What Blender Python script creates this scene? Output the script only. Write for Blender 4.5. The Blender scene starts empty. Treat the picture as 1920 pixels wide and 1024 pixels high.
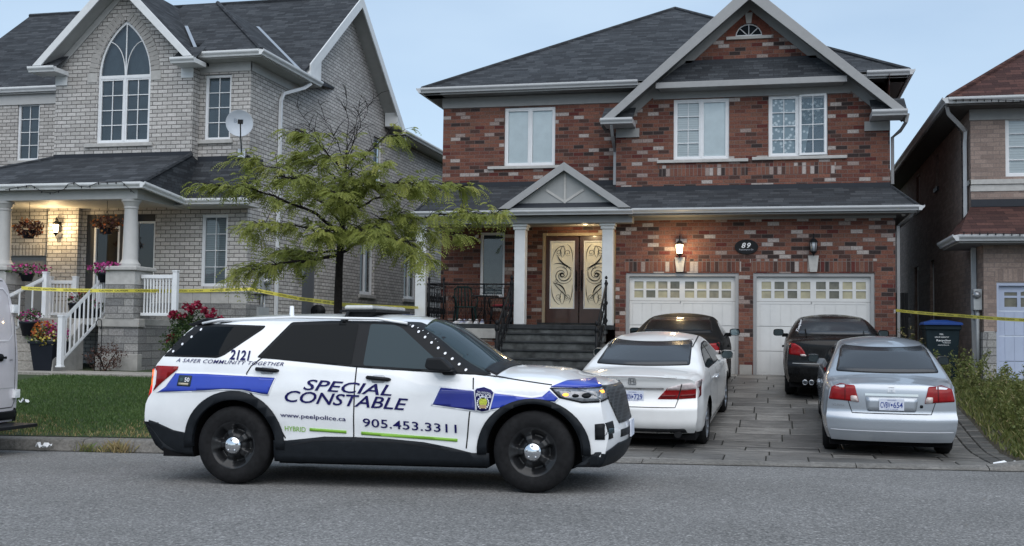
import bpy, bmesh, math, random
import numpy as np
from mathutils import Vector, Matrix
from mathutils.bvhtree import BVHTree
random.seed(7); rng = np.random.default_rng(7)
S = bpy.context.scene
COL = S.collection
R = math.radians

# ------------------------------------------------------------------ camera
FPX = 2087.4                       # focal length in pixels of the 1920 px wide photograph
YAW, PIT, ROL = R(-13.2286), R(2.98894), R(0.74572)
CAM = np.array([0.0, 0.0, 1.6])
_f = np.array([math.sin(YAW), math.cos(YAW), 0.0]); _r = np.array([math.cos(YAW), -math.sin(YAW), 0.0]); _u = np.array([0, 0, 1.0])
FWD = math.cos(PIT) * _f + math.sin(PIT) * _u
_u2 = -math.sin(PIT) * _f + math.cos(PIT) * _u
RGT = math.cos(ROL) * _r + math.sin(ROL) * _u2
UPV = -math.sin(ROL) * _r + math.cos(ROL) * _u2
cd = bpy.data.cameras.new('camera'); cam = bpy.data.objects.new('camera', cd); COL.objects.link(cam)
cd.sensor_width = 36.0; cd.lens = FPX * 36.0 / 1920.0; cd.clip_start = 0.1; cd.clip_end = 3000.0
M = Matrix.Identity(4)
for i in range(3):
    M[i][0] = RGT[i]; M[i][1] = UPV[i]; M[i][2] = -FWD[i]; M[i][3] = CAM[i]
cam.matrix_world = M
S.camera = cam

# ------------------------------------------------------------------ sky, sun, exposure
SUN_EL, SUN_AZ = R(52), R(158)      # azimuth measured from +Y towards +X: behind the photographer
w = bpy.data.worlds.new('World'); S.world = w; w.use_nodes = True
nt = w.node_tree; nt.nodes.clear()
out = nt.nodes.new('ShaderNodeOutputWorld'); bg = nt.nodes.new('ShaderNodeBackground')
sky = nt.nodes.new('ShaderNodeTexSky'); sky.sky_type = 'NISHITA'; sky.sun_disc = False
sky.sun_elevation = SUN_EL; sky.sun_rotation = SUN_AZ
sky.air_density = 1.0; sky.dust_density = 0.6; sky.ozone_density = 1.0; sky.altitude = 0
mixs = nt.nodes.new('ShaderNodeMix'); mixs.data_type = 'RGBA'; mixs.inputs[0].default_value = 0.62
mixs.inputs[7].default_value = (4.6, 5.85, 7.2, 1)      # thin high overcast veil
cn = nt.nodes.new('ShaderNodeTexNoise'); cn.inputs['Scale'].default_value = 3.2; cn.inputs['Detail'].default_value = 4; cm = nt.nodes.new('ShaderNodeMapping'); cm.inputs['Scale'].default_value = (1, 1, 3.0); ct = nt.nodes.new('ShaderNodeTexCoord')
nt.links.new(ct.outputs['Generated'], cm.inputs[0]); nt.links.new(cm.outputs[0], cn.inputs[0])
cr = nt.nodes.new('ShaderNodeMapRange'); cr.inputs[1].default_value = .3; cr.inputs[2].default_value = .7; cr.inputs[3].default_value = .48; cr.inputs[4].default_value = .76
nt.links.new(cn.outputs[0], cr.inputs[0]); nt.links.new(cr.outputs[0], mixs.inputs[0])
nt.links.new(sky.outputs[0], mixs.inputs[6]); nt.links.new(mixs.outputs[2], bg.inputs[0])
bg.inputs[1].default_value = 0.10
nt.links.new(bg.outputs[0], out.inputs[0])
sl = bpy.data.lights.new('sun', 'SUN'); sun = bpy.data.objects.new('sun', sl); COL.objects.link(sun)
sl.energy = 1.75; sl.angle = R(80); sl.color = (1.0, 0.94, 0.87)
_d = Vector((math.sin(SUN_AZ) * math.cos(SUN_EL), math.cos(SUN_AZ) * math.cos(SUN_EL), math.sin(SUN_EL)))
sun.rotation_euler = _d.to_track_quat('Z', 'Y').to_euler()
S.view_settings.view_transform = 'Standard'; S.view_settings.look = 'None'
S.view_settings.exposure = 0.5; S.view_settings.gamma = 1.0; S.view_settings.use_curve_mapping = False
try:
    S.cycles.max_bounces = 6; S.cycles.diffuse_bounces = 4; S.cycles.glossy_bounces = 3
    S.cycles.transparent_max_bounces = 8; S.cycles.use_denoising = True; S.cycles.caustics_reflective = False
except Exception: pass

# ------------------------------------------------------------------ helpers
def at(px, py, Y):
    """world point on the plane of depth Y seen at photograph pixel (px, py)"""
    d = (px - 960) / FPX * RGT - (py - 512) / FPX * UPV + FWD
    p = CAM + d * (Y / d[1]); return float(p[0]), float(p[1]), float(p[2])
def X_(px, py, Y): return at(px, py, Y)[0]
def Z_(px, py, Y): return at(px, py, Y)[2]
def atX(px, py, X):
    d = (px - 960) / FPX * RGT - (py - 512) / FPX * UPV + FWD
    p = CAM + d * (X / d[0]); return float(p[0]), float(p[1]), float(p[2])

def tag(o, label=None, cat=None, group=None, kind=None):
    if label: o['label'] = label
    if cat: o['category'] = cat
    if group: o['group'] = group
    if kind: o['kind'] = kind
    return o
def thing(name, label, cat, loc=(0, 0, 0), rot=(0, 0, 0), group=None):
    o = bpy.data.objects.new(name, None); COL.objects.link(o)
    o.empty_display_size = 0.2; o.location = loc; o.rotation_euler = rot
    return tag(o, label, cat, group)
def adopt(o, parent, keep=False):
    """parent o; with keep=True the mesh was written in world coordinates"""
    o.parent = parent
    if keep:
        p = parent
        L = Vector((0, 0, 0))
        while p is not None:
            if p.type == 'EMPTY': L += Vector(p.location)
            p = p.parent
        if parent.type == 'EMPTY': o.matrix_parent_inverse = Matrix.Translation(-L)
    return o
def copy_tree(o, parent=None, label=None, group=None, loc=None, rot=None):
    c = o.copy(); COL.objects.link(c)
    if parent is not None: c.parent = parent
    if label: c['label'] = label
    if group: c['group'] = group
    if loc is not None: c.location = loc
    if rot is not None: c.rotation_euler = rot
    for ch in list(o.children): copy_tree(ch, c)
    return c

class MB:
    def __init__(s): s.v = []; s.f = []; s.m = []; s.sm = []; s.st = []
    def add(s, vs, fs, mi=0, smooth=False):
        b = len(s.v); s.st.append((b, len(s.f))); s.v.extend([tuple(map(float, p)) for p in vs])
        for f in fs: s.f.append([b + i for i in f]); s.m.append(mi); s.sm.append(smooth)
        return s
    def box(s, x0, x1, y0, y1, z0, z1, mi=0):
        if x0 > x1: x0, x1 = x1, x0
        if y0 > y1: y0, y1 = y1, y0
        if z0 > z1: z0, z1 = z1, z0
        v = [(x0, y0, z0), (x1, y0, z0), (x1, y1, z0), (x0, y1, z0), (x0, y0, z1), (x1, y0, z1), (x1, y1, z1), (x0, y1, z1)]
        return s.add(v, [(0, 3, 2, 1), (4, 5, 6, 7), (0, 1, 5, 4), (1, 2, 6, 5), (2, 3, 7, 6), (3, 0, 4, 7)], mi)
    def poly(s, pts, mi=0): return s.add(pts, [tuple(range(len(pts)))], mi)
    def prism(s, pts, off, mi=0, smooth=False):
        """closed extrusion of a 3-D polygon by the vector off"""
        n = len(pts); o = Vector(off)
        v = [Vector(p) for p in pts] + [Vector(p) + o for p in pts]
        nv = Vector((0, 0, 0))
        for i in range(n): nv += Vector(pts[i]).cross(Vector(pts[(i + 1) % n]))
        fl = nv.dot(o) < 0
        f = [tuple(range(n))[::-1], tuple(range(n, 2 * n))] + [(i, (i + 1) % n, n + (i + 1) % n, n + i) for i in range(n)]
        if fl: f = [t[::-1] for t in f]
        return s.add(v, f, mi, smooth)
    def tube(s, pts, r, n=8, mi=0, cap=True, smooth=True):
        pts = [Vector(p) for p in pts]; k = len(pts)
        rr = r if isinstance(r, (list, tuple)) else [r] * k
        vs = []; up = None
        for i, p in enumerate(pts):
            t = (pts[min(i + 1, k - 1)] - pts[max(i - 1, 0)])
            if t.length < 1e-9: t = Vector((0, 0, 1))
            t.normalize()
            if up is None: up = t.orthogonal().normalized()
            a = (up - t * up.dot(t))
            a = a.normalized() if a.length > 1e-6 else t.orthogonal().normalized()
            up = a; b = t.cross(a)
            for j in range(n):
                an = 2 * math.pi * j / n
                vs.append(p + (a * math.cos(an) + b * math.sin(an)) * rr[i])
        fs = [(i * n + j, i * n + (j + 1) % n, (i + 1) * n + (j + 1) % n, (i + 1) * n + j) for i in range(k - 1) for j in range(n)]
        s.add(vs, fs, mi, smooth)
        if cap:
            b = len(s.v) - len(vs)
            s.f.append([b + j for j in range(n)][::-1]); s.m.append(mi); s.sm.append(False)
            s.f.append([b + (k - 1) * n + j for j in range(n)]); s.m.append(mi); s.sm.append(False)
        return s
    def lathe(s, prof, c=(0, 0, 0), n=24, axis='z', mi=0, smooth=True):
        vs = []; k = len(prof)
        for r, h in prof:
            for j in range(n):
                a = 2 * math.pi * j / n; x, y = r * math.cos(a), r * math.sin(a)
                p = {'z': (x, y, h), 'y': (x, h, y), 'x': (h, x, y)}[axis]
                vs.append((c[0] + p[0], c[1] + p[1], c[2] + p[2]))
        fs = [(i * n + j, i * n + (j + 1) % n, (i + 1) * n + (j + 1) % n, (i + 1) * n + j) for i in range(k - 1) for j in range(n)]
        if axis == 'y': fs = [f[::-1] for f in fs]
        s.add(vs, fs, mi, smooth)
        return s
    def each(s, name, mats, parent=None, keep=False, fix=False, bev=None):
        """one object per primitive"""
        for (v0, v1, f0, f1) in s.prims():
            q = MB(); q.v = s.v[v0:v1]; q.f = [[i - v0 for i in f] for f in s.f[f0:f1]]; q.m = s.m[f0:f1]; q.sm = s.sm[f0:f1]
            o = q.build(name, mats, parent, keep, fix)
            if bev: bevel(o, bev)
    def prims(s):
        o = []
        for i, (v0, f0) in enumerate(s.st): 
            v1, f1 = s.st[i + 1] if i + 1 < len(s.st) else (len(s.v), len(s.f)); o.append((v0, v1, f0, f1))
        return o
    def build(s, name, mats, parent=None, keep=False, fix=False, sharp=None):
        me = bpy.data.meshes.new(name)
        me.from_pydata(s.v, [], s.f)
        if not isinstance(mats, (list, tuple)): mats = [mats]
        for m in mats: me.materials.append(m)
        me.polygons.foreach_set('material_index', s.m)
        me.polygons.foreach_set('use_smooth', s.sm)
        if fix:
            bm = bmesh.new(); bm.from_mesh(me); bmesh.ops.recalc_face_normals(bm, faces=bm.faces); bm.to_mesh(me); bm.free()
        me.update()
        if sharp is not None:
            try: me.set_sharp_from_angle(angle=R(sharp))
            except Exception: pass
        o = bpy.data.objects.new(name, me); COL.objects.link(o)
        if parent is not None: adopt(o, parent, keep)
        return o

def bevel(o, wd=0.006, seg=2, ang=40):
    m = o.modifiers.new('bevel', 'BEVEL'); m.width = wd; m.segments = seg; m.limit_method = 'ANGLE'; m.angle_limit = R(ang)
    return o

def pchip(pts):
    xs = np.array([p[0] for p in pts], float); ys = np.array([p[1] for p in pts], float)
    h = np.diff(xs); d = np.diff(ys) / h; n = len(xs); m = np.zeros(n)
    for i in range(1, n - 1):
        if d[i - 1] * d[i] > 0:
            w1 = 2 * h[i] + h[i - 1]; w2 = h[i] + 2 * h[i - 1]
            m[i] = (w1 + w2) / (w1 / d[i - 1] + w2 / d[i])
    m[0] = d[0]; m[-1] = d[-1]
    def f(x):
        x = min(max(x, xs[0]), xs[-1]); i = int(min(max(np.searchsorted(xs, x) - 1, 0), n - 2))
        t = (x - xs[i]) / h[i]; t2 = t * t; t3 = t2 * t
        return float((2 * t3 - 3 * t2 + 1) * ys[i] + (t3 - 2 * t2 + t) * h[i] * m[i] + (-2 * t3 + 3 * t2) * ys[i + 1] + (t3 - t2) * h[i] * m[i + 1])
    return f

def text_mesh(txt, size=1.0, shear=0.0, xs=1.0, bold=0.0, spacing=1.0, align='CENTER'):
    """2-D triangles of a piece of lettering: (verts, faces, width)"""
    c = bpy.data.curves.new('t', 'FONT'); c.body = txt; c.size = size; c.shear = shear
    c.offset = bold; c.space_character = spacing; c.align_x = align; c.resolution_u = 3
    o = bpy.data.objects.new('t', c); COL.objects.link(o)
    dg = bpy.context.evaluated_depsgraph_get(); e = o.evaluated_get(dg); me = e.to_mesh()
    v = [(p.co.x * xs, p.co.y) for p in me.vertices]; f = [tuple(p.vertices) for p in me.polygons]
    e.to_mesh_clear(); bpy.data.objects.remove(o); bpy.data.curves.remove(c)
    wd = (max(p[0] for p in v) - min(p[0] for p in v)) if v else 0
    return v, f, wd
def text_fit(txt, w, h, **k):
    """lettering scaled to exactly w by h, origin at its lower left corner"""
    v, f, _ = text_mesh(txt, 1.0, **k)
    x0 = min(p[0] for p in v); x1 = max(p[0] for p in v); y0 = min(p[1] for p in v); y1 = max(p[1] for p in v)
    return [((p[0] - x0) / (x1 - x0) * w, (p[1] - y0) / (y1 - y0) * h) for p in v], f

def cut_poly(outline, holes=(), step=None, ustep=None):
    """bmesh of a flat 2-D polygon with convex holes, optionally gridded"""
    bm = bmesh.new()
    vs = [bm.verts.new((p[0], p[1], 0)) for p in outline]; bm.faces.new(vs)
    def cut(co, no):
        bmesh.ops.bisect_plane(bm, geom=bm.verts[:] + bm.edges[:] + bm.faces[:], plane_co=co, plane_no=no, dist=1e-6)
    for h in holes:
        n = len(h); cx = sum(p[0] for p in h) / n; cy = sum(p[1] for p in h) / n
        for i in range(n):
            a, b = h[i], h[(i + 1) % n]
            e = Vector((b[0] - a[0], b[1] - a[1], 0)); no = Vector((-e.y, e.x, 0)).normalized()
            cut((a[0], a[1], 0), no)
        def inside(p):
            sg = 0
            for i in range(n):
                a, b = h[i], h[(i + 1) % n]
                s_ = (b[0] - a[0]) * (p[1] - a[1]) - (b[1] - a[1]) * (p[0] - a[0])
                if abs(s_) < 1e-9: continue
                if sg == 0: sg = 1 if s_ > 0 else -1
                elif (s_ > 0) != (sg > 0): return False
            return True
        dl = [f for f in bm.faces if inside(f.calc_center_median())]
        bmesh.ops.delete(bm, geom=dl, context='FACES')
    if step:
        xs = [v.co.x for v in bm.verts]; ys = [v.co.y for v in bm.verts]
        a, b = min(xs), max(xs); n = int((b - a) / step)
        for i in range(1, n + 1):
            c = a + (b - a) * i / (n + 1); cut((c, 0, 0), (1, 0, 0))
        a, b = min(ys), max(ys); n = int((b - a) / step)
        for i in range(1, n + 1):
            c = a + (b - a) * i / (n + 1); cut((0, c, 0), (0, 1, 0))
    bm.normal_update()
    for f in bm.faces:
        if f.normal.z < 0: f.normal_flip()
    bm.verts.ensure_lookup_table(); bm.verts.index_update()
    v = [(q.co.x, q.co.y) for q in bm.verts]; f = [tuple(q.index for q in fc.verts) for fc in bm.faces]
    bm.free(); return v, f
def rect(a, b, c, d): return [(a, c), (b, c), (b, d), (a, d)]

def add_wall(mb, outline, holes, mapf, depth=0.1, mi=0, thick=None):
    """wall sheet with real openings: mapf(u, z, d) gives the world point d metres behind the face"""
    v, f = cut_poly(outline, holes)
    mb.add([mapf(p[0], p[1], 0) for p in v], f, mi)
    for h in holes:
        n = len(h)
        for i in range(n):
            a, b = h[i], h[(i + 1) % n]
            mb.add([mapf(a[0], a[1], 0), mapf(b[0], b[1], 0), mapf(b[0], b[1], depth), mapf(a[0], a[1], depth)], [(0, 1, 2, 3)], mi)
def front(Y): return lambda u, z, d: (u, Y + d, z)
def sideR(X): return lambda u, z, d: (X - d, u, z)
def sideL(X): return lambda u, z, d: (X + d, u, z)

# ------------------------------------------------------------------ materials
def new_mat(name):
    m = bpy.data.materials.new(name); m.use_nodes = True
    n = m.node_tree.nodes; b = n['Principled BSDF']
    return m, m.node_tree, b
def lk(nt, a, b): nt.links.new(a, b)
def N(nt, t, **k):
    n = nt.nodes.new(t)
    for a, b in k.items(): setattr(n, a, b)
    return n
def ramp(nt, fac, stops, interp='LINEAR'):
    r = N(nt, 'ShaderNodeValToRGB'); r.color_ramp.interpolation = interp
    e = r.color_ramp.elements
    while len(e) > 1: e.remove(e[-1])
    e[0].position = stops[0][0]; e[0].color = (*stops[0][1], 1)
    for p, c in stops[1:]:
        q = e.new(p); q.color = (*c, 1)
    if fac is not None: lk(nt, fac, r.inputs[0])
    return r
def noise(nt, vec, scale, detail=3, rough=0.55, dim='3D'):
    n = N(nt, 'ShaderNodeTexNoise'); n.inputs['Scale'].default_value = scale; n.inputs['Detail'].default_value = detail
    n.inputs['Roughness'].default_value = rough
    if vec is not None: lk(nt, vec, n.inputs['Vector'])
    return n
def mixc(nt, fac, a, b, blend='MIX'):
    m = N(nt, 'ShaderNodeMix', data_type='RGBA', blend_type=blend)
    for s, x in ((m.inputs[0], fac), (m.inputs[6], a), (m.inputs[7], b)):
        if isinstance(x, (int, float)): s.default_value = x
        elif isinstance(x, tuple): s.default_value = (*x, 1) if len(x) == 3 else x
        else: lk(nt, x, s)
    return m.outputs[2]
def math_(nt, op, a, b=None):
    m = N(nt, 'ShaderNodeMath', operation=op)
    for s, x in zip(m.inputs, (a, b)):
        if x is None: continue
        if isinstance(x, (int, float)): s.default_value = x
        else: lk(nt, x, s)
    return m.outputs[0]
def bump(nt, b, h, strength=0.3, dist=0.01):
    n = N(nt, 'ShaderNodeBump'); n.inputs['Strength'].default_value = strength; n.inputs['Distance'].default_value = dist
    lk(nt, h, n.inputs['Height']); lk(nt, n.outputs[0], b.inputs['Normal'])
def plain(name, col, rough=0.5, metal=0.0, coat=0.0, var=0.06, scale=6.0, spec=None, emit=None, es=0.0, bumpy=0.0, bs=60):
    """one colour with a little uneven wear"""
    m, nt, b = new_mat(name)
    tc = N(nt, 'ShaderNodeTexCoord')
    nz = noise(nt, tc.outputs['Object'], scale, 4)
    lo = tuple(c * (1 - var) for c in col); hi = tuple(min(1, c * (1 + var)) for c in col)
    r = ramp(nt, nz.outputs[0], [(0.3, lo), (0.7, hi)])
    lk(nt, r.outputs[0], b.inputs['Base Color'])
    b.inputs['Roughness'].default_value = rough; b.inputs['Metallic'].default_value = metal
    if coat: b.inputs['Coat Weight'].default_value = coat; b.inputs['Coat Roughness'].default_value = 0.04
    if spec is None: spec = .5 if (metal or coat or rough < .3) else (.3 if sum(col) > .3 else .15)
    if spec is not None: b.inputs['Specular IOR Level'].default_value = spec
    if emit: b.inputs['Emission Color'].default_value = (*emit, 1); b.inputs['Emission Strength'].default_value = es
    if bumpy:
        n2 = noise(nt, tc.outputs['Object'], bs, 3); bump(nt, b, n2.outputs[0], bumpy, 0.01)
    return m
def uvec(nt, vertical=False, off=0.0):
    """(along the wall, height) from object coordinates and the face normal"""
    tc = N(nt, 'ShaderNodeTexCoord'); g = N(nt, 'ShaderNodeNewGeometry')
    sp = N(nt, 'ShaderNodeSeparateXYZ'); lk(nt, tc.outputs['Object'], sp.inputs[0])
    sn = N(nt, 'ShaderNodeSeparateXYZ'); lk(nt, g.outputs['True Normal'], sn.inputs[0])
    a = math_(nt, 'ABSOLUTE', sn.outputs[0]); c = math_(nt, 'ABSOLUTE', sn.outputs[1])
    f = math_(nt, 'GREATER_THAN', a, c)
    mx = N(nt, 'ShaderNodeMix', data_type='FLOAT'); lk(nt, f, mx.inputs[0]); lk(nt, sp.outputs[0], mx.inputs[2]); lk(nt, sp.outputs[1], mx.inputs[3])
    cb = N(nt, 'ShaderNodeCombineXYZ')
    if vertical: lk(nt, sp.outputs[2], cb.inputs[0]); lk(nt, mx.outputs[0], cb.inputs[1])
    else: lk(nt, mx.outputs[0], cb.inputs[0]); lk(nt, sp.outputs[2], cb.inputs[1])
    if off:
        ad = N(nt, 'ShaderNodeVectorMath', operation='ADD'); lk(nt, cb.outputs[0], ad.inputs[0]); ad.inputs[1].default_value = (off, off * 0.7, 0)
        return ad.outputs[0], tc.outputs['Object']
    return cb.outputs[0], tc.outputs['Object']
def brick(name, stops, mortar, bw=0.25, rh=0.09, ms=0.006, vertical=False, rough=0.9, offset=0.5, freq=2, bstr=0.6, grain=0.25, off=0.0, squash=1.0, sqf=2, soft=0.1):
    m, nt, b = new_mat(name)
    vec, obj = uvec(nt, vertical, off)
    t = N(nt, 'ShaderNodeTexBrick'); t.offset = offset; t.offset_frequency = freq; t.squash = squash; t.squash_frequency = sqf
    lk(nt, vec, t.inputs['Vector'])
    t.inputs['Color1'].default_value = (0, 0, 0, 1); t.inputs['Color2'].default_value = (1, 1, 1, 1); t.inputs['Mortar'].default_value = (0.5, 0.5, 0.5, 1)
    t.inputs['Scale'].default_value = 1.0; t.inputs['Mortar Size'].default_value = ms; t.inputs['Mortar Smooth'].default_value = soft
    t.inputs['Bias'].default_value = 0.0; t.inputs['Brick Width'].default_value = bw; t.inputs['Row Height'].default_value = rh
    if squash == 1.0:      # one random number per brick
        sv = N(nt, 'ShaderNodeSeparateXYZ'); lk(nt, vec, sv.inputs[0])
        row = math_(nt, 'FLOOR', math_(nt, 'DIVIDE', sv.outputs[1], rh))
        ev = math_(nt, 'SUBTRACT', 1.0, math_(nt, 'ABSOLUTE', math_(nt, 'MODULO', row, 2.0)))
        colm = math_(nt, 'FLOOR', math_(nt, 'DIVIDE', math_(nt, 'ADD', sv.outputs[0], math_(nt, 'MULTIPLY', ev, bw * offset)), bw))
        cb2 = N(nt, 'ShaderNodeCombineXYZ'); lk(nt, colm, cb2.inputs[0]); lk(nt, row, cb2.inputs[1])
        wn = N(nt, 'ShaderNodeTexWhiteNoise'); wn.noise_dimensions = '2D'; lk(nt, cb2.outputs[0], wn.inputs['Vector']); rnd = wn.outputs['Value']
    else: rnd = t.outputs[0]
    c = ramp(nt, rnd, stops, 'CONSTANT').outputs[0]
    n1 = noise(nt, obj, 30, 4, 0.65); n2 = noise(nt, obj, 0.6, 3)
    g = ramp(nt, n1.outputs[0], [(0.3, (1 - grain,) * 3), (0.7, (1 + grain * 0.6,) * 3)]).outputs[0]
    c = mixc(nt, 1.0, c, g, 'MULTIPLY')
    g2 = ramp(nt, n2.outputs[0], [(0.3, (0.86, 0.86, 0.86)), (0.7, (1.08, 1.08, 1.08))]).outputs[0]
    c = mixc(nt, 1.0, c, g2, 'MULTIPLY')
    c = mixc(nt, t.outputs[1], c, mortar)
    lk(nt, c, b.inputs['Base Color']); b.inputs['Roughness'].default_value = rough; b.inputs['Specular IOR Level'].default_value = 0.2
    h = math_(nt, 'ADD', math_(nt, 'MULTIPLY', t.outputs[1], -1.0), math_(nt, 'MULTIPLY', n1.outputs[0], 0.5))
    bump(nt, b, h, bstr, 0.012)
    return m

RED = [(0.0, (.185, .080, .058)), (0.16, (.145, .060, .047)), (0.30, (.078, .045, .039)), (0.40, (.215, .095, .068)), (0.55, (.160, .069, .052)),
       (0.66, (.045, .034, .033)), (0.72, (.115, .034, .030)), (0.78, (.180, .090, .066)), (0.885, (.30, .24, .22)), (0.93, (.40, .355, .335))]
M_red = brick('red brick', RED, (.15, .115, .105), 0.25, 0.0905, 0.007, grain=.42, soft=.35)
M_redS = brick('red brick soldier course', RED, (.17, .14, .13), 0.32, 0.0905, 0.007, vertical=True, offset=0.0)
GRY = [(0.0, (.46, .445, .425)), (0.2, (.54, .525, .505)), (0.4, (.49, .475, .455)), (0.55, (.58, .56, .54)), (0.72, (.52, .50, .48)), (0.88, (.43, .415, .40))]
M_gry = brick('grey brick', GRY, (.14, .134, .13), 0.245, 0.0905, 0.010, grain=0.28, soft=.3)
M_gryS = brick('grey brick soldier course', GRY, (.135, .13, .13), 0.26, 0.09, 0.010, vertical=True, offset=0.0)
BRN = [(0.0, (.27, .208, .182)), (0.2, (.31, .24, .208)), (0.4, (.245, .19, .168)), (0.6, (.33, .256, .222)), (0.85, (.285, .215, .186))]
M_brn = brick('brown brick', BRN, (.21, .175, .16), 0.25, 0.0905, 0.006)
M_brnS = brick('brown brick soldier course', BRN, (.21, .175, .16), 0.30, 0.09, 0.006, vertical=True, offset=0.0)
STN = [(0.0, (.27, .27, .265)), (0.25, (.31, .305, .295)), (0.5, (.23, .23, .23)), (0.7, (.34, .335, .325)), (0.85, (.29, .285, .28))]
M_stone = brick('ledge stone', STN, (.13, .13, .13), 0.62, 0.155, 0.008, offset=0.37, freq=2, squash=0.6, sqf=3, bstr=1.0, grain=0.4)
SHG = [(0.0, (.042, .047, .054)), (0.18, (.055, .061, .069)), (0.36, (.032, .036, .042)), (0.5, (.066, .073, .082)), (0.66, (.047, .053, .061)), (0.82, (.037, .041, .047))]
M_shg = brick('charcoal shingles', SHG, (.024, .026, .031), 0.33, 0.066, 0.004, offset=0.37, freq=2, squash=0.7, sqf=3, bstr=0.5, grain=0.3)
SHB = [(0.0, (.060, .030, .027)), (0.25, (.078, .038, .034)), (0.5, (.048, .024, .023)), (0.75, (.090, .044, .038))]
M_shb = brick('brown shingles', SHB, (.022, .013, .012), 0.33, 0.075, 0.004, offset=0.37, bstr=0.5, grain=0.3)

M_trim = plain('painted grey trim', (.30, .305, .31), 0.55, var=0.05)
M_trimd = plain('painted frieze board', (.27, .275, .275), 0.6, var=0.05)
M_soff = plain('vented soffit panel', (.20, .205, .205), 0.7)
M_gut = plain('aluminium gutter', (.50, .515, .53), 0.35, var=0.04)
M_white = plain('white vinyl', (.72, .74, .76), 0.4, var=0.04)
M_wtrim = plain('white painted fascia', (.66, .68, .69), 0.5, var=0.05)
M_cream = plain('cream precast stone', (.43, .425, .41), 0.85, var=0.10, scale=9, bumpy=0.3)
M_porchcol = plain('painted porch column', (.60, .615, .62), 0.55, var=0.05)
M_lcol = plain('grey painted column', (.43, .43, .42), 0.6, var=.05)
M_conc = plain('concrete', (.33, .325, .31), 0.9, var=0.2, scale=4, bumpy=0.35)
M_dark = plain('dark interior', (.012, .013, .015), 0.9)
M_black = plain('black painted iron', (.010, .011, .013), 0.45)
M_blackp = plain('black plastic', (.014, .015, .017), 0.5)
M_flash = plain('galvanised flashing', (.34, .38, .43), 0.4, 0.4)
M_drip = plain('dark flashing strip', (.030, .034, .042), 0.5)

def mat_garage(name, col):
    m, nt, b = new_mat(name)
    tc = N(nt, 'ShaderNodeTexCoord'); nz = noise(nt, tc.outputs['Object'], 1.5, 5, 0.6)
    r = ramp(nt, nz.outputs[0], [(0.3, tuple(c * .88 for c in col)), (0.7, tuple(c * 1.05 for c in col))])
    lk(nt, r.outputs[0], b.inputs['Base Color']); b.inputs['Roughness'].default_value = 0.5
    return m
M_gar = mat_garage('white garage door', (.62, .625, .62)); M_gar2 = mat_garage('blue grey garage door', (.40, .46, .60))

def mat_glass(name, tint=(.9, .95, .97), base=0.08, rough=0.015):
    """window pane: clear with a mirror film at grazing angles"""
    m = bpy.data.materials.new(name); m.use_nodes = True; nt = m.node_tree; nt.nodes.clear()
    o = N(nt, 'ShaderNodeOutputMaterial'); mx = N(nt, 'ShaderNodeMixShader'); tr = N(nt, 'ShaderNodeBsdfTransparent'); gl = N(nt, 'ShaderNodeBsdfGlossy')
    tr.inputs[0].default_value = (*tint, 1); gl.inputs[0].default_value = (.95, .97, 1, 1); gl.inputs['Roughness'].default_value = rough
    lw = N(nt, 'ShaderNodeLayerWeight'); lw.inputs[0].default_value = 0.25
    f = math_(nt, 'MAXIMUM', lw.outputs['Fresnel'], base)
    tcw = N(nt, 'ShaderNodeTexCoord'); nz = noise(nt, tcw.outputs['Object'], 1.4, 1); bp = N(nt, 'ShaderNodeBump'); bp.inputs['Strength'].default_value = 0.02
    lk(nt, nz.outputs[0], bp.inputs['Height']); lk(nt, bp.outputs[0], gl.inputs['Normal'])
    lk(nt, f, mx.inputs[0]); lk(nt, tr.outputs[0], mx.inputs[1]); lk(nt, gl.outputs[0], mx.inputs[2]); lk(nt, mx.outputs[0], o.inputs[0])
    return m
M_glass = mat_glass('window glass', base=0.07)
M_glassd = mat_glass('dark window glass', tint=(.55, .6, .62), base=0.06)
def mat_tint(name, col, rough=0.03, spec=0.5):
    m, nt, b = new_mat(name); b.inputs['Base Color'].default_value = (*col, 1); b.inputs['Roughness'].default_value = rough
    b.inputs['Specular IOR Level'].default_value = spec
    return m
M_tint = mat_tint('tinted car glass', (.005, .007, .009), .04, .09); M_tint2 = mat_tint('smoked rear glass', (.040, .046, .054), 0.16, .35)
M_tint3 = mat_tint('clear car glass', (.028, .046, .056), .03, .16)
def mat_blind(name, col, row=0.055, dark=0.72):
    m, nt, b = new_mat(name)
    tc = N(nt, 'ShaderNodeTexCoord'); sp = N(nt, 'ShaderNodeSeparateXYZ'); lk(nt, tc.outputs['Object'], sp.inputs[0])
    fr = math_(nt, 'FRACT', math_(nt, 'DIVIDE', sp.outputs[2], row))
    nz = noise(nt, tc.outputs['Object'], 1.2, 2)
    r = ramp(nt, fr, [(0.0, tuple(c * dark for c in col)), (0.25, col), (0.9, tuple(c * 0.93 for c in col)), (1.0, tuple(c * dark for c in col))])
    c = mixc(nt, 0.25, r.outputs[0], nz.outputs[0], 'MULTIPLY')
    lk(nt, c, b.inputs['Base Color']); b.inputs['Roughness'].default_value = 0.7
    return m
M_blind = mat_blind('white window blind', (.80, .82, .81)); M_blindd = mat_blind('grey window blind', (.22, .26, .28), 0.05, 0.5)
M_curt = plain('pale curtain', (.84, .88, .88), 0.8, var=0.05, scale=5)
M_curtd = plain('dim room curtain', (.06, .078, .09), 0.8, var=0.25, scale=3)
def mat_lace(name):
    m, nt, b = new_mat(name); tc = N(nt, 'ShaderNodeTexCoord')
    v = N(nt, 'ShaderNodeTexVoronoi'); v.inputs['Scale'].default_value = 11; lk(nt, tc.outputs['Object'], v.inputs['Vector'])
    r = ramp(nt, v.outputs['Distance'], [(0.25, (.80, .84, .86)), (0.45, (.30, .37, .41))]); lk(nt, r.outputs[0], b.inputs['Base Color']); b.inputs['Roughness'].default_value = 0.8
    return m
M_lace = mat_lace('patterned lace curtain')

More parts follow.
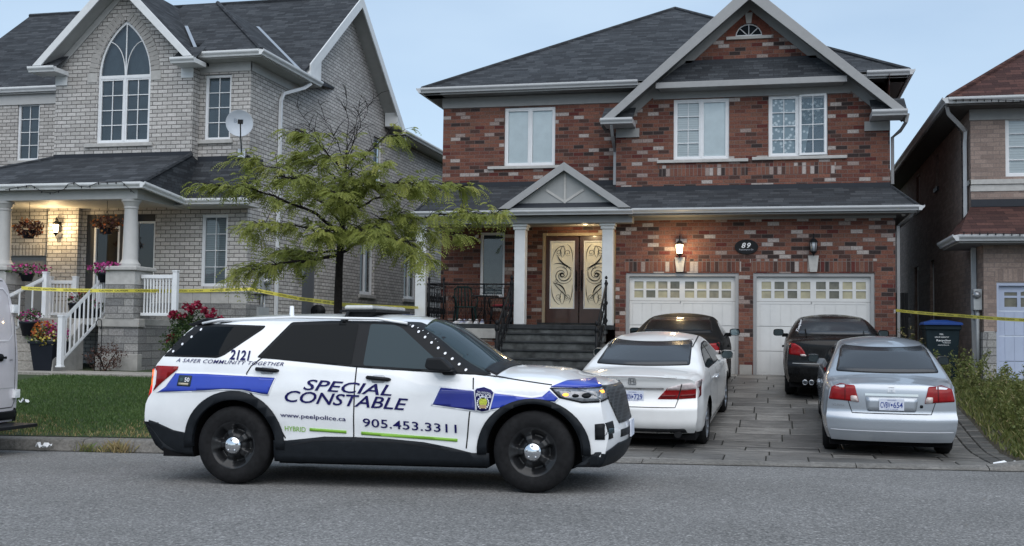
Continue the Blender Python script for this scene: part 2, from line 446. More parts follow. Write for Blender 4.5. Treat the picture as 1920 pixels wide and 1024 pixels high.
def paint(name, col, rough=0.28, metal=0.0, coat=1.0, dirt=0.10, spec=.5):
    m, nt, b = new_mat(name); tc = N(nt, 'ShaderNodeTexCoord')
    n1 = noise(nt, tc.outputs['Object'], 2.2, 5, 0.6)
    r = ramp(nt, n1.outputs[0], [(0.35, tuple(c * (1 - dirt) for c in col)), (0.7, col)]); lk(nt, r.outputs[0], b.inputs['Base Color'])
    rr = ramp(nt, n1.outputs[0], [(0.3, (rough + .1,) * 3), (0.7, (rough,) * 3)]); lk(nt, rr.outputs[0], b.inputs['Roughness'])
    b.inputs['Metallic'].default_value = metal; b.inputs['Specular IOR Level'].default_value = spec; b.inputs['Coat Weight'].default_value = coat; b.inputs['Coat Roughness'].default_value = 0.05
    n2 = noise(nt, tc.outputs['Object'], 3.0, 2); bump(nt, b, n2.outputs[0], 0.03, 0.02)
    return m
P_white = paint('white car paint', (.86, .875, .89)); P_silver = paint('silver car paint', (.42, .46, .51), 0.3, 0.55)
P_black = paint('black car paint', (.003, .003, .0035), 0.2, coat=.12, spec=.25); P_black2 = paint('dusty black car paint', (.005, .0055, .006), 0.5, coat=0.0, spec=.12)
P_pearl = paint('pearl white car paint', (.86, .865, .86)); P_van = paint('pale van paint', (.66, .63, .66), 0.35)
M_blue = plain('blue vinyl', (.016, .050, .42), 0.35, coat=0.6, var=0.04); M_navy = plain('navy vinyl', (.010, .009, .085), 0.4, var=0.03)
M_navy2 = plain('dark blue vinyl', (.010, .020, .22), 0.35, coat=0.6, var=0.04)
M_green = plain('green vinyl', (.20, .42, .045), 0.4, var=0.03); M_wvin = plain('white reflective vinyl', (.78, .80, .85), 0.35, var=0.02)
M_seam = plain('panel gap', (.02, .021, .024), 0.8); M_rubber = plain('tyre rubber', (.012, .012, .013), 0.75, var=0.3, scale=20, bumpy=0.2)
M_clad = plain('textured black cladding', (.012, .0145, .018), 0.55, var=0.15, scale=15, bumpy=0.1, bs=150)
M_steel = plain('black steel wheel', (.013, .0135, .015), 0.33, spec=.4); M_chrome = plain('chrome', (.75, .77, .80), 0.1, 1.0, var=0.02)
M_alloy = plain('silver alloy', (.42, .44, .47), 0.3, 0.8); M_lens = plain('clear lens', (.20, .21, .23), 0.12, 0.3, coat=1, var=.5, scale=25)
M_redl = plain('red tail lens', (.23, .005, .007), 0.25, coat=.25, var=0.2, scale=14, spec=.2); M_redd = plain('dark red tail lens', (.12, .004, .006), 0.25, coat=.25, var=0.2, scale=14, spec=.2)
M_redlit = plain('lit red tail lens', (.55, .015, .02), 0.25, emit=(1, .04, .02), es=0.9); M_amb = plain('lit orange lens strip', (.6, .12, .02), 0.2, emit=(1, .18, .04), es=0.8)
M_amber = plain('lit amber lamp', (.8, .28, .04), 0.2, emit=(1, .33, .04), es=2.0)
M_plate = plain('licence plate', (.66, .70, .80), 0.45, var=0.03); M_pltxt = plain('plate blue', (.03, .06, .28), 0.5)
M_refl = plain('clear backup lens', (.50, .42, .40), 0.1, coat=1, var=0.2, scale=20)
M_under = plain('underbody', (.006, .006, .007), 0.9)
M_lamp = plain('lit lamp glass', (.9, .8, .6), 0.3, emit=(1, .74, .42), es=11.0); M_lampoff = plain('clear lamp glass', (.30, .33, .36), 0.1)
M_soil = plain('potting soil', (.03, .022, .016), 0.95, var=0.4, scale=30)
M_wood = plain('dark red wood door', (.050, .019, .013), 0.35, var=0.2, scale=4, coat=0.3); M_tan = plain('tan door frame', (.33, .27, .19), 0.6)
M_dglass = plain('frosted door glass', (.56, .54, .45), 0.35, emit=(1, .90, .66), es=0.10, var=0.1, scale=3)  # faint glow in the material stands in for light through the door glass
M_tape = plain('yellow caution tape', (.60, .54, .09), 0.5, var=0.06); M_ink = plain('black print', (.02, .02, .02), 0.6)
M_meter = plain('grey meter box', (.36, .38, .39), 0.5); M_dish = plain('satellite dish grey', (.42, .46, .51), 0.5); M_dtxt = plain('dish lettering', (.26, .30, .36), 0.6)
M_bluelid = plain('blue bin lid', (.018, .055, .22), 0.45); M_bin = plain('dark green bin', (.010, .020, .026), 0.5, var=0.15)
M_pot = plain('dark planter', (.012, .015, .022), 0.5); M_gold = plain('crest yellow', (.45, .50, .06), 0.5, var=0.4, scale=60); M_tanv = plain('crest tan', (.40, .27, .15), 0.5, var=0.3, scale=60)
M_greendoor = plain('grey side door', (.11, .12, .135), 0.5)
def leafmat(name, c0, c1, c2=None, trans=0.35):
    """leaves: colour varies from leaf to leaf"""
    m, nt, b = new_mat(name)
    a = N(nt, 'ShaderNodeAttribute', attribute_name='tint')
    st = [(0.0, c0), (0.6, c1)] + ([(1.0, c2)] if c2 else [])
    r = ramp(nt, a.outputs['Fac'], st); lk(nt, r.outputs[0], b.inputs['Base Color']); b.inputs['Roughness'].default_value = 0.6
    tr = N(nt, 'ShaderNodeBsdfTranslucent'); lk(nt, r.outputs[0], tr.inputs[0])
    mx = N(nt, 'ShaderNodeMixShader'); mx.inputs[0].default_value = trans
    lk(nt, b.outputs[0], mx.inputs[1]); lk(nt, tr.outputs[0], mx.inputs[2]); lk(nt, mx.outputs[0], nt.nodes['Material Output'].inputs[0])
    return m
L_tree = leafmat('honey locust leaf', (.14, .18, .034), (.31, .34, .078), (.50, .44, .13), .5)
L_grass = leafmat('grass blade', (.045, .095, .022), (.10, .165, .042), (.36, .27, .13), 0.25)
L_shrub = leafmat('shrub leaf', (.015, .040, .012), (.040, .080, .020), (.09, .12, .03), 0.25)
L_weed = leafmat('weed leaf', (.06, .09, .02), (.16, .18, .045), (.34, .25, .15), 0.3)
L_bronze = leafmat('bronze leaf', (.035, .014, .012), (.07, .028, .020), (.11, .06, .035), 0.2)
F_mag = leafmat('magenta flower', (.22, .012, .10), (.42, .03, .22), (.55, .10, .35), 0.3)
F_red = leafmat('crimson flower', (.12, .004, .018), (.28, .008, .04), (.40, .02, .08), 0.3)
F_org = leafmat('orange flower', (.35, .07, .015), (.48, .12, .02), (.50, .22, .04), 0.3)
F_yel = leafmat('yellow flower', (.55, .42, .05), (.65, .55, .12), (.7, .66, .35), 0.3)
F_hang = leafmat('hanging begonia', (.035, .010, .010), (.10, .030, .018), (.30, .17, .08), 0.25)
M_bark = plain('dark bark', (.018, .015, .014), 0.9, var=0.35, scale=25, bumpy=0.5)

# ------------------------------------------------------------------ ground
def kerb_y(X): return 13.66 + 0.055 * X
def kerb_z(X): return 0.04 + 0.012 * max(-40, min(40, X))
def road_z(X, Y):
    # Y measured at the place where the kerb line is 13.66; a crowned street
    y = Y - 0.055 * X * 0.0
    return kerb_z(X) + 0.09 * (1 - (max(y, 8.5) - 8.5) ** 2 / 5.1 ** 2)
_drv = pchip([(13.4, .045), (14.4, .045), (15.4, .04), (16.2, .035), (17.2, .11), (18.8, .30), (21.1, .51), (23, .63), (25, .72), (40, .80)])
def drive_z(Y): return _drv(Y)
_lawn = pchip([(0.0, .0), (0.2, .03), (3.0, .27), (6.2, .535), (8.5, .60), (14, .66), (40, .7)])
def lawn_z(X, Y): return kerb_z(X) + 0.15 + _lawn(max(0, Y - kerb_y(X)))
def ground_z(X, Y):
    """the yards behind the kerb"""
    t = min(1, max(0, (Y - kerb_y(X)) / 4)); a = lawn_z(X, Y) - (kerb_z(X) - kerb_z(-6)) * t
    d = drive_z(Y)
    if X < -6.5: return a
    if X < -4.0: t = (X + 6.5) / 2.5; return a * (1 - t) + (d + 0.0) * t
    return d

def mat_asphalt():
    m, nt, b = new_mat('asphalt'); tc = N(nt, 'ShaderNodeTexCoord'); o = tc.outputs['Object']
    v = N(nt, 'ShaderNodeTexVoronoi'); v.inputs['Scale'].default_value = 66; lk(nt, o, v.inputs['Vector'])
    n1 = noise(nt, o, 42, 4, 0.7); n2 = noise(nt, o, 0.5, 4, 0.6); n3 = noise(nt, o, 14, 4, .65)
    c = ramp(nt, v.outputs['Color'], [(0.0, (.115, .115, .114)), (0.5, (.178, .178, .177)), (0.85, (.25, .25, .248)), (1.0, (.43, .43, .425))]).outputs[0]
    g = ramp(nt, n1.outputs[0], [(0.35, (.50, .50, .50)), (0.65, (1.42, 1.41, 1.39))]).outputs[0]
    c = mixc(nt, 1.0, c, g, 'MULTIPLY')
    g = ramp(nt, n2.outputs[0], [(0.3, (.82, .82, .82)), (0.7, (1.12, 1.12, 1.13))]).outputs[0]
    c = mixc(nt, 1.0, c, g, 'MULTIPLY')
    g = ramp(nt, n3.outputs[0], [(0.3, (.85, .85, .85)), (0.7, (1.1, 1.1, 1.1))]).outputs[0]
    c = mixc(nt, 1.0, c, g, 'MULTIPLY')
    lk(nt, c, b.inputs['Base Color']); b.inputs['Roughness'].default_value = 0.85; b.inputs['Specular IOR Level'].default_value = 0.3
    h = math_(nt, 'ADD', v.outputs['Distance'], n1.outputs[0]); bump(nt, b, h, 0.5, 0.008)
    return m
M_asph = mat_asphalt()
def mat_ground(name, stops, scale, scale2=30):
    m, nt, b = new_mat(name); tc = N(nt, 'ShaderNodeTexCoord'); o = tc.outputs['Object']
    n1 = noise(nt, o, scale, 5, 0.65); n2 = noise(nt, o, scale2, 4, .7)
    c = ramp(nt, n1.outputs[0], stops).outputs[0]
    g = ramp(nt, n2.outputs[0], [(0.3, (.6, .6, .6)), (0.7, (1.3, 1.3, 1.3))]).outputs[0]
    c = mixc(nt, 1.0, c, g, 'MULTIPLY'); lk(nt, c, b.inputs['Base Color']); b.inputs['Roughness'].default_value = 0.95
    bump(nt, b, n2.outputs[0], 0.6, 0.02); return m
M_turf = mat_ground('turf soil', [(0.3, (.020, .035, .010)), (0.55, (.03, .05, .014)), (0.75, (.07, .06, .03))], 2.0)
M_bed = mat_ground('garden soil', [(0.3, (.035, .030, .020)), (0.7, (.07, .06, .04))], 2.0)
M_kerb = mat_ground('kerb concrete', [(0.3, (.115, .11, .10)), (0.55, (.165, .158, .147)), (0.75, (.225, .215, .20))], 1.3, 22)
M_walk = mat_ground('walk concrete', [(0.3, (.26, .245, .22)), (0.7, (.34, .32, .29))], 1.5, 25)

def grid_sheet(name, xs, ys, zf, mat):
    mb = MB(); nx, ny = len(xs), len(ys)
    mb.add([(x, y, zf(x, y)) for y in ys for x in xs], [(j * nx + i, j * nx + i + 1, (j + 1) * nx + i + 1, (j + 1) * nx + i) for j in range(ny - 1) for i in range(nx - 1)], 0, True)
    o = mb.build(name, mat); o['kind'] = 'structure'; return o
# road reaches to the kerb line (sheared so that its edge follows the kerb)
mb = MB(); xs = [-400, -120, -60] + list(np.arange(-40, 41, 2.0)) + [60, 120, 400]; ts = [0, .5, 1, 1.5, 2, 3, 4, 5, 6, 8, 12, 20, 60, 300]
vs = []
for t in ts:
    for x in xs:
        y = kerb_y(max(-60, min(60, x))) - t + 0.05
        vs.append((x, y, road_z(x, 13.66 - t + 0.05)))
nx = len(xs)
mb.add(vs, [((j + 1) * nx + i, (j + 1) * nx + i + 1, j * nx + i + 1, j * nx + i) for j in range(len(ts) - 1) for i in range(nx - 1)], 0, True)
road = mb.build('road', M_asph); road['kind'] = 'structure'
# far ground to the horizon
far = MB().add([(-1500, 12, -0.9), (1500, 12, -0.9), (1500, 2500, -0.9), (-1500, 2500, -0.9), (-1500, -1500, -0.9), (1500, -1500, -0.9)], [(0, 1, 2, 3), (4, 5, 1, 0)], 0).build('terrain', M_turf); far['kind'] = 'structure'
# yard
xs = list(np.arange(-40, -3.85, 0.6)) + [-3.85]; ys = [0.22, .5, 1, 1.5, 2, 3, 4, 5, 6, 7, 8, 10, 12, 15, 20, 30, 40]
mb = MB(); nx = len(xs)
mb.add([(x, kerb_y(x) + t, ground_z(x, kerb_y(x) + t) - 0.01) for t in ys for x in xs], [(j * nx + i, j * nx + i + 1, (j + 1) * nx + i + 1, (j + 1) * nx + i) for j in range(len(ys) - 1) for i in range(nx - 1)], 0, True)
o = mb.build('lawn', M_turf); o['kind'] = 'structure'
xs = [2.9, 3.0, 3.06, 3.3, 3.6, 4.2, 5, 6, 8, 12, 20, 40]; nx = len(xs); mb = MB()
mb.add([(x, kerb_y(x) + t, ground_z(x, kerb_y(x) + t) + (-.06 if x < 2.95 else (-.012 if x < 3.03 else .035))) for t in ys for x in xs], [(j * nx + i, j * nx + i + 1, (j + 1) * nx + i + 1, (j + 1) * nx + i) for j in range(len(ys) - 1) for i in range(nx - 1)], 0, True)
o = mb.build('garden_bed', M_bed); o['kind'] = 'structure'

# kerb: full height left and right, dropped across the driveway
def kerb(name, x0, x1, hf, n):
    mb = MB(); pr = []
    for i in range(n + 1):
        x = x0 + (x1 - x0) * i / n; h = hf(x); y = kerb_y(x); z = kerb_z(x)
        pr.append([(x, y, z - 0.25), (x, y, z + 0.012), (x, y + 0.03, z + h * 0.55), (x, y + 0.055, z + h * 0.93), (x, y + 0.085, z + h), (x, y + 0.25, z + h + 0.012), (x, y + 0.25, z - 0.25)])
    k = len(pr[0]); vs = [p for r in pr for p in r]
    mb.add(vs, [(i * k + j, (i + 1) * k + j, (i + 1) * k + j + 1, i * k + j + 1) for i in range(n) for j in range(k - 1)], 0)
    o = mb.build(name, M_kerb); o['kind'] = 'structure'; bevel(o, 0.012, 2, 25); return o
def kh(x):
    if x < -4.6: return 0.155
    if x < -3.8: return 0.155 - (x + 4.6) / 0.8 * 0.13
    if x < 2.35: return 0.025
    if x < 3.1: return 0.025 + (x - 2.35) / .75 * 0.11
    return 0.135
segs = [-40, -30, -22, -17.5, -14.2, -11.3, -8.93, -6.0, -3.9, -1.55, 0.95, 2.42, 5.6, 8.6, 14, 40]
for a, b in zip(segs, segs[1:]): kerb('kerb', a + 0.005, b - 0.005, kh, 6)

mb = MB(); xs = list(np.arange(-40, 40.1, .5))
vs = []
for x in xs:
    w_ = .035 + .03 * abs(math.sin(x * 3.1) * math.sin(x * 1.7)); y = kerb_y(x); vs += [(x, y - w_, road_z(x, 13.66 - w_) + .004), (x, y + .002, road_z(x, 13.66) + .006)]
mb.add(vs, [(2 * i, 2 * i + 2, 2 * i + 3, 2 * i + 1) for i in range(len(xs) - 1)]); o = mb.build('gutter_joint', plain('gutter grit', (.045, .043, .040), .95, var=.6, scale=8)); o['kind'] = 'structure'
# driveway of large paving slabs
def mat_paver():
    m, nt, b = new_mat('driveway slabs'); tc = N(nt, 'ShaderNodeTexCoord'); o = tc.outputs['Object']
    a = N(nt, 'ShaderNodeAttribute', attribute_name='tint')
    c = ramp(nt, a.outputs['Fac'], [(0.0, (.060, .058, .055)), (0.3, (.098, .095, .090)), (0.6, (.145, .140, .132)), (1.0, (.235, .226, .212))]).outputs[0]
    mp = N(nt, 'ShaderNodeMapping'); mp.inputs['Scale'].default_value = (1, 3.5, 1); lk(nt, o, mp.inputs[0])
    n1 = noise(nt, mp.outputs[0], 2.6, 5, .65); n2 = noise(nt, o, 26, 4, .7); n3 = noise(nt, o, 0.7, 3)
    for nn, lo, hi in ((n1, .55, 1.5), (n2, .72, 1.25), (n3, .72, 1.25)):
        g = ramp(nt, nn.outputs[0], [(0.3, (lo,) * 3), (0.7, (hi,) * 3)]).outputs[0]; c = mixc(nt, 1.0, c, g, 'MULTIPLY')
    lk(nt, c, b.inputs['Base Color']); b.inputs['Roughness'].default_value = 0.45; b.inputs['Specular IOR Level'].default_value = 0.45
    bump(nt, b, n2.outputs[0], 0.35, 0.008); return m
M_pave = mat_paver(); M_joint = plain('joint sand', (.030, .030, .027), 0.95, var=0.4, scale=20)
def set_tint(o, vals):
    me = o.data; at_ = me.attributes.new('tint', 'FLOAT', 'FACE'); at_.data.foreach_set('value', np.asarray(vals, dtype=np.float32))
mb = MB(); tint = []
XD0, XD1 = -3.85, 2.62
y = 13.95; rowi = 0
def slab(x0, x1, y0, y1, t, g=0.008):
    x0 += g; x1 -= g; y0 += g; y1 -= g; e = 0.008
    dz = random.uniform(-.002, .002); tl = random.uniform(-.0025, .0025)
    def z(x, yy): return drive_z(yy) + dz + tl * (x - x0)
    sk = lambda x, yy: (x, yy + 0.055 * x * max(0, 1 - (yy - 13.9) / 8), 0)
    def P(x, yy, d): q = sk(x, yy); return (q[0], q[1], z(x, q[1]) - d)
    vs = [P(x0 + e, y0 + e, 0), P(x1 - e, y0 + e, 0), P(x1 - e, y1 - e, 0), P(x0 + e, y1 - e, 0), P(x0, y0, .008), P(x1, y0, .008), P(x1, y1, .008), P(x0, y1, .008), P(x0, y0, .03), P(x1, y0, .03), P(x1, y1, .03), P(x0, y1, .03)]
    fs = [(0, 1, 2, 3)] + [(4 + i, 4 + (i + 1) % 4, (i + 1) % 4, i) for i in range(4)] + [(8 + i, 8 + (i + 1) % 4, 4 + (i + 1) % 4, 4 + i) for i in range(4)]
    mb.add(vs, fs); tint.extend([t] * len(fs))
x = XD0
while x < XD1 - 0.05:      # soldier row along the kerb
    wd = random.choice([.5, .62, .74]); wd = min(wd, XD1 - x); slab(x, x + wd, 13.93, 14.13, random.uniform(.45, 1.0)); x += wd
y = 14.13
while y < 25.0:
    d = random.choice([.45, .60, .60, .72]); x = XD0 - random.uniform(0, .3) * 0
    while x < XD1 - 0.03:
        wd = random.choice([.52, .66, .80, .98]); wd = wd if x + wd < XD1 - .25 else XD1 - x
        t = min(1, max(0, random.gauss(.46, .20)))
        if d > .5 and random.random() < .40: slab(x, x + wd, y, y + d * .5, t); slab(x, x + wd, y + d * .5, y + d, min(1, max(0, random.gauss(.46, .2))))
        else: slab(x, x + wd, y, y + d, t)
        x += wd
    y += d
yy = 14.0
while yy < 25: slab(XD1, XD1 + .20, yy, yy + .40, random.uniform(0, .25)); slab(XD1 + .20, XD1 + .40, yy + .1, yy + .48, random.uniform(.0, .2)); yy += .42
o = mb.build('driveway', M_pave); o['kind'] = 'structure'; set_tint(o, tint)
ys = list(np.arange(13.6, 25.2, .2)); grid_sheet('driveway_bedding', [-3.9, -2, 0, 2, 3.03], ys, lambda x, y: drive_z(y + 0.055 * x * 0) - 0.014 - (0.02 if y < 13.95 else 0), M_joint)

# front walk of the grey house
mb = MB()
for i in range(12):
    x0 = -19.5 + i * 1.2; x1 = x0 + 1.19
    mb.box(x0, x1, 18.95, 20.05, 0.3, Z_(160, 697, 19.6) + 0.0)
o = mb.build('front_walk', M_walk); o['kind'] = 'structure'; bevel(o, .01)

# grass blades and weeds
def blades(name, pts, mat, h=(.05, .09), wd=.006, tints=None, lean=.5, kind='stuff', label=None, cat=None):
    n = len(pts); pts = np.asarray(pts, float)
    hh = rng.uniform(h[0], h[1], n); a = rng.uniform(0, 2 * np.pi, n); la = rng.uniform(0, 2 * np.pi, n); le = rng.uniform(0, lean, n) * hh
    dx = np.cos(a) * wd; dy = np.sin(a) * wd
    V = np.zeros((n, 4, 3))
    V[:, 0] = pts + np.stack([-dx, -dy, 0 * dx], 1); V[:, 1] = pts + np.stack([dx, dy, 0 * dx], 1)
    mid = pts + np.stack([np.cos(la) * le * .4, np.sin(la) * le * .4, hh * .6], 1)
    V[:, 2] = mid + np.stack([dx, dy, 0 * dx], 1) * .7
    V[:, 3] = pts + np.stack([np.cos(la) * le, np.sin(la) * le, hh], 1)
    me = bpy.data.meshes.new(name); idx = np.arange(n)[:, None] * 4
    F = np.concatenate([idx + [0, 1, 2], idx + [0, 2, 3]], 1).reshape(-1, 3)
    me.vertices.add(n * 4); me.vertices.foreach_set('co', V.reshape(-1)); me.loops.add(len(F) * 3); me.loops.foreach_set('vertex_index', F.reshape(-1).astype(np.int32))
    me.polygons.add(len(F)); me.polygons.foreach_set('loop_start', np.arange(len(F), dtype=np.int32) * 3)
    me.update(); me.validate(); me.materials.append(mat)
    o = bpy.data.objects.new(name, me); COL.objects.link(o)
    t = np.repeat(tints if tints is not None else rng.uniform(0, 1, n), 2); set_tint(o, np.clip(t, 0, 1))
    return tag(o, label, cat, kind=kind)
P_ = []; T_ = []
for i in range(120000):
    X = random.uniform(-13.5, -3.95); t = random.uniform(0.24, 6.0)
    y = kerb_y(X) + t
    if y > 18.95: continue
    q = math.sin(X * 2.1 + y * 1.3) * .5 + math.sin(X * .9 - y * 2.3 + 1) * .5
    dry = max(0, 1.5 - t / 1.0 + .45 * q) if t < 1.7 else (0.5 if q > .72 and t < 4 and X > -9 else 0)
    if random.random() < dry * .35: continue
    P_.append((X, y, ground_z(X, y) - .012)); T_.append(random.uniform(0, .55) + (random.uniform(.35, .75) if random.random() < dry * .85 else 0) + .12 * q)
blades('grass', P_, L_grass, (.02, .052), .006, np.array(T_), .9, label='short green lawn grass, browning along the kerb', cat='grass')

# ------------------------------------------------------------------ building kit
def wbox(mb, mapf, u0, u1, z0, z1, d0, d1, mi=0):
    c = [mapf(u, z, d) for d in (d0, d1) for z in (z0, z1) for u in (u0, u1)]
    xs = [p[0] for p in c]; ys = [p[1] for p in c]; zs = [p[2] for p in c]
    mb.box(min(xs), max(xs), min(ys), max(ys), min(zs), max(zs), mi)
def window(house, u0, u1, z0, z1, mapf, sashes=2, grid=None, blind=None, rec=0.055, fr=0.05, glass=None, name='window', sill=None, frame_mat=None, mw=0.018):
    mb = MB(); d0, d1 = rec - 0.012, rec + 0.05
    wbox(mb, mapf, u0, u0 + fr, z0, z1, d0, d1); wbox(mb, mapf, u1 - fr, u1, z0, z1, d0, d1)
    wbox(mb, mapf, u0 + fr, u1 - fr, z0, z0 + fr, d0, d1); wbox(mb, mapf, u0 + fr, u1 - fr, z1 - fr, z1, d0, d1)
    a, b = u0 + fr, u1 - fr; sw = (b - a) / sashes
    for k in range(sashes):
        s0, s1 = a + k * sw, a + (k + 1) * sw
        if k: wbox(mb, mapf, s0 - .022, s0 + .022, z0 + fr, z1 - fr, d0 - .004, d1)
        f2 = 0.035 if sashes > 1 else 0.012
        q0, q1, r0, r1 = s0 + (.022 if k else 0), s1 - (.022 if k < sashes - 1 else 0), z0 + fr, z1 - fr
        for (A, B, Cc, D) in ((q0, q0 + f2, r0, r1), (q1 - f2, q1, r0, r1), (q0 + f2, q1 - f2, r0, r0 + f2), (q0 + f2, q1 - f2, r1 - f2, r1)):
            wbox(mb, mapf, A, B, Cc, D, d0 + .012, d1 - .004)
        if grid:
            g = grid[k] if isinstance(grid, list) else grid
            if g:
                for i in range(1, g[0]): c = q0 + f2 + (q1 - q0 - 2 * f2) * i / g[0]; wbox(mb, mapf, c - mw / 2, c + mw / 2, r0 + f2, r1 - f2, d0 + .024, d1 - .016)
                for i in range(1, g[1]): c = r0 + f2 + (r1 - r0 - 2 * f2) * i / g[1]; wbox(mb, mapf, q0 + f2, q1 - f2, c - mw / 2, c + mw / 2, d0 + .022, d1 - .018)
    wn = mb.build(name, frame_mat or M_white, house, True)
    g = MB(); g.poly([mapf(a, z0 + fr, rec + .03), mapf(b, z0 + fr, rec + .03), mapf(b, z1 - fr, rec + .03), mapf(a, z1 - fr, rec + .03)])
    g.build('pane', glass or M_glass, wn, True).matrix_parent_inverse = Matrix.Identity(4)
    if blind:
        bl = blind if isinstance(blind, list) else [(blind, 0, 1, 0, 1)]
        for (m, e0, e1, h0, h1) in bl:
            q = MB(); A = a + (b - a) * e0; B = a + (b - a) * e1; C0 = z0 + (z1 - z0) * h0; C1 = z0 + (z1 - z0) * h1; dd = rec + .055 + (.03 if m in (M_dark,) else 0)
            q.poly([mapf(A, C0, dd), mapf(B, C0, dd), mapf(B, C1, dd), mapf(A, C1, dd)])
            q.build('blind', m, wn, True).matrix_parent_inverse = Matrix.Identity(4)
    if sill:
        q = MB(); wbox(q, mapf, sill[0], sill[1], z0 - sill[2], z0 - 0.004, -0.055, rec + .03)
        o = q.build('sill', M_cream, wn, True); o.matrix_parent_inverse = Matrix.Identity(4); bevel(o, .006)
    return wn
def roof_slab(mb, pts, th=0.05, mi=0): mb.prism(pts, (0, 0, -th), mi)
def gutter(mb, a, b, outv, h=0.125, dpt=0.12, mi=0):
    """K profile gutter from a to b; a, b are on the fascia at the gutter's top edge"""
    a = Vector(a); b = Vector(b); o = Vector(outv)
    pr = [(0, 0), (0, -h), (.06, -h), (.075, -h * .72), (dpt * .92, -h * .45), (dpt, -h * .30), (dpt, 0), (dpt - .012, .002), (dpt - .014, -.02)]
    mb.prism([a + o * p[0] + Vector((0, 0, p[1])) for p in pr], b - a, mi)
def downspout(mb, pts, r=0.04, mi=0): mb.tube(pts, r * 1.15, 4, mi, True, False)
def board(mb, a, b, down, outv, th=0.03, mi=0):
    """board hanging below the edge a-b"""
    a = Vector(a); b = Vector(b); d = Vector((0, 0, -down)); mb.prism([a, b, b + d, a + d], Vector(outv) * th, mi)

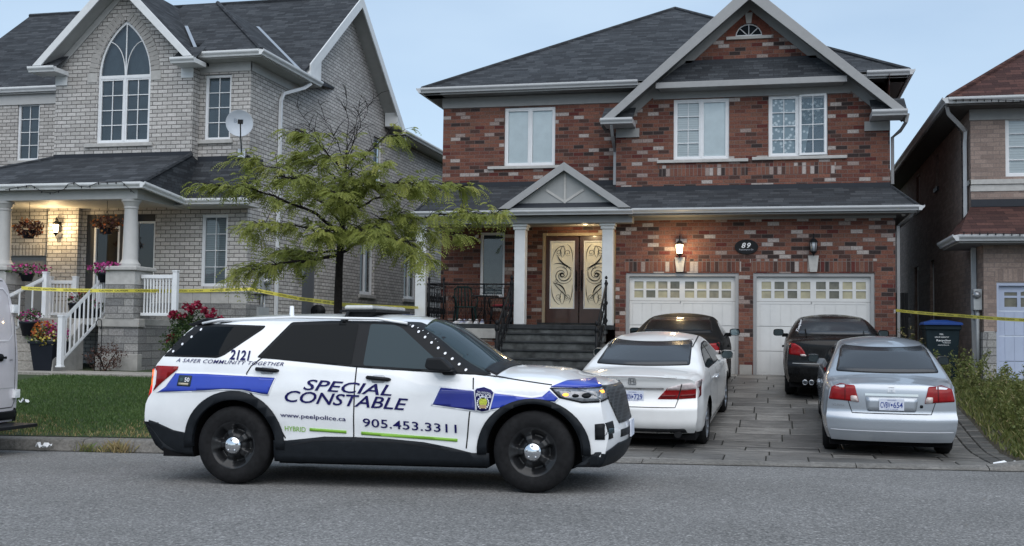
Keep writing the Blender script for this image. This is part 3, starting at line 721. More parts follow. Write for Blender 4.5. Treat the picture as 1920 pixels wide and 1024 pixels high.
# ================================================================== RED BRICK HOUSE
def red_house():
    H = thing('house', 'two storey red brick house with front gable, twin white garage doors and dark shingled roof', 'house', (-2.8, 26, .72), group='houses along the street')
    G, U, MN = 25.0, 26.0, 26.6                       # garage wall, upper gable wall, recessed main wall
    xl = X_(830, 300, MN); xg0, xg1 = -3.47, X_(1679, 520, G); xu0, xu1 = X_(1155, 300, U), X_(1669, 300, U)
    gd = [(X_(1173, 600, G), X_(1385, 600, G)), (X_(1412, 600, G), X_(1640, 600, G))]; gz = (.66, Z_(1400, 512, G))
    BACK = 37.5
    mb = MB()
    add_wall(mb, rect(xg0, xg1, .5, 4.16), [rect(gd[0][0], gd[0][1], gz[0], gz[1]), rect(gd[1][0], gd[1][1], gz[0], gz[1])], front(G), .16)
    # main wall: lower window, door, upper window
    lw = (X_(900, 500, MN), X_(946, 500, MN), Z_(920, 557, MN), Z_(920, 436, MN)); uw = (X_(946, 250, MN), X_(1041, 250, MN), Z_(990, 311, MN), Z_(990, 201, MN))
    dr = (X_(1017, 520, MN), X_(1017, 520, MN) + 1.80, 1.80, Z_(1050, 437, MN))
    add_wall(mb, rect(xl, xu0 + .1, .5, 7.6), [rect(*lw), rect(*dr), rect(*uw)], front(MN), .12)
    AP, SL = 9.50, .885; ax = (X_(1125, 232, 25.4) + X_(1703, 208, 25.4)) / 2
    zr = lambda x: AP - SL * abs(x - ax) - .10
    w1 = (X_(1263, 240, U), X_(1367, 240, U), Z_(1315, 299, U), Z_(1315, 185, U)); w2 = (X_(1441, 240, U), X_(1552, 240, U), Z_(1495, 293, U), Z_(1495, 177, U))
    vx0, vx1, vz0, vz1 = X_(1379, 67, U), X_(1429, 66, U), Z_(1404, 68, U), Z_(1404, 45, U)
    vr = (vx1 - vx0) / 2; vc = (vx0 + vx1) / 2
    arch = [(vx0, vz0)] + [(vc + vr * math.cos(a), vz0 + (vz1 - vz0) * math.sin(a)) for a in [math.pi - i * math.pi / 10 for i in range(1, 10)]] + [(vx1, vz0)]
    arch = arch[::-1]
    add_wall(mb, [(xu0, 4.6), (xu1, 4.6), (xu1, zr(xu1)), (ax, AP - .1), (xu0, zr(xu0))], [rect(*w1), rect(*w2), arch], front(U), .12)
    add_wall(mb, rect(G, BACK, .5, 4.2), [], sideR(xg1)); add_wall(mb, rect(U, BACK, 4.5, 7.5), [], sideR(xu1)); add_wall(mb, rect(MN, BACK, .5, 7.5), [], sideL(xl))
    add_wall(mb, rect(G, MN, .5, 4.16), [], sideL(xg0)); add_wall(mb, rect(U, MN, 4.5, 7.0), [], sideL(xu0)); add_wall(mb, rect(xl, xg1, .5, 7.5), [], front(BACK))
    mb.build('wall', M_red, H, True)
    # soldier courses, brick arch round the vent
    mb = MB(); p = -.004
    for a, b in gd: wbox(mb, front(G), a - .05, b + .05, gz[1] + .03, gz[1] + .31, p, .02)
    mb.build('soldier_course', M_redS, H, True)
    mb = MB()
    for a, b in ((X_(1236, 320, U), X_(1402, 320, U)), (X_(1418, 320, U), X_(1565, 320, U))): wbox(mb, front(U), a, b, Z_(1400, 328, U), Z_(1400, 307, U), p, .02)
    mb.build('soldier_course', M_redS, H, True)
    mb = MB(); k = 15
    for i in range(k):
        a0 = math.pi * i / k + .012; a1 = math.pi * (i + 1) / k - .012
        f = lambda a, r: (vc + (vr + r) * math.cos(a), U - .012, vz0 + (vz1 - vz0 + r) * math.sin(a))
        mb.prism([f(a0, .02), f(a1, .02), f(a1, .21), f(a0, .21)], (0, .03, 0))
    mb.build('brick_arch', plain('arch brick', (.15, .055, .04), .9, var=.35, scale=5), H, True)
    mb = MB(); zt = vz1 + .01
    mb.prism([(vc - .055, U - .03, zt), (vc + .055, U - .03, zt), (vc + .085, U - .03, zt + .25), (vc - .085, U - .03, zt + .25)], (0, .06, 0))
    bevel(mb.build('keystone', M_cream, H, True))
    # sills
    for a, b, z in ((X_(1232, 305, U), X_(1403, 303, U), Z_(1315, 299, U)), (X_(1410, 303, U), X_(1588, 297, U), Z_(1495, 293, U)), (X_(915, 315, MN), X_(1052, 312, MN), Z_(990, 311, MN)), (X_(1362, 72, U), X_(1447, 70, U), vz0)):
        mb = MB(); wbox(mb, front(MN if a < -4.5 else U), a, b, z - .075, z - .003, -.06, .05); bevel(mb.build('sill', M_cream, H, True), .008)
    # windows
    window(H, *w1, front(U), 2, [(2, 4), None], [(M_blind, 0, .5, 0, 1), (M_curt, .5, 1, 0, 1)])
    window(H, *w2, front(U), 2, [(2, 4), None], [(M_lace, 0, .5, 0, 1), (M_curtd, .5, 1, 0, 1)])
    # second sash stands ajar
    a0, a1 = (w2[0] + w2[1]) / 2 + .03, w2[1] - .02; z0, z1 = w2[2] + .02, w2[3] - .01
    mb = MB(); ang = R(9); f = .05
    def aj(u, z, d): L = u - a0; return (a0 + L * math.cos(ang) + d * math.sin(ang), U - .015 - (a1 - u) * 0 - L * math.sin(ang) * 0 - (a1 - u) * math.sin(ang) * .0 - math.sin(ang) * L * .55 + d, z)
    for (A, B, Cc, D) in ((a0, a0 + f, z0, z1), (a1 - f, a1, z0, z1), (a0 + f, a1 - f, z0, z0 + f), (a0 + f, a1 - f, z1 - f, z1)):
        mb.prism([aj(A, Cc, 0), aj(B, Cc, 0), aj(B, D, 0), aj(A, D, 0)], (0, .035, 0))
    c = (a0 + a1) / 2; mb.prism([aj(c - .008, z0 + f, .006), aj(c + .008, z0 + f, .006), aj(c + .008, z1 - f, .006), aj(c - .008, z1 - f, .006)], (0, .012, 0))
    for i in range(1, 4):
        zz = z0 + (z1 - z0) * i / 4; mb.prism([aj(a0 + f, zz - .008, .005), aj(a1 - f, zz - .008, .005), aj(a1 - f, zz + .008, .005), aj(a0 + f, zz + .008, .005)], (0, .012, 0))
    sa = mb.build('open_sash', M_white, H, True)
    q = MB(); q.poly([aj(a0 + f, z0 + f, .02), aj(a1 - f, z0 + f, .02), aj(a1 - f, z1 - f, .02), aj(a0 + f, z1 - f, .02)]); q.build('pane', M_glass, sa)
    q = MB(); zc = z0 + (z1 - z0) * .45
    q.poly([(a0, U + .085, zc), (a1 - .1, U + .085, zc + .05), (a1, U + .085, z1), (a0, U + .085, z1)]); q.poly([(a0, U + .083, z0), (a0 + .12, U + .083, z0), (a0 + .22, U + .083, zc + .05), (a0, U + .083, zc + .05)])
    q.build('curtain', M_lace, sa)
    window(H, *uw, front(MN), 2, None, M_curt)
    window(H, *lw, front(MN), 1, None, M_curtd)
    # round-top vent window
    mb = MB()
    ring = [(vc + vr * math.cos(a), vz0 + (vz1 - vz0) * math.sin(a)) for a in [math.pi * i / 16 for i in range(17)]]
    mb.tube([(x, U + .03, z) for x, z in ring], .022, 6); mb.box(vx0, vx1, U + .01, U + .05, vz0, vz0 + .035)
    for a in (45, 90, 135): mb.tube([(vc, U + .035, vz0), (vc + vr * math.cos(R(a)), U + .035, vz0 + (vz1 - vz0) * math.sin(R(a)))], .013, 5)
    vw = mb.build('vent_window', M_white, H, True)
    q = MB(); q.poly([(x, U + .06, z) for x, z in ring][::-1]); q.build('pane', M_tint, vw)
    # garage doors
    for (a, b) in gd:
        tr = MB(); wbox(tr, front(G), a, a + .075, gz[0], gz[1], .02, .14); wbox(tr, front(G), b - .075, b, gz[0], gz[1], .02, .14); wbox(tr, front(G), a + .075, b - .075, gz[1] - .075, gz[1], .022, .14)
        A, B, Z0, Z1 = a + .075, b - .075, gz[0] + .03, gz[1] - .075
        d = MB(); hh = (Z1 - Z0) / 4; D0 = .10
        pw = (B - A - .20) / 2
        for k in range(3):
            z0, z1 = Z0 + k * hh, Z0 + (k + 1) * hh - .006
            wbox(d, front(G), A, B, z0, z1, D0 + .012, D0 + .05)
            for sgn in (0, 1):
                p0 = A + .07 + sgn * (pw + .06)
                if k in (0, 1, 2):
                    wbox(d, front(G), p0 - .07, p0 - .004, z0, z1, D0, D0 + .012)
                    n = 5
                    zz0 = z0 + (.07 if k == 0 else 0); zz1 = z1 - (.05 if k == 2 else 0)
                    for i in range(n): wbox(d, front(G), p0 + pw * i / n + .007, p0 + pw * (i + 1) / n - .007, zz0 + .007, zz1 - .007, D0 + .003, D0 + .018)
                    if k == 0: wbox(d, front(G), p0 - .004, p0 + pw + .004, z0, zz0, D0, D0 + .012)
                    if k == 2: wbox(d, front(G), p0 - .004, p0 + pw + .004, zz1, z1, D0, D0 + .012)
            wbox(d, front(G), B - .07, B, z0, z1, D0, D0 + .012)
        z0, z1 = Z0 + 3 * hh, Z1                 # glazed top section with real openings
        hs = []; nh = 4
        px0 = A + .12; ow = .205; gap = (pw - .06 - nh * ow) / (nh - 1)
        for sgn in (0, 1):
            s0 = A + .105 + sgn * (pw + .06)
            for i in range(nh):
                u = s0 + i * (ow + gap)
                for r_ in range(2): hs.append(rect(u, u + ow, z0 + .07 + r_ * .20, z0 + .07 + r_ * .20 + .165))
        add_wall(d, rect(A, B, z0, z1), hs, lambda u, z, dd: (u, G + D0 + dd, z), .03)
        gdr = d.build('garage_door', M_gar, H, True)
        tr.build('door_trim', M_trim, gdr)
        for h in hs:
            q = MB(); q.poly([(p_[0], G + D0 + .02, p_[1]) for p_ in h]); q.build('pane', random.choice([M_gp1, M_gp1, M_gp2, M_gp3]), gdr)
        s = MB(); s.box(A, B, G + .09, G + .15, Z0 - .035, Z0); s.build('door_seal', M_seam, gdr)
    # stone base of the pier
    mb = MB(); mb.box(gd[0][1] + .02, gd[1][0] - .02, G - .02, G + .05, .5, .93); mb.build('pier_base', M_conc, H, True)
    # ---------------- roofs
    e = 7.58; ey = MN - .45; xe0, xe1 = X_(791, 178, ey), X_(1705, 142, ey); hw = (xe1 - xe0) / 2; pk = (( xe0 + xe1) / 2, ey + hw, 10.95)
    r = MB(); yb = ey + 2 * hw
    roof_slab(r, [(xe0, ey, e), (xe1, ey, e), pk]); roof_slab(r, [(xe1, ey, e), (xe1, yb, e), pk]); roof_slab(r, [(xe1, yb, e), (xe0, yb, e), pk]); roof_slab(r, [(xe0, yb, e), (xe0, ey, e), pk])
    y0 = 25.42; slp = (pk[2] - e) / hw
    fx0, fx1 = X_(1125, 232, 25.4) + .02, X_(1703, 208, 25.4) - .02
    yr = ey + (AP - e) / slp; xin = (AP - e) / SL
    roof_slab(r, [(ax, y0, AP), (ax, yr, AP), (ax - xin, ey + .1, e), (ax - xin, ey + .3, e - .05), (fx0, ey + .3, AP - SL * (ax - fx0)), (fx0, y0, AP - SL * (ax - fx0))], .06)
    roof_slab(r, [(ax, y0, AP), (fx1, y0, AP - SL * (fx1 - ax)), (fx1, ey + .3, AP - SL * (fx1 - ax)), (ax + xin, ey + .1, e), (ax, yr, AP)], .06)
    rr = r.build('roof', M_shg, H, True, fix=True)
    cp = MB()
    for q in ((xe0, ey), (xe1, ey)): cp.tube([(q[0], q[1], e + .01), (pk[0], pk[1], pk[2] + .01)], .055, 6, 0, True, False)
    cp.each('ridge_cap', M_shg, rr)
    # main soffit, frieze and gutters
    mb = MB(); mb.box(xe0 + .05, xe1 - .05, ey + .02, MN + .05, e - .15, e - .12)
    mb.box(xe0 + .05, xl + .05, ey, BACK, e - .15, e - .12); mb.box(xu1 - .05, xe1 - .05, ey, BACK, e - .15, e - .12); mb.each('soffit', M_soff, H, True)
    mb = MB(); mb.box(xl - .02, xu0 + .3, MN - .03, MN + .02, e - .42, e - .16); mb.box(xe0 + .03, xe1 - .03, ey + .0, ey + .03, e - .16, e + .005); mb.each('frieze_board', M_trimd, H, True, bev=.004)
    mb = MB(); gutter(mb, (xe0, ey, e + .01), (X_(1196, 162, ey), ey, e + .01), (0, -1, 0)); gutter(mb, (X_(1625, 146, ey), ey, e + .01), (xe1, ey, e + .01), (0, -1, 0))
    gutter(mb, (xe0, yb, e + .01), (xe0, ey - .1, e + .01), (-1, 0, 0)); gutter(mb, (xe1, ey - .1, e + .01), (xe1, yb, e + .01), (1, 0, 0)); mb.each('gutter', M_gut, H, True, fix=True)
    # front gable: bargeboards, sloping soffit, frieze on the wall
    mb = MB(); bw_ = .29
    for fx in (fx0, fx1):
        zf = AP - SL * abs(fx - ax)
        mb.prism([(ax, y0 - .03, AP + .01), (fx, y0 - .03, zf + .01), (fx + (bw_ / SL * .78 if fx < ax else -bw_ / SL * .78), y0 - .03, zf + .01), (ax, y0 - .03, AP - bw_ - .03)], (0, .035, 0))
    o = mb.build('bargeboard', M_trim, H, True, fix=True); bevel(o, .006)
    mb = MB()
    for fx in (fx0, fx1):
        zf = AP - SL * abs(fx - ax); mb.prism([(ax, y0, AP - .13), (fx, y0, zf - .13), (fx, U, zf - .13), (ax, U, AP - .13)], (0, 0, -.02))
    mb.each('soffit', M_soff, H, True, fix=True)
    mb = MB()
    for fx, xw in ((fx0, xu0), (fx1, xu1)):
        zf = AP - SL * abs(xw - ax)
        mb.prism([(ax, U - .03, AP - .15), (xw, U - .03, zf - .15), (xw, U - .03, zf - .40), (ax, U - .03, AP - .40)], (0, .028, 0))
    mb.each('frieze_board', M_trimd, H, True, fix=True)
    # pent roof band across the gable
    ty, tz = U - .01, Z_(1405, 112, U); by, bz = U - .42, Z_(1405, 150, U - .42)
    mb = MB(); hx0 = (AP - .25 - tz) / SL; hx1 = (AP - .27 - bz) / SL
    mb.prism([(ax - hx1, by, bz), (ax + hx1, by, bz), (ax + hx0, ty, tz), (ax - hx0, ty, tz)], (0, .0, -.03)); pr = mb.build('pent_roof', M_shg, H, True, fix=True)
    mb = MB(); mb.prism([(ax - hx0 - .05, ty - .02, tz - .07), (ax + hx0 + .05, ty - .02, tz - .07), (ax + hx0 - .02, ty - .02, tz + .03), (ax - hx0 + .02, ty - .02, tz + .03)], (0, .015, 0)); mb.each('flashing', M_drip, pr)
    mb = MB(); mb.box(ax - hx1 - .02, ax + hx1 + .02, by - .05, by + .02, bz - .13, bz + .01); bevel(mb.build('pent_fascia', M_trim, H, True), .008)
    mb = MB(); mb.box(ax - hx1 + .05, ax + hx1 - .05, by + .02, U, bz - .13, bz - .10); mb.box(ax - hx1 - .12, ax + hx1 + .12, U - .035, U - .004, w1[3] + .01, bz - .10); mb.build('pent_soffit', M_trimd, H, True)
    # gable returns
    for s, fx, xw in ((-1, fx0, xu0), (1, fx1, xu1)):
        zf = AP - SL * abs(fx - ax); inn = fx + s * -.74
        mb = MB(); gutter(mb, (fx, y0 - .02, zf + .03), (inn, y0 - .02, zf + .03), (0, -1, 0), .13)
        mb.box(min(fx, inn), max(fx, inn), y0 - .02, U - .01, zf - .10, zf + .02); rt = mb.build('gable_return', M_gut, H, True, fix=True)
        mb = MB(); mb.prism([(fx, y0, zf + .03), (inn, y0, zf + .03), (inn, U - .004, zf + .40), (fx, U - .004, zf + .40)], (0, 0, -.02)); mb.build('return_roof', M_shg, rt)
        mb = MB(); mb.box(min(xw, xw - s * .55), max(xw, xw - s * .55) + .0, U - .05, U - .006, zf - .32, zf - .11); mb.build('return_frieze', M_trimd, rt)
        dz = zf - .1
        if s < 0: pts = [(inn - .5, y0 + .0, dz), (inn - .52, U - .25, dz - .2), (xu0 - .10, MN - .07, dz - .45), (xu0 - .10, MN - .07, 5.15)]
        else: pts = [(fx + .02, y0 + .02, dz + .05), (fx - .01, y0 + .05, dz - .12), (fx - .10, U - .2, dz - .26), (xw + .06, U + .10, dz - .36), (xw + .06, U + .10, 5.0)]
        mb = MB(); downspout(mb, pts); mb.build('downspout', M_trim if s > 0 else M_gut, H, True)
    # ---------------- skirt roof over garage and porch
    sy, sz, sk = 24.5, Z_(1450, 391, 24.5) + .02, .40
    L0, L1 = X_(775, 385, sy), X_(1722, 387, sy)
    zz = lambda y: sz + sk * (y - sy)
    mb = MB()
    roof_slab(mb, [(L0, sy, sz), (L1, sy, sz), (xu1 + .03, U, zz(U)), (xu1 + .03, MN, zz(MN)), (xl - .03, MN, zz(MN))], .05)
    roof_slab(mb, [(L1, sy, sz), (L1, BACK, sz), (xu1 + .03, BACK, zz(U)), (xu1 + .03, U, zz(U))], .05)
    sr = mb.build('skirt_roof', M_shg, H, True, fix=True)
    cp = MB(); cp.tube([(L1, sy, sz + .01), (xu1 + .02, U, zz(U) + .01)], .035, 5, 0, True, False); cp.tube([(L0 + .05, sy, sz + .01), (xl, MN, zz(MN) + .01)], .035, 5, 0, True, False); cp.each('ridge_cap', M_shg, sr)
    mb = MB(); mb.box(xu0, xu1, U - .02, U - .003, zz(U) - .03, zz(U) + .10); mb.box(xl, xu0 - .01, MN - .02, MN - .003, zz(MN) - .03, zz(MN) + .11); mb.each('flashing', M_drip, sr)
    xj = X_(1186, 393, sy)
    mb = MB(); gutter(mb, (xj, sy, sz + .01), (L1, sy, sz + .01), (0, -1, 0), .11); gutter(mb, (L0, sy - .06, sz - .005), (xj + .02, sy - .06, sz - .005), (0, -1, 0), .11); gutter(mb, (L1, sy - .1, sz + .01), (L1, BACK, sz + .01), (1, 0, 0), .11); mb.each('gutter', M_gut, H, True, fix=True)
    mb = MB(); mb.box(xj - .1, L1 - .03, sy - .005, G + .02, sz - .14, sz - .11); mb.box(xg1 - .05, L1 - .03, G, BACK, sz - .14, sz - .11); mb.each('soffit', M_soff, H, True)
    mb = MB(); mb.box(xg0 + .25, xg1 + .02, G - .035, G - .003, Z_(1450, 411, G), sz - .14); mb.each('frieze_board', M_trimd, H, True)
    mb = MB(); downspout(mb, [(L1 - .1, sy + .05, sz - .1), (L1 - .14, sy + .2, sz - .2), (xg1 + .07, G + .12, sz - .36), (xg1 + .07, G + .12, .9)], .038); mb.build('downspout', M_trim, H, True)
    # ---------------- porch
    bz0, bz1 = Z_(1060, 420, 24.85), sz - .11
    mb = MB(); mb.box(L0 + .12, xj - .02, 24.66, 25.06, bz0, bz1); mb.box(L0 + .12, L0 + .5, 25.06, MN, bz0, bz1); mb.each('porch_beam', M_trim, H, True, bev=.008)
    mb = MB()
    n = 26
    for i in range(n):
        x0 = L0 + .5 + (xg0 - L0 - .5) * i / n; mb.box(x0 + .006, x0 + (xg0 - L0 - .5) / n, 25.0, MN, bz0 + .10, bz0 + .12)
    mb.build('porch_ceiling', plain('porch ceiling board', (.50, .49, .46), .6), H, True)
    fl = Z_(860, 607, 24.78)
    for px_ in (791, 976, 1140):
        c = X_(px_, 520, 24.9); mb = MB(); h = .125
        mb.box(c - h, c + h, 24.9 - h, 24.9 + h, fl, bz0 - .13); mb.box(c - h - .03, c + h + .03, 24.9 - h - .03, 24.9 + h + .03, bz0 - .13, bz0 - .06); mb.box(c - h - .055, c + h + .055, 24.9 - h - .055, 24.9 + h + .055, bz0 - .06, bz0 - .002)
        bevel(mb.build('porch_column', M_porchcol, H, True), .012)
    # gablet over the steps
    gy = 24.32; gx0, gx1 = X_(934, 392, gy), X_(1183, 389, gy); gcx = (gx0 + gx1) / 2; gz1 = Z_(1052, 304, gy); gz0 = sz + .02
    sl2 = (gz1 - gz0) / ((gx1 - gx0) / 2)
    yb2 = sy + (gz1 - sz) / sk
    mb = MB(); roof_slab(mb, [(gcx, gy, gz1), (gcx, yb2, gz1), (gx0, sy, gz0), (gx0, gy, gz0)], .04); roof_slab(mb, [(gcx, gy, gz1), (gx1, gy, gz0), (gx1, sy, gz0), (gcx, yb2, gz1)], .04)
    gr = mb.build('porch_gable_roof', M_shg, H, True, fix=True)
    mb = MB()
    for g in (gx0, gx1):
        s = 1 if g < gcx else -1
        mb.prism([(gcx, gy - .03, gz1 - .005), (g, gy - .03, gz0), (g + s * .16 / sl2 * 1.15, gy - .03, gz0), (gcx, gy - .03, gz1 - .19)], (0, .035, 0))
    mb.each('bargeboard', M_trim, gr, fix=True, bev=.005)
    mb = MB(); py_ = gy + .14; ix = (gz1 - .16 - gz0 - .1) / sl2
    mb.prism([(gcx - ix, py_, gz0 + .1), (gcx + ix, py_, gz0 + .1), (gcx, py_, gz1 - .16)], (0, .03, 0)); mb.box(gcx - ix - .1, gcx + ix + .1, gy + .02, py_ + .03, gz0 - .02, gz0 + .02)
    mb.build('gable_panel', M_cream2, gr, fix=True)
    mb = MB(); t = .022; zb_ = gz0 + .13
    mb.box(gcx - t, gcx + t, py_ - .02, py_, zb_, gz1 - .24)
    for s in (-1, 1): mb.prism([(gcx, py_ - .018, zb_), (gcx, py_ - .018, zb_ + .06), (gcx + s * .42, py_ - .018, zb_ + .33), (gcx + s * .44, py_ - .018, zb_ + .28)], (0, .018, 0))
    mb.build('gable_trim', M_cream, gr, fix=True)
    mb = MB(); mb.prism([(gcx - ix - .12, gy + .05, gz0 + .03), (gcx + ix + .12, gy + .05, gz0 + .03), (gcx + ix, py_ - .003, gz0 + .14), (gcx - ix, py_ - .003, gz0 + .14)], (0, 0, -.02)); mb.build('gable_flashing', M_drip, gr, fix=True)
    # porch floor, cap, brick base and steps
    xs0, xs1 = X_(937, 640, 24.6), X_(1135, 640, 24.6)
    mb = MB(); mb.box(L0 + .1, xg0 - .01, 24.70, MN + .02, fl - .10, fl); bevel(mb.build('porch_floor', M_slate, H, True), .01)
    mb = MB(); mb.box(L0 + .08, xs0 + .0, 24.66, 24.95, fl - .33, fl - .104); bevel(mb.build('stone_cap', M_conc, H, True), .012)
    mb = MB(); add_wall(mb, rect(L0 + .1, xs0, .4, fl - .332), [], front(24.72)); add_wall(mb, rect(24.72, MN, .4, fl - .1), [], sideL(L0 + .1)); mb.build('porch_base', M_red, H, True)
    nst = 6; zb = drive_z(23.2) + .02; rise = (fl - zb) / nst
    mb = MB(); tr_ = MB(); run = .27
    for k in range(nst):
        zt = fl - k * rise - (0 if k == 0 else 0); yf = 24.66 - k * run
        x1s = xs1
        mb.box(xs0 + .002, x1s, yf, 24.70 + (.3 if k == 0 else 0) - (.0), zt - rise - (.0), zt - .045 - (.06 if k == 0 else 0))
        tr_.box(xs0 - .01, x1s + .01, yf - .03, yf + run + .0, zt - .045, zt - .002) if k else tr_.box(xs0 - .01, x1s + .01, yf - .03, 24.698, zt - .10, zt - .002)
    st = mb.build('steps', M_stepr, H, True); bevel(tr_.build('treads', M_slate, st), .008)
    # double entry door with scrollwork glass
    x0, x1, z0, z1 = dr; D = MN + .05
    mb = MB(); f = .07; mb.box(x0, x0 + f, D - .06, D + .05, z0, z1); mb.box(x1 - f, x1, D - .06, D + .05, z0, z1); mb.box(x0 + f, x1 - f, D - .06, D + .05, z1 - f, z1); fr_ = mb.build('door_frame', M_tan, H, True)
    mid = (x0 + x1) / 2; lw_ = (x1 - x0 - 2 * f) / 2
    for s, (a, b) in enumerate(((x0 + f + .004, mid - .012), (mid + .012, x1 - f - .004))):
        mb = MB(); g0, g1, h0, h1 = a + .10, b - .10, z0 + .36, z1 - f - .12
        add_wall(mb, rect(a, b, z0 + .02, z1 - f - .005), [rect(g0, g1, h0, h1)], front(D), .04)
        dd = mb.build('door', M_wood, H, True)
        q = MB()
        for (A, B, C0, C1) in ((g0 - .0, g0 + .03, h0, h1), (g1 - .03, g1, h0, h1), (g0 + .03, g1 - .03, h0, h0 + .03), (g0 + .03, g1 - .03, h1 - .03, h1)): q.box(A, B, D - .012, D + .03, C0, C1)
        q.build('glass_moulding', M_white, dd)
        q = MB(); q.poly([(g0 + .03, D + .025, h0 + .03), (g1 - .03, D + .025, h0 + .03), (g1 - .03, D + .025, h1 - .03), (g0 + .03, D + .025, h1 - .03)]); q.build('glass_panel', M_dglass, dd)
        # scrolls
        q = MB(); W_, Hh = g1 - g0 - .06, h1 - h0 - .06; mir = -1 if s else 1
        def P(u, v): u = u if mir > 0 else 1 - u; return (g0 + .03 + u * W_, D + .012, h0 + .03 + v * Hh)
        asp = Hh / W_
        def spiral(cu, cv, r0, r1, a0, turns, rad=.008, ex=1):
            n = 30; pts = []; rr = []
            for i in range(n + 1):
                t = i / n; a = a0 + turns * 2 * math.pi * t; r = r0 + (r1 - r0) * t; pts.append(P(min(.985, max(.015, cu + r * math.cos(a))), cv + r * math.sin(a) / asp * ex)); rr.append(.72 * rad * (.45 + .55 * math.sin(math.pi * min(1, t * 1.0 + .08))))
            q.tube(pts, rr, 5)
        def leaf(p, c, e, wdt):
            n = 14; pts = [((1 - t) ** 2 * p[0] + 2 * t * (1 - t) * c[0] + t * t * e[0], (1 - t) ** 2 * p[1] + 2 * t * (1 - t) * c[1] + t * t * e[1]) for t in [i / n for i in range(n + 1)]]
            q.tube([P(*p_) for p_ in pts], [.75 * wdt * (.25 + math.sin(math.pi * i / n)) for i in range(n + 1)], 5)
        spiral(.50, .50, .06, .10, 0, 1, .030); spiral(.50, .50, .12, .46, .6, .85, .013); spiral(.50, .50, .16, .50, 3.4, .7, .010); spiral(.5, .5, .10, .36, 2.2, .7, .012); spiral(.5, .5, .14, .40, 5.2, .55, .010)
        spiral(.33, .84, .04, .15, 0, -1.4); spiral(.74, .84, .04, .15, 3, 1.4); spiral(.35, .16, .04, .15, 3, 1.4); spiral(.72, .16, .04, .15, 0, -1.4); spiral(.62, .615, .03, .10, 2, 1.3); spiral(.25, .40, .03, .10, 2, 1.3)
        leaf((.02, .70), (.20, .98), (.62, .93), .010); leaf((.95, .70), (.98, .92), (.70, .97), .010); leaf((.5, .76), (.30, .88), (.55, .95), .009); leaf((.5, .76), (.72, .88), (.5, .95), .009)
        leaf((.28, .80), (.36, .68), (.92, .60), .020); leaf((.10, .66), (.45, .72), (.95, .56), .012); leaf((.08, .40), (.30, .28), (.88, .12), .012); leaf((.1, .37), (.62, .36), (.66, .18), .020); leaf((.95, .35), (.97, .18), (.80, .06), .010); leaf((.02, .33), (.02, .1), (.4, .04), .010); leaf((.5, .26), (.3, .14), (.5, .05), .009); leaf((.5, .26), (.72, .14), (.5, .05), .009)
        q.build('glass_scrollwork', M_black, dd)
        q = MB(); hx = b - .055 if s == 0 else a + .055
        q.box(hx - .018, hx + .018, D - .02, D, z0 + .80, z0 + 1.30); q.tube([(hx, D - .02, z0 + 1.22), (hx, D - .06, z0 + 1.20), (hx, D - .06, z0 + .92), (hx, D - .02, z0 + .90)], .012, 6); q.build('handle', M_black, dd)
    mb = MB(); mb.box(x0 - .1, x1 + .05, D - .16, D + .04, fl + .0, z0 + .018); mb.build('threshold', M_slate, H, True)
    # pot light in the porch ceiling
    lx = X_(1098, 437, 26.0); mb = MB(); mb.lathe([(.0, bz0 + .085), (.06, bz0 + .085), (.08, bz0 + .10)], (lx, 25.9, 0), 16)
    mb.build('pot_light', M_lamp, H, True)
    pl = bpy.data.lights.new('porch_lamp', 'POINT'); pl.energy = 15; pl.color = (1, .75, .42); pl.shadow_soft_size = .06
    po = bpy.data.objects.new('porch_lamp', pl); COL.objects.link(po); po.location = (lx, 25.9, bz0 - .02); adopt(po, H, True)
    # wrought iron railings
    def scrollpanel(mb, f, L, Hh, n, r=.007):
        """f(u, v) -> point; decorative C scrolls between rails"""
        mb.tube([f(0, 1), f(L, 1)], .018, 6); mb.tube([f(0, .90), f(L, .90)], .009, 5); mb.tube([f(0, .06), f(L, .06)], .010, 5)
        for i in range(n + 1): u = L * i / n; mb.tube([f(u, .06), f(u, .90)], .008, 5)
        for i in range(n):
            c = L * (i + .5) / n; w_ = L / n * .42
            for vc_, s in ((.30, 1), (.64, -1)):
                for m_ in (-1, 1):
                    pts = []
                    for j in range(15):
                        t = j / 14; a = -math.pi * .5 + t * 2.6 * math.pi; rr_ = (1 - t * .72)
                        pts.append(f(c + m_ * (w_ * .48 + w_ * .5 * rr_ * math.cos(a)) - m_ * w_ * .02, vc_ + s * .14 * rr_ * math.sin(a)))
                    mb.tube(pts, r, 4)
            pts = [f(c + w_ * math.cos(a) * .9, .955 + .035 * math.sin(a)) for a in [i2 * math.pi / 6 for i2 in range(13)]]; mb.tube(pts, .006, 4)
    ra = X_(803, 570, 24.86); rb = X_(963, 570, 24.86); mb = MB(); hr = .90
    scrollpanel(mb, lambda u, v: (ra + u, 24.86, fl + .02 + hr * v), rb - ra, hr, 9)
    for c in (X_(802, 570, 24.86) + .03, X_(832, 570, 24.86)):
        mb.tube([(c, 24.84, fl), (c, 24.84, fl + 1.0)], .024, 6); mb.lathe([(0, 1.1), (.03, 1.06), (.035, 1.02), (.02, .99)], (c, 24.84, fl), 8)
    scrollpanel(mb, lambda u, v: (L0 + .25, 24.9 + u, fl + .02 + hr * v), 1.5, hr, 8)
    mb.build('porch_railing', M_black, H, True)
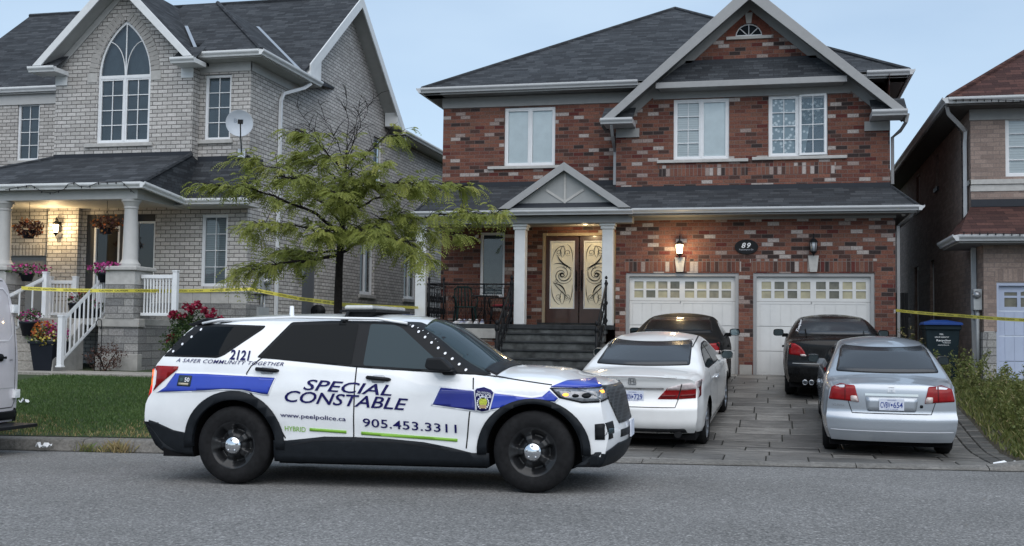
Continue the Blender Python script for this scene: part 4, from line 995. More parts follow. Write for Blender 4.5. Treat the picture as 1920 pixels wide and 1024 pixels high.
    for xr, nm in ((X_(934, 600, 23.55), 0), (X_(1121, 600, 23.6), 1)):
        yb_, yt_ = 23.45, 24.80; zb1 = zb + .05; mb = MB()
        f = lambda u, v, xr=xr: (xr + (.0 if nm else 0) * u, yb_ + u, zb1 + .12 + (fl - zb1) * u / (yt_ - yb_) + .84 * v)
        scrollpanel(mb, f, yt_ - yb_, .9, 6, .008)
        for yy, z0_, h_ in ((yb_, zb1 - .1, 1.12), (yt_, fl - .02, 1.04)):
            mb.tube([(xr, yy, z0_), (xr, yy, z0_ + h_)], .036, 6)
            for zc in (.12, .5, .92): mb.lathe([(.036, -.05), (.055, 0), (.036, .05)], (xr, yy, z0_ + h_ * zc), 8)
            mb.lathe([(.0, .12), (.03, .09), (.045, .04), (.02, .0)], (xr, yy, z0_ + h_), 8)
        mb.build('stair_railing', M_black, H, True)
    # small porch camera
    cx, cz = X_(890, 441, 26.3), Z_(890, 443, 26.3)
    mb = MB(); mb.lathe([(0, -.05), (.03, -.05), (.035, .02), (.02, .05), (0, .05)], (cx, 26.45, cz), 10, 'y'); mb.box(cx - .02, cx + .02, 26.5, 26.6, cz - .01, cz + .05); tag(mb.build('security_camera', M_white), 'small white security camera on the dark brick under the porch roof', 'security camera')
    cx, cy, cz = xg1 + .16, 24.9, Z_(1692, 402, 24.9)
    mb = MB(); mb.lathe([(0, -.07), (.035, -.07), (.045, .0), (.03, .05), (0, .05)], (cx, cy, cz), 10, 'y'); mb.box(cx - .015, cx + .015, cy, cy + .05, cz, sz - .14); tag(mb.build('security_camera', M_white), 'white security camera under the eave at the right corner of the red brick garage', 'security camera')
    return H, fl, gz, G
M_gp1 = plain('lit garage pane', (.34, .31, .20), .15, var=.2, scale=5, coat=.5); M_gp2 = plain('shaded garage pane', (.10, .095, .07), .12, var=.4, scale=6, coat=.5); M_gp3 = plain('dim garage pane', (.22, .20, .14), .15, var=.3, scale=6, coat=.5)  # light and shade on the panes painted in as three tones
M_cream2 = plain('gablet panel', (.30, .31, .31), .6); M_slate = plain('dark slate tread', (.030, .033, .036), .6, var=.35, scale=5, bumpy=.15)
M_stepr = plain('weathered step riser', (.075, .08, .08), .85, var=.6, scale=4, bumpy=.3)
RH, RFL, RGZ, RG = red_house()

# lanterns, number plaque
def lantern(name, label, x, Y, z, s, lit, stone=True):
    """coach lantern hung on a wall at depth Y; z is its middle"""
    L = thing(name, label, 'wall lantern', (x, Y, z), group='wall lanterns')
    mb = MB(); c = (0, -.13, 0)
    mb.lathe([(.0, .20), (.012, .20), (.014, .15), (.035, .14), (.075, .095), (.088, .075), (.07, .07)], c, 8, smooth=False)
    mb.lathe([(.05, -.12), (.062, -.10), (.05, -.10)], c, 8, smooth=False); mb.lathe([(0, -.19), (.012, -.17), (.022, -.15), (.05, -.12)], c, 8, smooth=False)
    for k in range(6):
        a = k * math.pi / 3; mb.tube([(c[0] + .078 * math.cos(a), c[1] + .078 * math.sin(a), .08), (c[0] + .055 * math.cos(a), c[1] + .055 * math.sin(a), -.105)], .006, 4)
    mb.tube([(0, -.01, .05), (0, -.06, .16), (0, -.12, .23), (0, -.13, .18)], .012, 6); mb.box(-.045, .045, -.02, 0, -.08, .14)
    o = mb.build('lantern_body', M_black, L); o.scale = (s,) * 3
    g = MB(); g.lathe([(.0, .07), (.068, .07), (.05, -.10), (0, -.10)], c, 12)
    o = g.build('lamp_glass', M_lamp if lit else M_lampoff, L); o.scale = (s,) * 3
    if lit:
        l = bpy.data.lights.new('lantern_lamp', 'POINT'); l.energy = 13 * lit; l.color = (1, .72, .38); l.shadow_soft_size = .07
        lo = bpy.data.objects.new('lantern_lamp', l); COL.objects.link(lo); lo.location = (0, -.27 * s, -.0); lo.parent = L
    if stone:
        q = MB(); zt = -.17 * s; zb = RGZ[1] + .02 - z
        q.prism([(-.075, -.05, zb), (.075, -.05, zb), (.115, -.05, zt), (-.115, -.05, zt)], (0, .05, 0)); bevel(q.build('mounting_stone', M_cream, L), .006)
    return L
lantern('wall_lantern', 'lit black coach lantern on the red brick above the left garage door', X_(1275, 465, 24.98), 24.995, Z_(1275, 466, 24.9), 1.15, 1.3)
lantern('wall_lantern', 'unlit black coach lantern on the red brick above the right garage door', X_(1525, 463, 24.98), 24.995, Z_(1525, 462, 24.9), 1.15, 0)
pcx, pcz = X_(1399.5, 463, 24.97), Z_(1399.5, 463, 24.97)
PQ = thing('house_number_sign', 'black oval number plaque reading 89 between the two lanterns', 'sign', (pcx, 24.998, pcz))
mb = MB(); el = [(.255 * math.cos(a), -.03, .165 * math.sin(a)) for a in [i * math.pi / 20 for i in range(40)]]; mb.prism(el, (0, .03, 0)); bevel(mb.build('plaque', M_black, PQ, fix=True), .008)
def flat_text(parent, txt, x, z, w, h, y, mat, name='lettering', th=.004, **k):
    v, f = text_fit(txt, w, h, **k); mb = MB(); mb.add([(x + p[0], y, z + p[1]) for p in v], f); mb.add([(x + p[0], y + th, z + p[1]) for p in v], [t[::-1] for t in f]); return mb.build(name, mat, parent)
flat_text(PQ, '89', -.105, -.025, .20, .115, -.036, M_white, 'numerals', shear=.25, bold=.02, spacing=1.25)
flat_text(PQ, 'Raptonpon Dr', -.155, -.085, .31, .042, -.035, plain('faded lettering', (.35, .37, .42), .6), 'street_lettering', bold=.01)

# ================================================================== GREY BRICK HOUSE (left)
def grey_house():
    H = thing('house', 'two storey pale grey brick house with pointed arch window, white gutters and covered porch', 'house', (-13.6, 22.8, .75), group='houses along the street')
    B, W, L = 22.5, 22.8, 24.7                         # bump-out wall, wing wall, left wall
    XS = X_(471, 135, W)                               # plane of the long side wall
    bx0, bx1 = X_(104, 200, B), X_(360, 250, B); ac = (bx0 + bx1) / 2
    AP, SL = 9.55, 1.0; zr = lambda x: AP - SL * abs(x - ac) - .12
    BACK = 33.0; RY, RZ = 28.46, 10.75; rs = .79
    # pointed window
    wx0, wx1 = X_(182, 200, B), X_(281, 200, B); wz0, wzs, wza = Z_(230, 268, B), Z_(235, 143, B), Z_(235, 38, B); wc = (wx0 + wx1) / 2
    def pointed(x0, x1, zs, za, n=9, inset=0.0):
        w_ = (x1 - x0) / 2 - inset; h = za - zs - inset * 1.3; r = (w_ * w_ + h * h) / (2 * w_); c = (x0 + x1) / 2
        pts = []; amax = math.asin(min(1, h / r))
        for i in range(n + 1): a = amax * i / n; pts.append((c + w_ - r + r * math.cos(a), zs + r * math.sin(a)))
        for i in range(n - 1, -1, -1): a = amax * i / n; pts.append((c - w_ + r - r * math.cos(a), zs + r * math.sin(a)))
        return pts
    hole = [(wx0, wz0), (wx1, wz0)] + pointed(wx0, wx1, wzs, wza)
    ww = (X_(384, 200, W), X_(433, 200, W), Z_(408, 262, W), Z_(408, 140, W)); wl = (X_(377, 470, W), X_(426, 470, W), Z_(400, 537, W), Z_(400, 402, W))
    lwn = (X_(32, 250, L), X_(73, 250, L), Z_(52, 301, L), Z_(52, 194, L))
    dz0, dz1 = Z_(200, 592, W), Z_(200, 405, W)
    FL = 1.75
    mb = MB()
    add_wall(mb, [(bx0, 4.4), (bx1, 4.4), (bx1, zr(bx1)), (ac, AP - .1), (bx0, zr(bx0))], [hole], front(B), .12)
    door = (X_(160, 500, W), X_(238, 500, W), FL, Z_(190, 402, W)); sl = (X_(253, 500, W), X_(289, 500, W), FL + .35, Z_(270, 402, W))
    gar = (-19.2, X_(92, 470, W), .6, Z_(70, 480, W))
    add_wall(mb, rect(-20, XS, .5, 4.5), [rect(*door), rect(*sl), rect(*wl), rect(*gar)], front(W), .12)
    add_wall(mb, rect(bx1 - .05, XS, 4.4, 7.75), [rect(*ww)], front(W), .10)
    add_wall(mb, rect(-21, bx0 + .05, 4.4, 7.6), [rect(*lwn)], front(L), .10)
    # side wall with gable
    zs = lambda y: RZ - rs * abs(y - RY) - .12
    sw = [(atX(675, 500, XS)[1], atX(702, 500, XS)[1], atX(690, 553, XS)[2], atX(690, 452, XS)[2]), (atX(757, 520, XS)[1], atX(782, 520, XS)[1], atX(770, 561, XS)[2], atX(770, 455, XS)[2]), (atX(700, 290, XS)[1], atX(718, 290, XS)[1], 5.9, atX(708, 258, XS)[2])]
    sd = (atX(566, 550, XS)[1], atX(594, 550, XS)[1], 1.0, atX(580, 488, XS)[2])
    add_wall(mb, [(W, .5), (44, .5), (44, 7.56), (32.4, 7.56), (32.4, zs(32.4)), (RY, RZ - .12), (24.4, zs(24.4)), (24.4, 7.6), (W, 7.6)], [rect(*s_) for s_ in sw] + [rect(*sd)], sideR(XS), .14)
    add_wall(mb, rect(B, W + .05, 4.4, 7.7), [], sideR(bx1)); add_wall(mb, rect(B, L, 4.4, 7.7), [], sideL(bx0)); add_wall(mb, rect(-21, XS, .5, 7.5), [], front(44)); add_wall(mb, rect(W, 44, .5, 7.5), [], sideL(-21))
    mb.build('wall', M_gry, H, True)
    # brick arch around the pointed window
    mb = MB(); pin = pointed(wx0, wx1, wzs, wza, 40); ap = len(pin) // 2
    w_ = (wx1 - wx0) / 2; h = wza - wzs; r = (w_ * w_ + h * h) / (2 * w_)
    amax = math.asin(h / r)
    for s in (1, -1):
        n = 15
        for i in range(n):
            a0 = amax * i / n + .006; a1 = amax * (i + 1) / n - .006
            f = lambda a, q: (wc + s * (w_ - r + (r + q) * math.cos(a)), B - .012, wzs + (r + q) * math.sin(a))
            mb.prism([f(a0, .015), f(a1, .015), f(a1, .235), f(a0, .235)], (0, .02, 0))
    mb.build('brick_arch', plain('arch brick', (.36, .35, .335), .9, var=.12, scale=7), H, True, fix=True)
    for x0_, x1_ in ((wx0 - .265, wx0 - .01), (wx1 + .01, wx1 + .265)):
        mb = MB(); mb.box(x0_, x1_, B - .02, B + .02, wzs - .12, wzs + .10); bevel(mb.build('impost_stone', M_cream, H, True), .006)
    # window: two casements below, fan with curved bars above
    zc = wzs - .02
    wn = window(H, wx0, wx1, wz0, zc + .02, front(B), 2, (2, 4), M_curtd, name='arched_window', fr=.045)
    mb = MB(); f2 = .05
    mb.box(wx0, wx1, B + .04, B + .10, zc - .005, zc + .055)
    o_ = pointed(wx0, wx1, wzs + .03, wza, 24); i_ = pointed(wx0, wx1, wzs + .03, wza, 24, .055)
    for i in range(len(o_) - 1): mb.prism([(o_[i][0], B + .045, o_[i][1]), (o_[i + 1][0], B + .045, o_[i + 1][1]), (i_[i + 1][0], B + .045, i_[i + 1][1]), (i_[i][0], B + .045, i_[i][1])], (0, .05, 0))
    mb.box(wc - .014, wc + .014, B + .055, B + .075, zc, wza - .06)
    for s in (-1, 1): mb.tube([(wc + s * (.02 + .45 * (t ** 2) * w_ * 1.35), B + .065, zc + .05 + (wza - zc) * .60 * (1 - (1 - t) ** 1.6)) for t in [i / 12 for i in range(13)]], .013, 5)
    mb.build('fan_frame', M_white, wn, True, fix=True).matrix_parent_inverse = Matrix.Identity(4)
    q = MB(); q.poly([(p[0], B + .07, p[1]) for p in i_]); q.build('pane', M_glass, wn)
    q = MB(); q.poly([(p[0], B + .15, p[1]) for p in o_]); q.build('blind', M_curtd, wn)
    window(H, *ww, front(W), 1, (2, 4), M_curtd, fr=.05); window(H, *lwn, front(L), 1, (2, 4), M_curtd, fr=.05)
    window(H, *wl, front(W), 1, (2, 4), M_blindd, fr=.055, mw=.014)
    for a, b, z, Y in ((X_(160, 272, B), X_(287, 270, B), wz0, B), (X_(368, 268, W), X_(437, 266, W), ww[2], W), (X_(17, 306, L), X_(76, 305, L), lwn[2], L)):
        mb = MB(); wbox(mb, front(Y), a, b, z - .09, z - .003, -.06, .05); bevel(mb.build('sill', M_cream, H, True), .008)
    for s_ in sw:
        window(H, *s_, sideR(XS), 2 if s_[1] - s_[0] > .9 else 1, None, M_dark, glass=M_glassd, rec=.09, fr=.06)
        mb = MB(); wbox(mb, sideR(XS), s_[0] - .08, s_[1] + .08, s_[2] - .10, s_[2] - .003, -.05, .09); bevel(mb.build('sill', M_cream, H, True), .006)
    mb = MB(); wbox(mb, sideR(XS), sd[0], sd[1], sd[2], sd[3], .08, .13); d = mb.build('side_door', M_greendoor, H, True)
    # stone base with precast band, ledge
    zb, zt = Z_(430, 570, W - .06), Z_(430, 549, W - .06)
    mb = MB(); mb.box(-14.0, XS + .05, W - .06, W - .004, .5, zb); mb.box(XS + .002, XS + .048, W - .003, W + .8, .5, zb); mb.each('stone_base', M_stone, H, True)
    mb = MB(); n = 5
    for i in range(n): a = -13.6 + (XS + .06 + 13.6) * i / n; mb.box(a + .006, -13.6 + (XS + .06 + 13.6) * (i + 1) / n, W - .07, W - .003, zb + .004, zt)
    mb.box(-13.6, XS + .09, W - .10, W - .002, zt + .003, zt + .09); mb.box(XS + .06, XS + .09, W - .002, W + .8, zt + .003, zt + .09); mb.each('precast_band', M_cream, H, True, bev=.008)
    # ---------------- roofs
    r = MB(); xe = XS + .42; xl = -21.5; ye = RY - (RZ - 7.68) / rs; yk = RY + (RZ - 7.68) / rs
    roof_slab(r, [(xl, ye, 7.68), (xe, ye, 7.68), (xe, RY, RZ), (xl, RY, RZ)], .07); roof_slab(r, [(xl, RY, RZ), (xe, RY, RZ), (xe, yk, 7.68), (xl, yk, 7.68)], .07)
    wy, wz = W - .40, 7.74; wx = XS + .42                      # wing hip
    k = 2.35
    q_ = B + .35; roof_slab(r, [(bx1 + .02, wy, wz), (wx, wy, wz), (wx - k, wy + k, wz + rs * k), (bx1 - 1.6, wy + k, wz + rs * k), (bx1 - 1.6, q_, wz + rs * (q_ - wy)), (bx1 + .02, q_, wz + rs * (q_ - wy))], .06)
    roof_slab(r, [(wx, wy, wz), (wx, 25.65, wz), (wx - .4, 27.6, wz + rs * .4), (wx - k, 27.6, wz + rs * k), (wx - k, wy + k, wz + rs * k)], .06)
    gx0, gx1 = X_(62, 108, 22.02), X_(361, 92, 22.02); y0 = 22.02    # gable of the bump-out
    zf = lambda x: AP - SL * abs(x - ac)
    roof_slab(r, [(ac, y0, AP), (ac, RY - .6, AP), (gx0, L, zf(gx0)), (gx0, y0, zf(gx0))], .06); roof_slab(r, [(ac, y0, AP), (gx1, y0, zf(gx1)), (gx1, W, zf(gx1)), (ac, RY - .6, AP)], .06)
    # rear part of the house
    roof_slab(r, [(xl, 32, 7.7), (XS + .45, 32.2, 7.7), (XS + .45, 44, 7.7), (-15, 44, 9.9), (-15, 34.5, 9.9)], .06)
    rf = r.build('roof', M_shg, H, True, fix=True)
    mb = MB(); mb.tube([(wx, wy, wz + .02), (wx - k, wy + k, wz + rs * k + .02)], .05, 6, 0, True, False); mb.tube([(xl, RY, RZ + .01), (xe, RY, RZ + .01)], .06, 6, 0, True, False); mb.each('ridge_cap', M_shg, rf)
    mb = MB()
    def strip(a, b, wv):
        a = Vector(a); b = Vector(b); v = Vector(wv); mb.prism([a - v, b - v, b + v, a + v], (0, 0, -.015))
    strip((wx, ye, 7.76), (wx - k, ye + k, 7.76 + rs * k), (.045, .02, .0)); strip((gx1 - .12, W - .38, 7.80), (gx1 - 1.05, W + .75, 8.72), (.035, .012, 0)); mb.each('valley_flashing', M_flash, rf)
    # gable bargeboards + soffit
    mb = MB()
    for g in (gx0, gx1):
        s = 1 if g < ac else -1
        mb.prism([(ac, y0 - .03, AP + .01), (g, y0 - .03, zf(g) + .01), (g + s * .22, y0 - .03, zf(g) + .01), (ac, y0 - .03, AP - .24)], (0, .035, 0))
    mb.each('bargeboard', M_wtrim, H, True, fix=True, bev=.006)
    mb = MB()
    for g, xw in ((gx0, bx0), (gx1, bx1)):
        mb.prism([(ac, y0, AP - .12), (g, y0, zf(g) - .12), (g, B, zf(g) - .12), (ac, B, AP - .12)], (0, 0, -.02)); 
    mb.each('soffit', M_soff2, H, True, fix=True)
    mb = MB()
    for g, xw in ((gx0, bx0), (gx1, bx1)): mb.prism([(ac, B - .03, AP - .15), (xw, B - .03, zf(xw) - .15), (xw, B - .03, zf(xw) - .34), (ac, B - .03, AP - .34)], (0, .027, 0))
    mb.each('frieze_board', M_trim2, H, True, fix=True)
    # gable returns
    for s, g, xw in ((-1, gx0, bx0), (1, gx1, bx1)):
        inn = xw - s * .28 if s > 0 else xw + .32; z = zf(g) - .02; og = g + s * .08
        mb = MB(); gutter(mb, (og, y0 + .02, z), (inn, y0 + .02, z), (0, -1, 0)); mb.box(og, inn, y0 + .02, B - .006, z - .12, z - .02); mb.box(min(xw, xw - s * .3), max(xw, xw - s * .3), B - .03, B - .005, z - .34, z - .12); rt = mb.build('gable_return', M_wtrim, H, True, fix=True)
        mb = MB(); mb.prism([(og, y0 + .02, z + .01), (inn, y0 + .02, z + .01), (inn, B - .004, z + .36), (og, B - .004, z + .36)], (0, 0, -.02)); mb.build('return_roof', M_shg, rt, fix=True)
    # gutters, soffits, frieze of wing / side / left
    mb = MB(); gutter(mb, (gx1 - .05, wy, wz), (wx, wy, wz), (0, -1, 0)); gutter(mb, (wx, wy - .1, wz), (wx, 25.65, wz), (1, 0, 0)); gutter(mb, (xl, ye, 7.66), (bx0, ye, 7.66), (0, -1, 0)); gutter(mb, (XS + .45, 32.0, 7.68), (XS + .45, 44, 7.68), (1, 0, 0)); mb.each('gutter', M_wtrim, H, True, fix=True)
    mb = MB(); mb.box(bx1, wx, wy, W, wz - .15, wz - .12); mb.box(XS - .05, wx, W, 25.65, wz - .15, wz - .12); mb.box(xl, bx0, ye, L, 7.50, 7.53); mb.box(XS - .05, XS + .45, 32, 44, 7.53, 7.56)
    mb.box(XS - .01, wx, 25.62, 25.65, wz - .15, wz + .02); mb.each('soffit', M_soff2, H, True)
    mb = MB(); mb.box(bx1 + .005, XS + .03, W - .03, W - .003, wz - .36, wz - .15); mb.box(XS + .003, XS + .03, W - .03, 25.3, wz - .36, wz - .15); mb.box(-21, bx0 - .005, L - .03, L - .003, 7.24, 7.50); mb.each('frieze_board', M_trim2, H, True, bev=.004)
    # big side gable: rake boards, soffit, boxed ends
    mb = MB(); bw_ = .24
    for (ya, yb) in ((25.05, RY), (yk, RY)):
        za = RZ - rs * abs(ya - RY)
        mb.prism([(xe + .03, ya, za), (xe + .03, yb, RZ), (xe + .03, yb, RZ - bw_ * 1.27), (xe + .03, ya, za - bw_ * 1.27)], (-.035, 0, 0))
    rb_ = mb.each('rake_board', M_wtrim, H, True, fix=True)
    mb = MB()
    for (ya, yb) in ((25.05, RY), (yk, RY)):
        za = RZ - rs * abs(ya - RY); mb.prism([(xe, ya, za - .16), (xe, yb, RZ - .16), (XS - .02, yb, RZ - .16), (XS - .02, ya, za - .16)], (0, 0, -.02))
    mb.each('rake_soffit', M_soff2, H, True, fix=True)
    mb = MB(); mb.prism([(xe + .02, 24.9, 7.70), (xe + .02, 25.72, 7.70), (xe + .02, 25.72, RZ - rs * (RY - 25.72) - .1), (xe + .02, 25.2, RZ - rs * (RY - 25.2) - .1)], (-.40, 0, 0)); mb.prism([(xe + .02, 31.55, 7.72), (xe + .02, yk + .0, 7.72), (xe + .02, 31.55, RZ - rs * (31.55 - RY) - .1)], (-.40, 0, 0)); mb.each('boxed_eave', M_wtrim, H, True, fix=True)
    mb = MB(); y_ = atX(524, 300, XS + .06)[1]
    downspout(mb, [(xe - .0, y_ + .9, wz - .14), (xe - .10, y_ + .75, wz - .28), (XS + .08, y_ + .1, wz - .55), (XS + .06, y_, wz - .75), (XS + .06, y_, 1.0)], .045); mb.build('downspout', M_white, H, True)
    # ---------------- porch roof
    Y0, Z0 = 20.5, Z_(150, 344, 20.5); px0, px1 = -18.4, X_(268, 343, 20.5); s0, s1 = Z_(230, 297, B), Z_(356, 292, B)
    wgy, wgz = 22.12, Z_(430, 372, 22.12)
    mb = MB()
    A = (px0, Y0, Z0); Bc = (px1, Y0, Z0); Cc = (bx1, B, s1 + .02); D = (bx0, B, s1 + .02); E_ = (px1 + .0, wgy, wgz); F = (XS + .35, wgy, wgz); G_ = (XS + .35, W, Z_(430, 300, W)); G0 = (bx1, W, Z_(430, 300, W))
    mb.prism([A, Bc, Cc, D], (0, 0, -.05)); mb.prism([Bc, E_, G0, Cc], (0, 0, -.05)); mb.prism([E_, F, G_, G0], (0, 0, -.05)); mb.prism([A, D, (bx0, L, s1 + .25), (px0 - 2, L, Z0 + .4)], (0, 0, -.05)); mb.prism([(px0 - 3, Y0, Z0), A, (px0 - 2, L, Z0 + .4)], (0, 0, -.05))
    pr = mb.build('porch_roof', M_shg, H, True, fix=True)
    mb = MB(); mb.tube([Vector(Bc) + Vector((0, 0, .01)), Vector(Cc) + Vector((0, 0, .01))], .05, 6, 0, True, False); mb.tube([Vector(A), Vector(D)], .05, 6, 0, True, False); mb.each('ridge_cap', M_shg, pr)
    mb = MB(); mb.box(bx0, bx1 + .01, B - .02, B - .003, s1 - .03, s1 + .10); mb.box(bx1, XS + .02, W - .02, W - .003, G_[2] - .03, G_[2] + .09); mb.each('flashing', M_drip, pr)
    mb = MB(); gutter(mb, (px0 - 3, Y0, Z0), Bc, (0, -1, 0)); gutter(mb, (px1, Y0 - .12, Z0), (px1, wgy, wgz), (1, 0, 0)); gutter(mb, (px1, wgy, wgz), F, (0, -1, 0)); mb.each('porch_gutter', M_wtrim, H, True, fix=True)
    bz0, bz1 = Z_(150, 376, 20.8), Z0 - .11
    mb = MB(); mb.box(px0 - 3, px1 - .22, 20.66, 20.94, bz0, bz1); mb.box(px1 - .50, px1 - .22, 20.94, W, bz0, bz1); mb.box(px1 - .2, XS + .03, W - .03, W - .003, Z_(430, 388, W), wgz - .12); mb.box(px1 - .25, XS + .3, wgy, W, wgz - .15, wgz - .12); mb.box(px0 - 3, px1 - .05, Y0, 20.66, bz1 + .0, bz1 + .03); mb.box(px1 - .22, px1 - .02, 20.66, W, bz1, bz1 + .03); mb.each('porch_beam', M_trim2, H, True, bev=.008)
    mb = MB(); n = 30
    for i in range(n): y = 20.94 + (W - 20.94) * i / n; mb.box(px0 - 3, px1 - .5, y + .004, y + (W - 20.94) / n, bz0 + .06, bz0 + .08)
    mb.build('porch_ceiling', plain('porch soffit board', (.46, .45, .42), .6), H, True)
    # columns and pedestals
    for px_, st in ((245, 1), (8, 1)):
        c = X_(px_, 430, 20.82); zb_ = Z_(245, 500, 20.7)
        mb = MB(); mb.lathe([(.0, zb_), (.22, zb_), (.22, zb_ + .06), (.19, zb_ + .09), (.165, zb_ + .14), (.155, zb_ + .16), (.135, bz0 - .20), (.15, bz0 - .19), (.15, bz0 - .165), (.14, bz0 - .15), (.185, bz0 - .05), (.20, bz0 - .05), (.20, bz0)], (c, 20.82, 0), 24)
        col = mb.build('porch_column', M_lcol, H, True, sharp=35)
        mb = MB(); h = .33; mb.box(c - h, c + h, 20.82 - h, 20.82 + h, FL + .006, zb_ - .09 - .30); mb.build('pedestal', M_stone, H, True)
        mb = MB(); mb.box(c - h - .008, c + h + .008, 20.82 - h - .008, 20.82 + h + .008, zb_ - .385, zb_ - .092); bevel(mb.build('pedestal_block', M_cream, H, True), .01)
        mb = MB(); mb.box(c - h - .07, c + h + .07, 20.82 - h - .07, 20.82 + h + .07, zb_ - .09, zb_ - .002); bevel(mb.build('pedestal_cap', M_cream, H, True), .02)
    # porch floor and front base
    f0 = X_(188, 600, 20.6); gz_ = .62
    mb = MB(); mb.box(-16.0, px1 - .05, 20.56, W - .01, FL - .14, FL); bevel(mb.build('porch_floor', M_conc, H, True), .012)
    mb = MB(); mb.box(f0, px1 - .0, 20.50, 20.75, FL - .17, FL + .005); mb.box(f0 - .05, px1 - .02, 20.52, 20.7, .5, Z_(230, 664, 20.5)); mb.each('porch_kerb', M_conc, H, True, bev=.015)
    mb = MB(); mb.box(f0, px1 - .03, 20.54, 20.7, Z_(230, 664, 20.5) + .002, FL - .172); mb.box(px1 - .25, px1 - .03, 20.7, W - .06, .5, FL - .145); mb.build('porch_base', M_stone, H, True)
    # steps
    sx0, sx1 = X_(30, 640, 20.2), X_(120, 640, 20.2); nst = 6; zg = Z_(160, 697, 19.6); rise = (FL - zg) / nst
    mb = MB()
    for k in range(nst): yf = 20.56 - (k) * .0 - k * .0 - (k * .0) ; yf = 20.56 - k * .19 * 1.0; mb.box(sx0 - .9, sx1, yf - .02, 20.60, FL - (k + 1) * rise, FL - k * rise - .004)
    o = mb.build('steps', M_walk, H, True); bevel(o, .012)
    mb = MB(); ps = [(sx1 + .02, 20.55, FL - .02), (sx1 + .02, 19.55, zg + .22), (sx1 + .02, 19.55, .5), (sx1 + .02, 20.55, .5)]; mb.prism(ps, (.20, 0, 0)); bevel(mb.build('stair_cheek', M_conc, H, True, fix=True), .012)
    # white railings
    def rail(a, b, za, zb2, Ya, Yb, h=.86, n=9, posts=(1, 1), name='railing'):
        mb = MB(); A = Vector((a, Ya, za)); Bq = Vector((b, Yb, zb2)); u = Bq - A
        def sq(p, q, w_, d_): mb.prism([p + Vector((0, -w_ / 2, -d_ / 2)), p + Vector((0, w_ / 2, -d_ / 2)), p + Vector((0, w_ / 2, d_ / 2)), p + Vector((0, -w_ / 2, d_ / 2))], q - p)
        sq(A + Vector((0, 0, h)), Bq + Vector((0, 0, h)), .07, .075); sq(A + Vector((0, 0, .10)), Bq + Vector((0, 0, .10)), .05, .06)
        for i in range(1, n + 1):
            p = A + u * i / (n + 1); mb.box(p.x - .014, p.x + .014, p.y - .014, p.y + .014, p.z + .12, p.z + h - .03)
        for f, pp in ((posts[0], A), (posts[1], Bq)):
            if f: mb.box(pp.x - .05, pp.x + .05, pp.y - .05, pp.y + .05, pp.z + .02, pp.z + h + .10); mb.box(pp.x - .065, pp.x + .065, pp.y - .065, pp.y + .065, pp.z, pp.z + .03); mb.box(pp.x - .06, pp.x + .06, pp.y - .06, pp.y + .06, pp.z + h + .10, pp.z + h + .13)
        return bevel(mb.build(name, M_white, H, True, fix=True), .004)
    c = X_(245, 430, 20.82)
    rail(c + .36, X_(329, 550, 20.72), FL, FL, 20.72, 20.72, .88, 10, (0, 1)); rail(X_(189, 550, 20.8), c - .36, FL, FL, 20.75, 20.75, .88, 5, (1, 0))
    rail(X_(113, 640, 19.5), X_(187, 560, 20.5), zg + .08, FL, 19.52, 20.70, .90, 9, (1, 0))
    rail(X_(43, 560, 20.7), X_(92, 560, 20.7), FL, FL, 21.6, 21.6, .80, 6, (1, 1))
    rail(X_(18, 560, 20.0), X_(44, 560, 20.0), FL - .45, FL, 19.9, 20.7, .85, 2, (0, 1))
    # entry: storm door, sidelight, brick pier, garage corner
    dx0, dx1 = X_(174, 500, W), X_(222, 500, W)
    mb = MB(); mb.box(door[0], dx0, W + .02, W + .10, FL, door[3]); mb.box(dx1, door[1], W + .02, W + .10, FL, door[3]); mb.box(dx0, dx1, W + .03, W + .10, Z_(200, 424, W), door[3]); mb.build('door_surround', plain('dark door surround', (.05, .05, .052), .5), H, True)
    window(H, dx0, dx1, FL + .02, Z_(200, 424, W), front(W), 1, None, M_dark, glass=M_glassd, name='storm_door', rec=.03, fr=.045)
    window(H, sl[0], sl[1], sl[2], Z_(270, 415, W), front(W), 1, None, M_dark, glass=M_glassd, name='sidelight', rec=.03, fr=.035)
    mb = MB(); mb.box(sl[0], sl[1], W + .04, W + .1, Z_(270, 415, W), sl[3]); mb.box(sl[0], sl[1], W + .04, W + .1, FL, sl[2]); mb.build('sidelight_panel', plain('dark sidelight panel', (.05, .05, .052), .5), H, True)
    mb = MB(); mb.box(X_(94, 500, W), X_(151, 500, W), W - .14, W - .003, FL, bz0 + .06); mb.build('brick_pier', M_gry, H, True)
    mb = MB(); mb.box(gar[0], gar[1], W - .008, W + .02, gar[3] + .01, gar[3] + .26); mb.build('soldier_course', M_gryS, H, True)
    mb = MB(); mb.box(gar[0], gar[1], W + .08, W + .11, .6, gar[3]); mb.build('garage_door', plain('grey garage door', (.20, .205, .21), .5), H, True)
    mb = MB(); mb.box(X_(94, 500, W), X_(151, 500, W), W - .16, W - .145, FL, FL + .35); mb.build('pier_base', M_cream, H, True)
    return H, FL, bz0, XS, W, zg, px1, B
M_soff2 = plain('pale soffit panel', (.42, .425, .42), .7); M_trim2 = plain('pale frieze board', (.45, .455, .45), .6, var=.04)
LH, LFL, LBZ, LXS, LW, LZG, LPX, LB = grey_house()
lx, lz = X_(109, 428, LW - .2), Z_(109, 428, LW - .2)
lantern('wall_lantern', 'lit wall lantern on the grey brick pier beside the porch door', lx, LW - .145, lz, 1.05, 2.6, False)
yl = atX(563, 508, LXS + .1)
q = lantern('wall_lantern', 'unlit black lantern on the long grey side wall by the side door', LXS + .02, yl[1], yl[2], 1.25, 0, False); q.rotation_euler = (0, 0, R(90)); q.location = (LXS + .01, yl[1], yl[2])

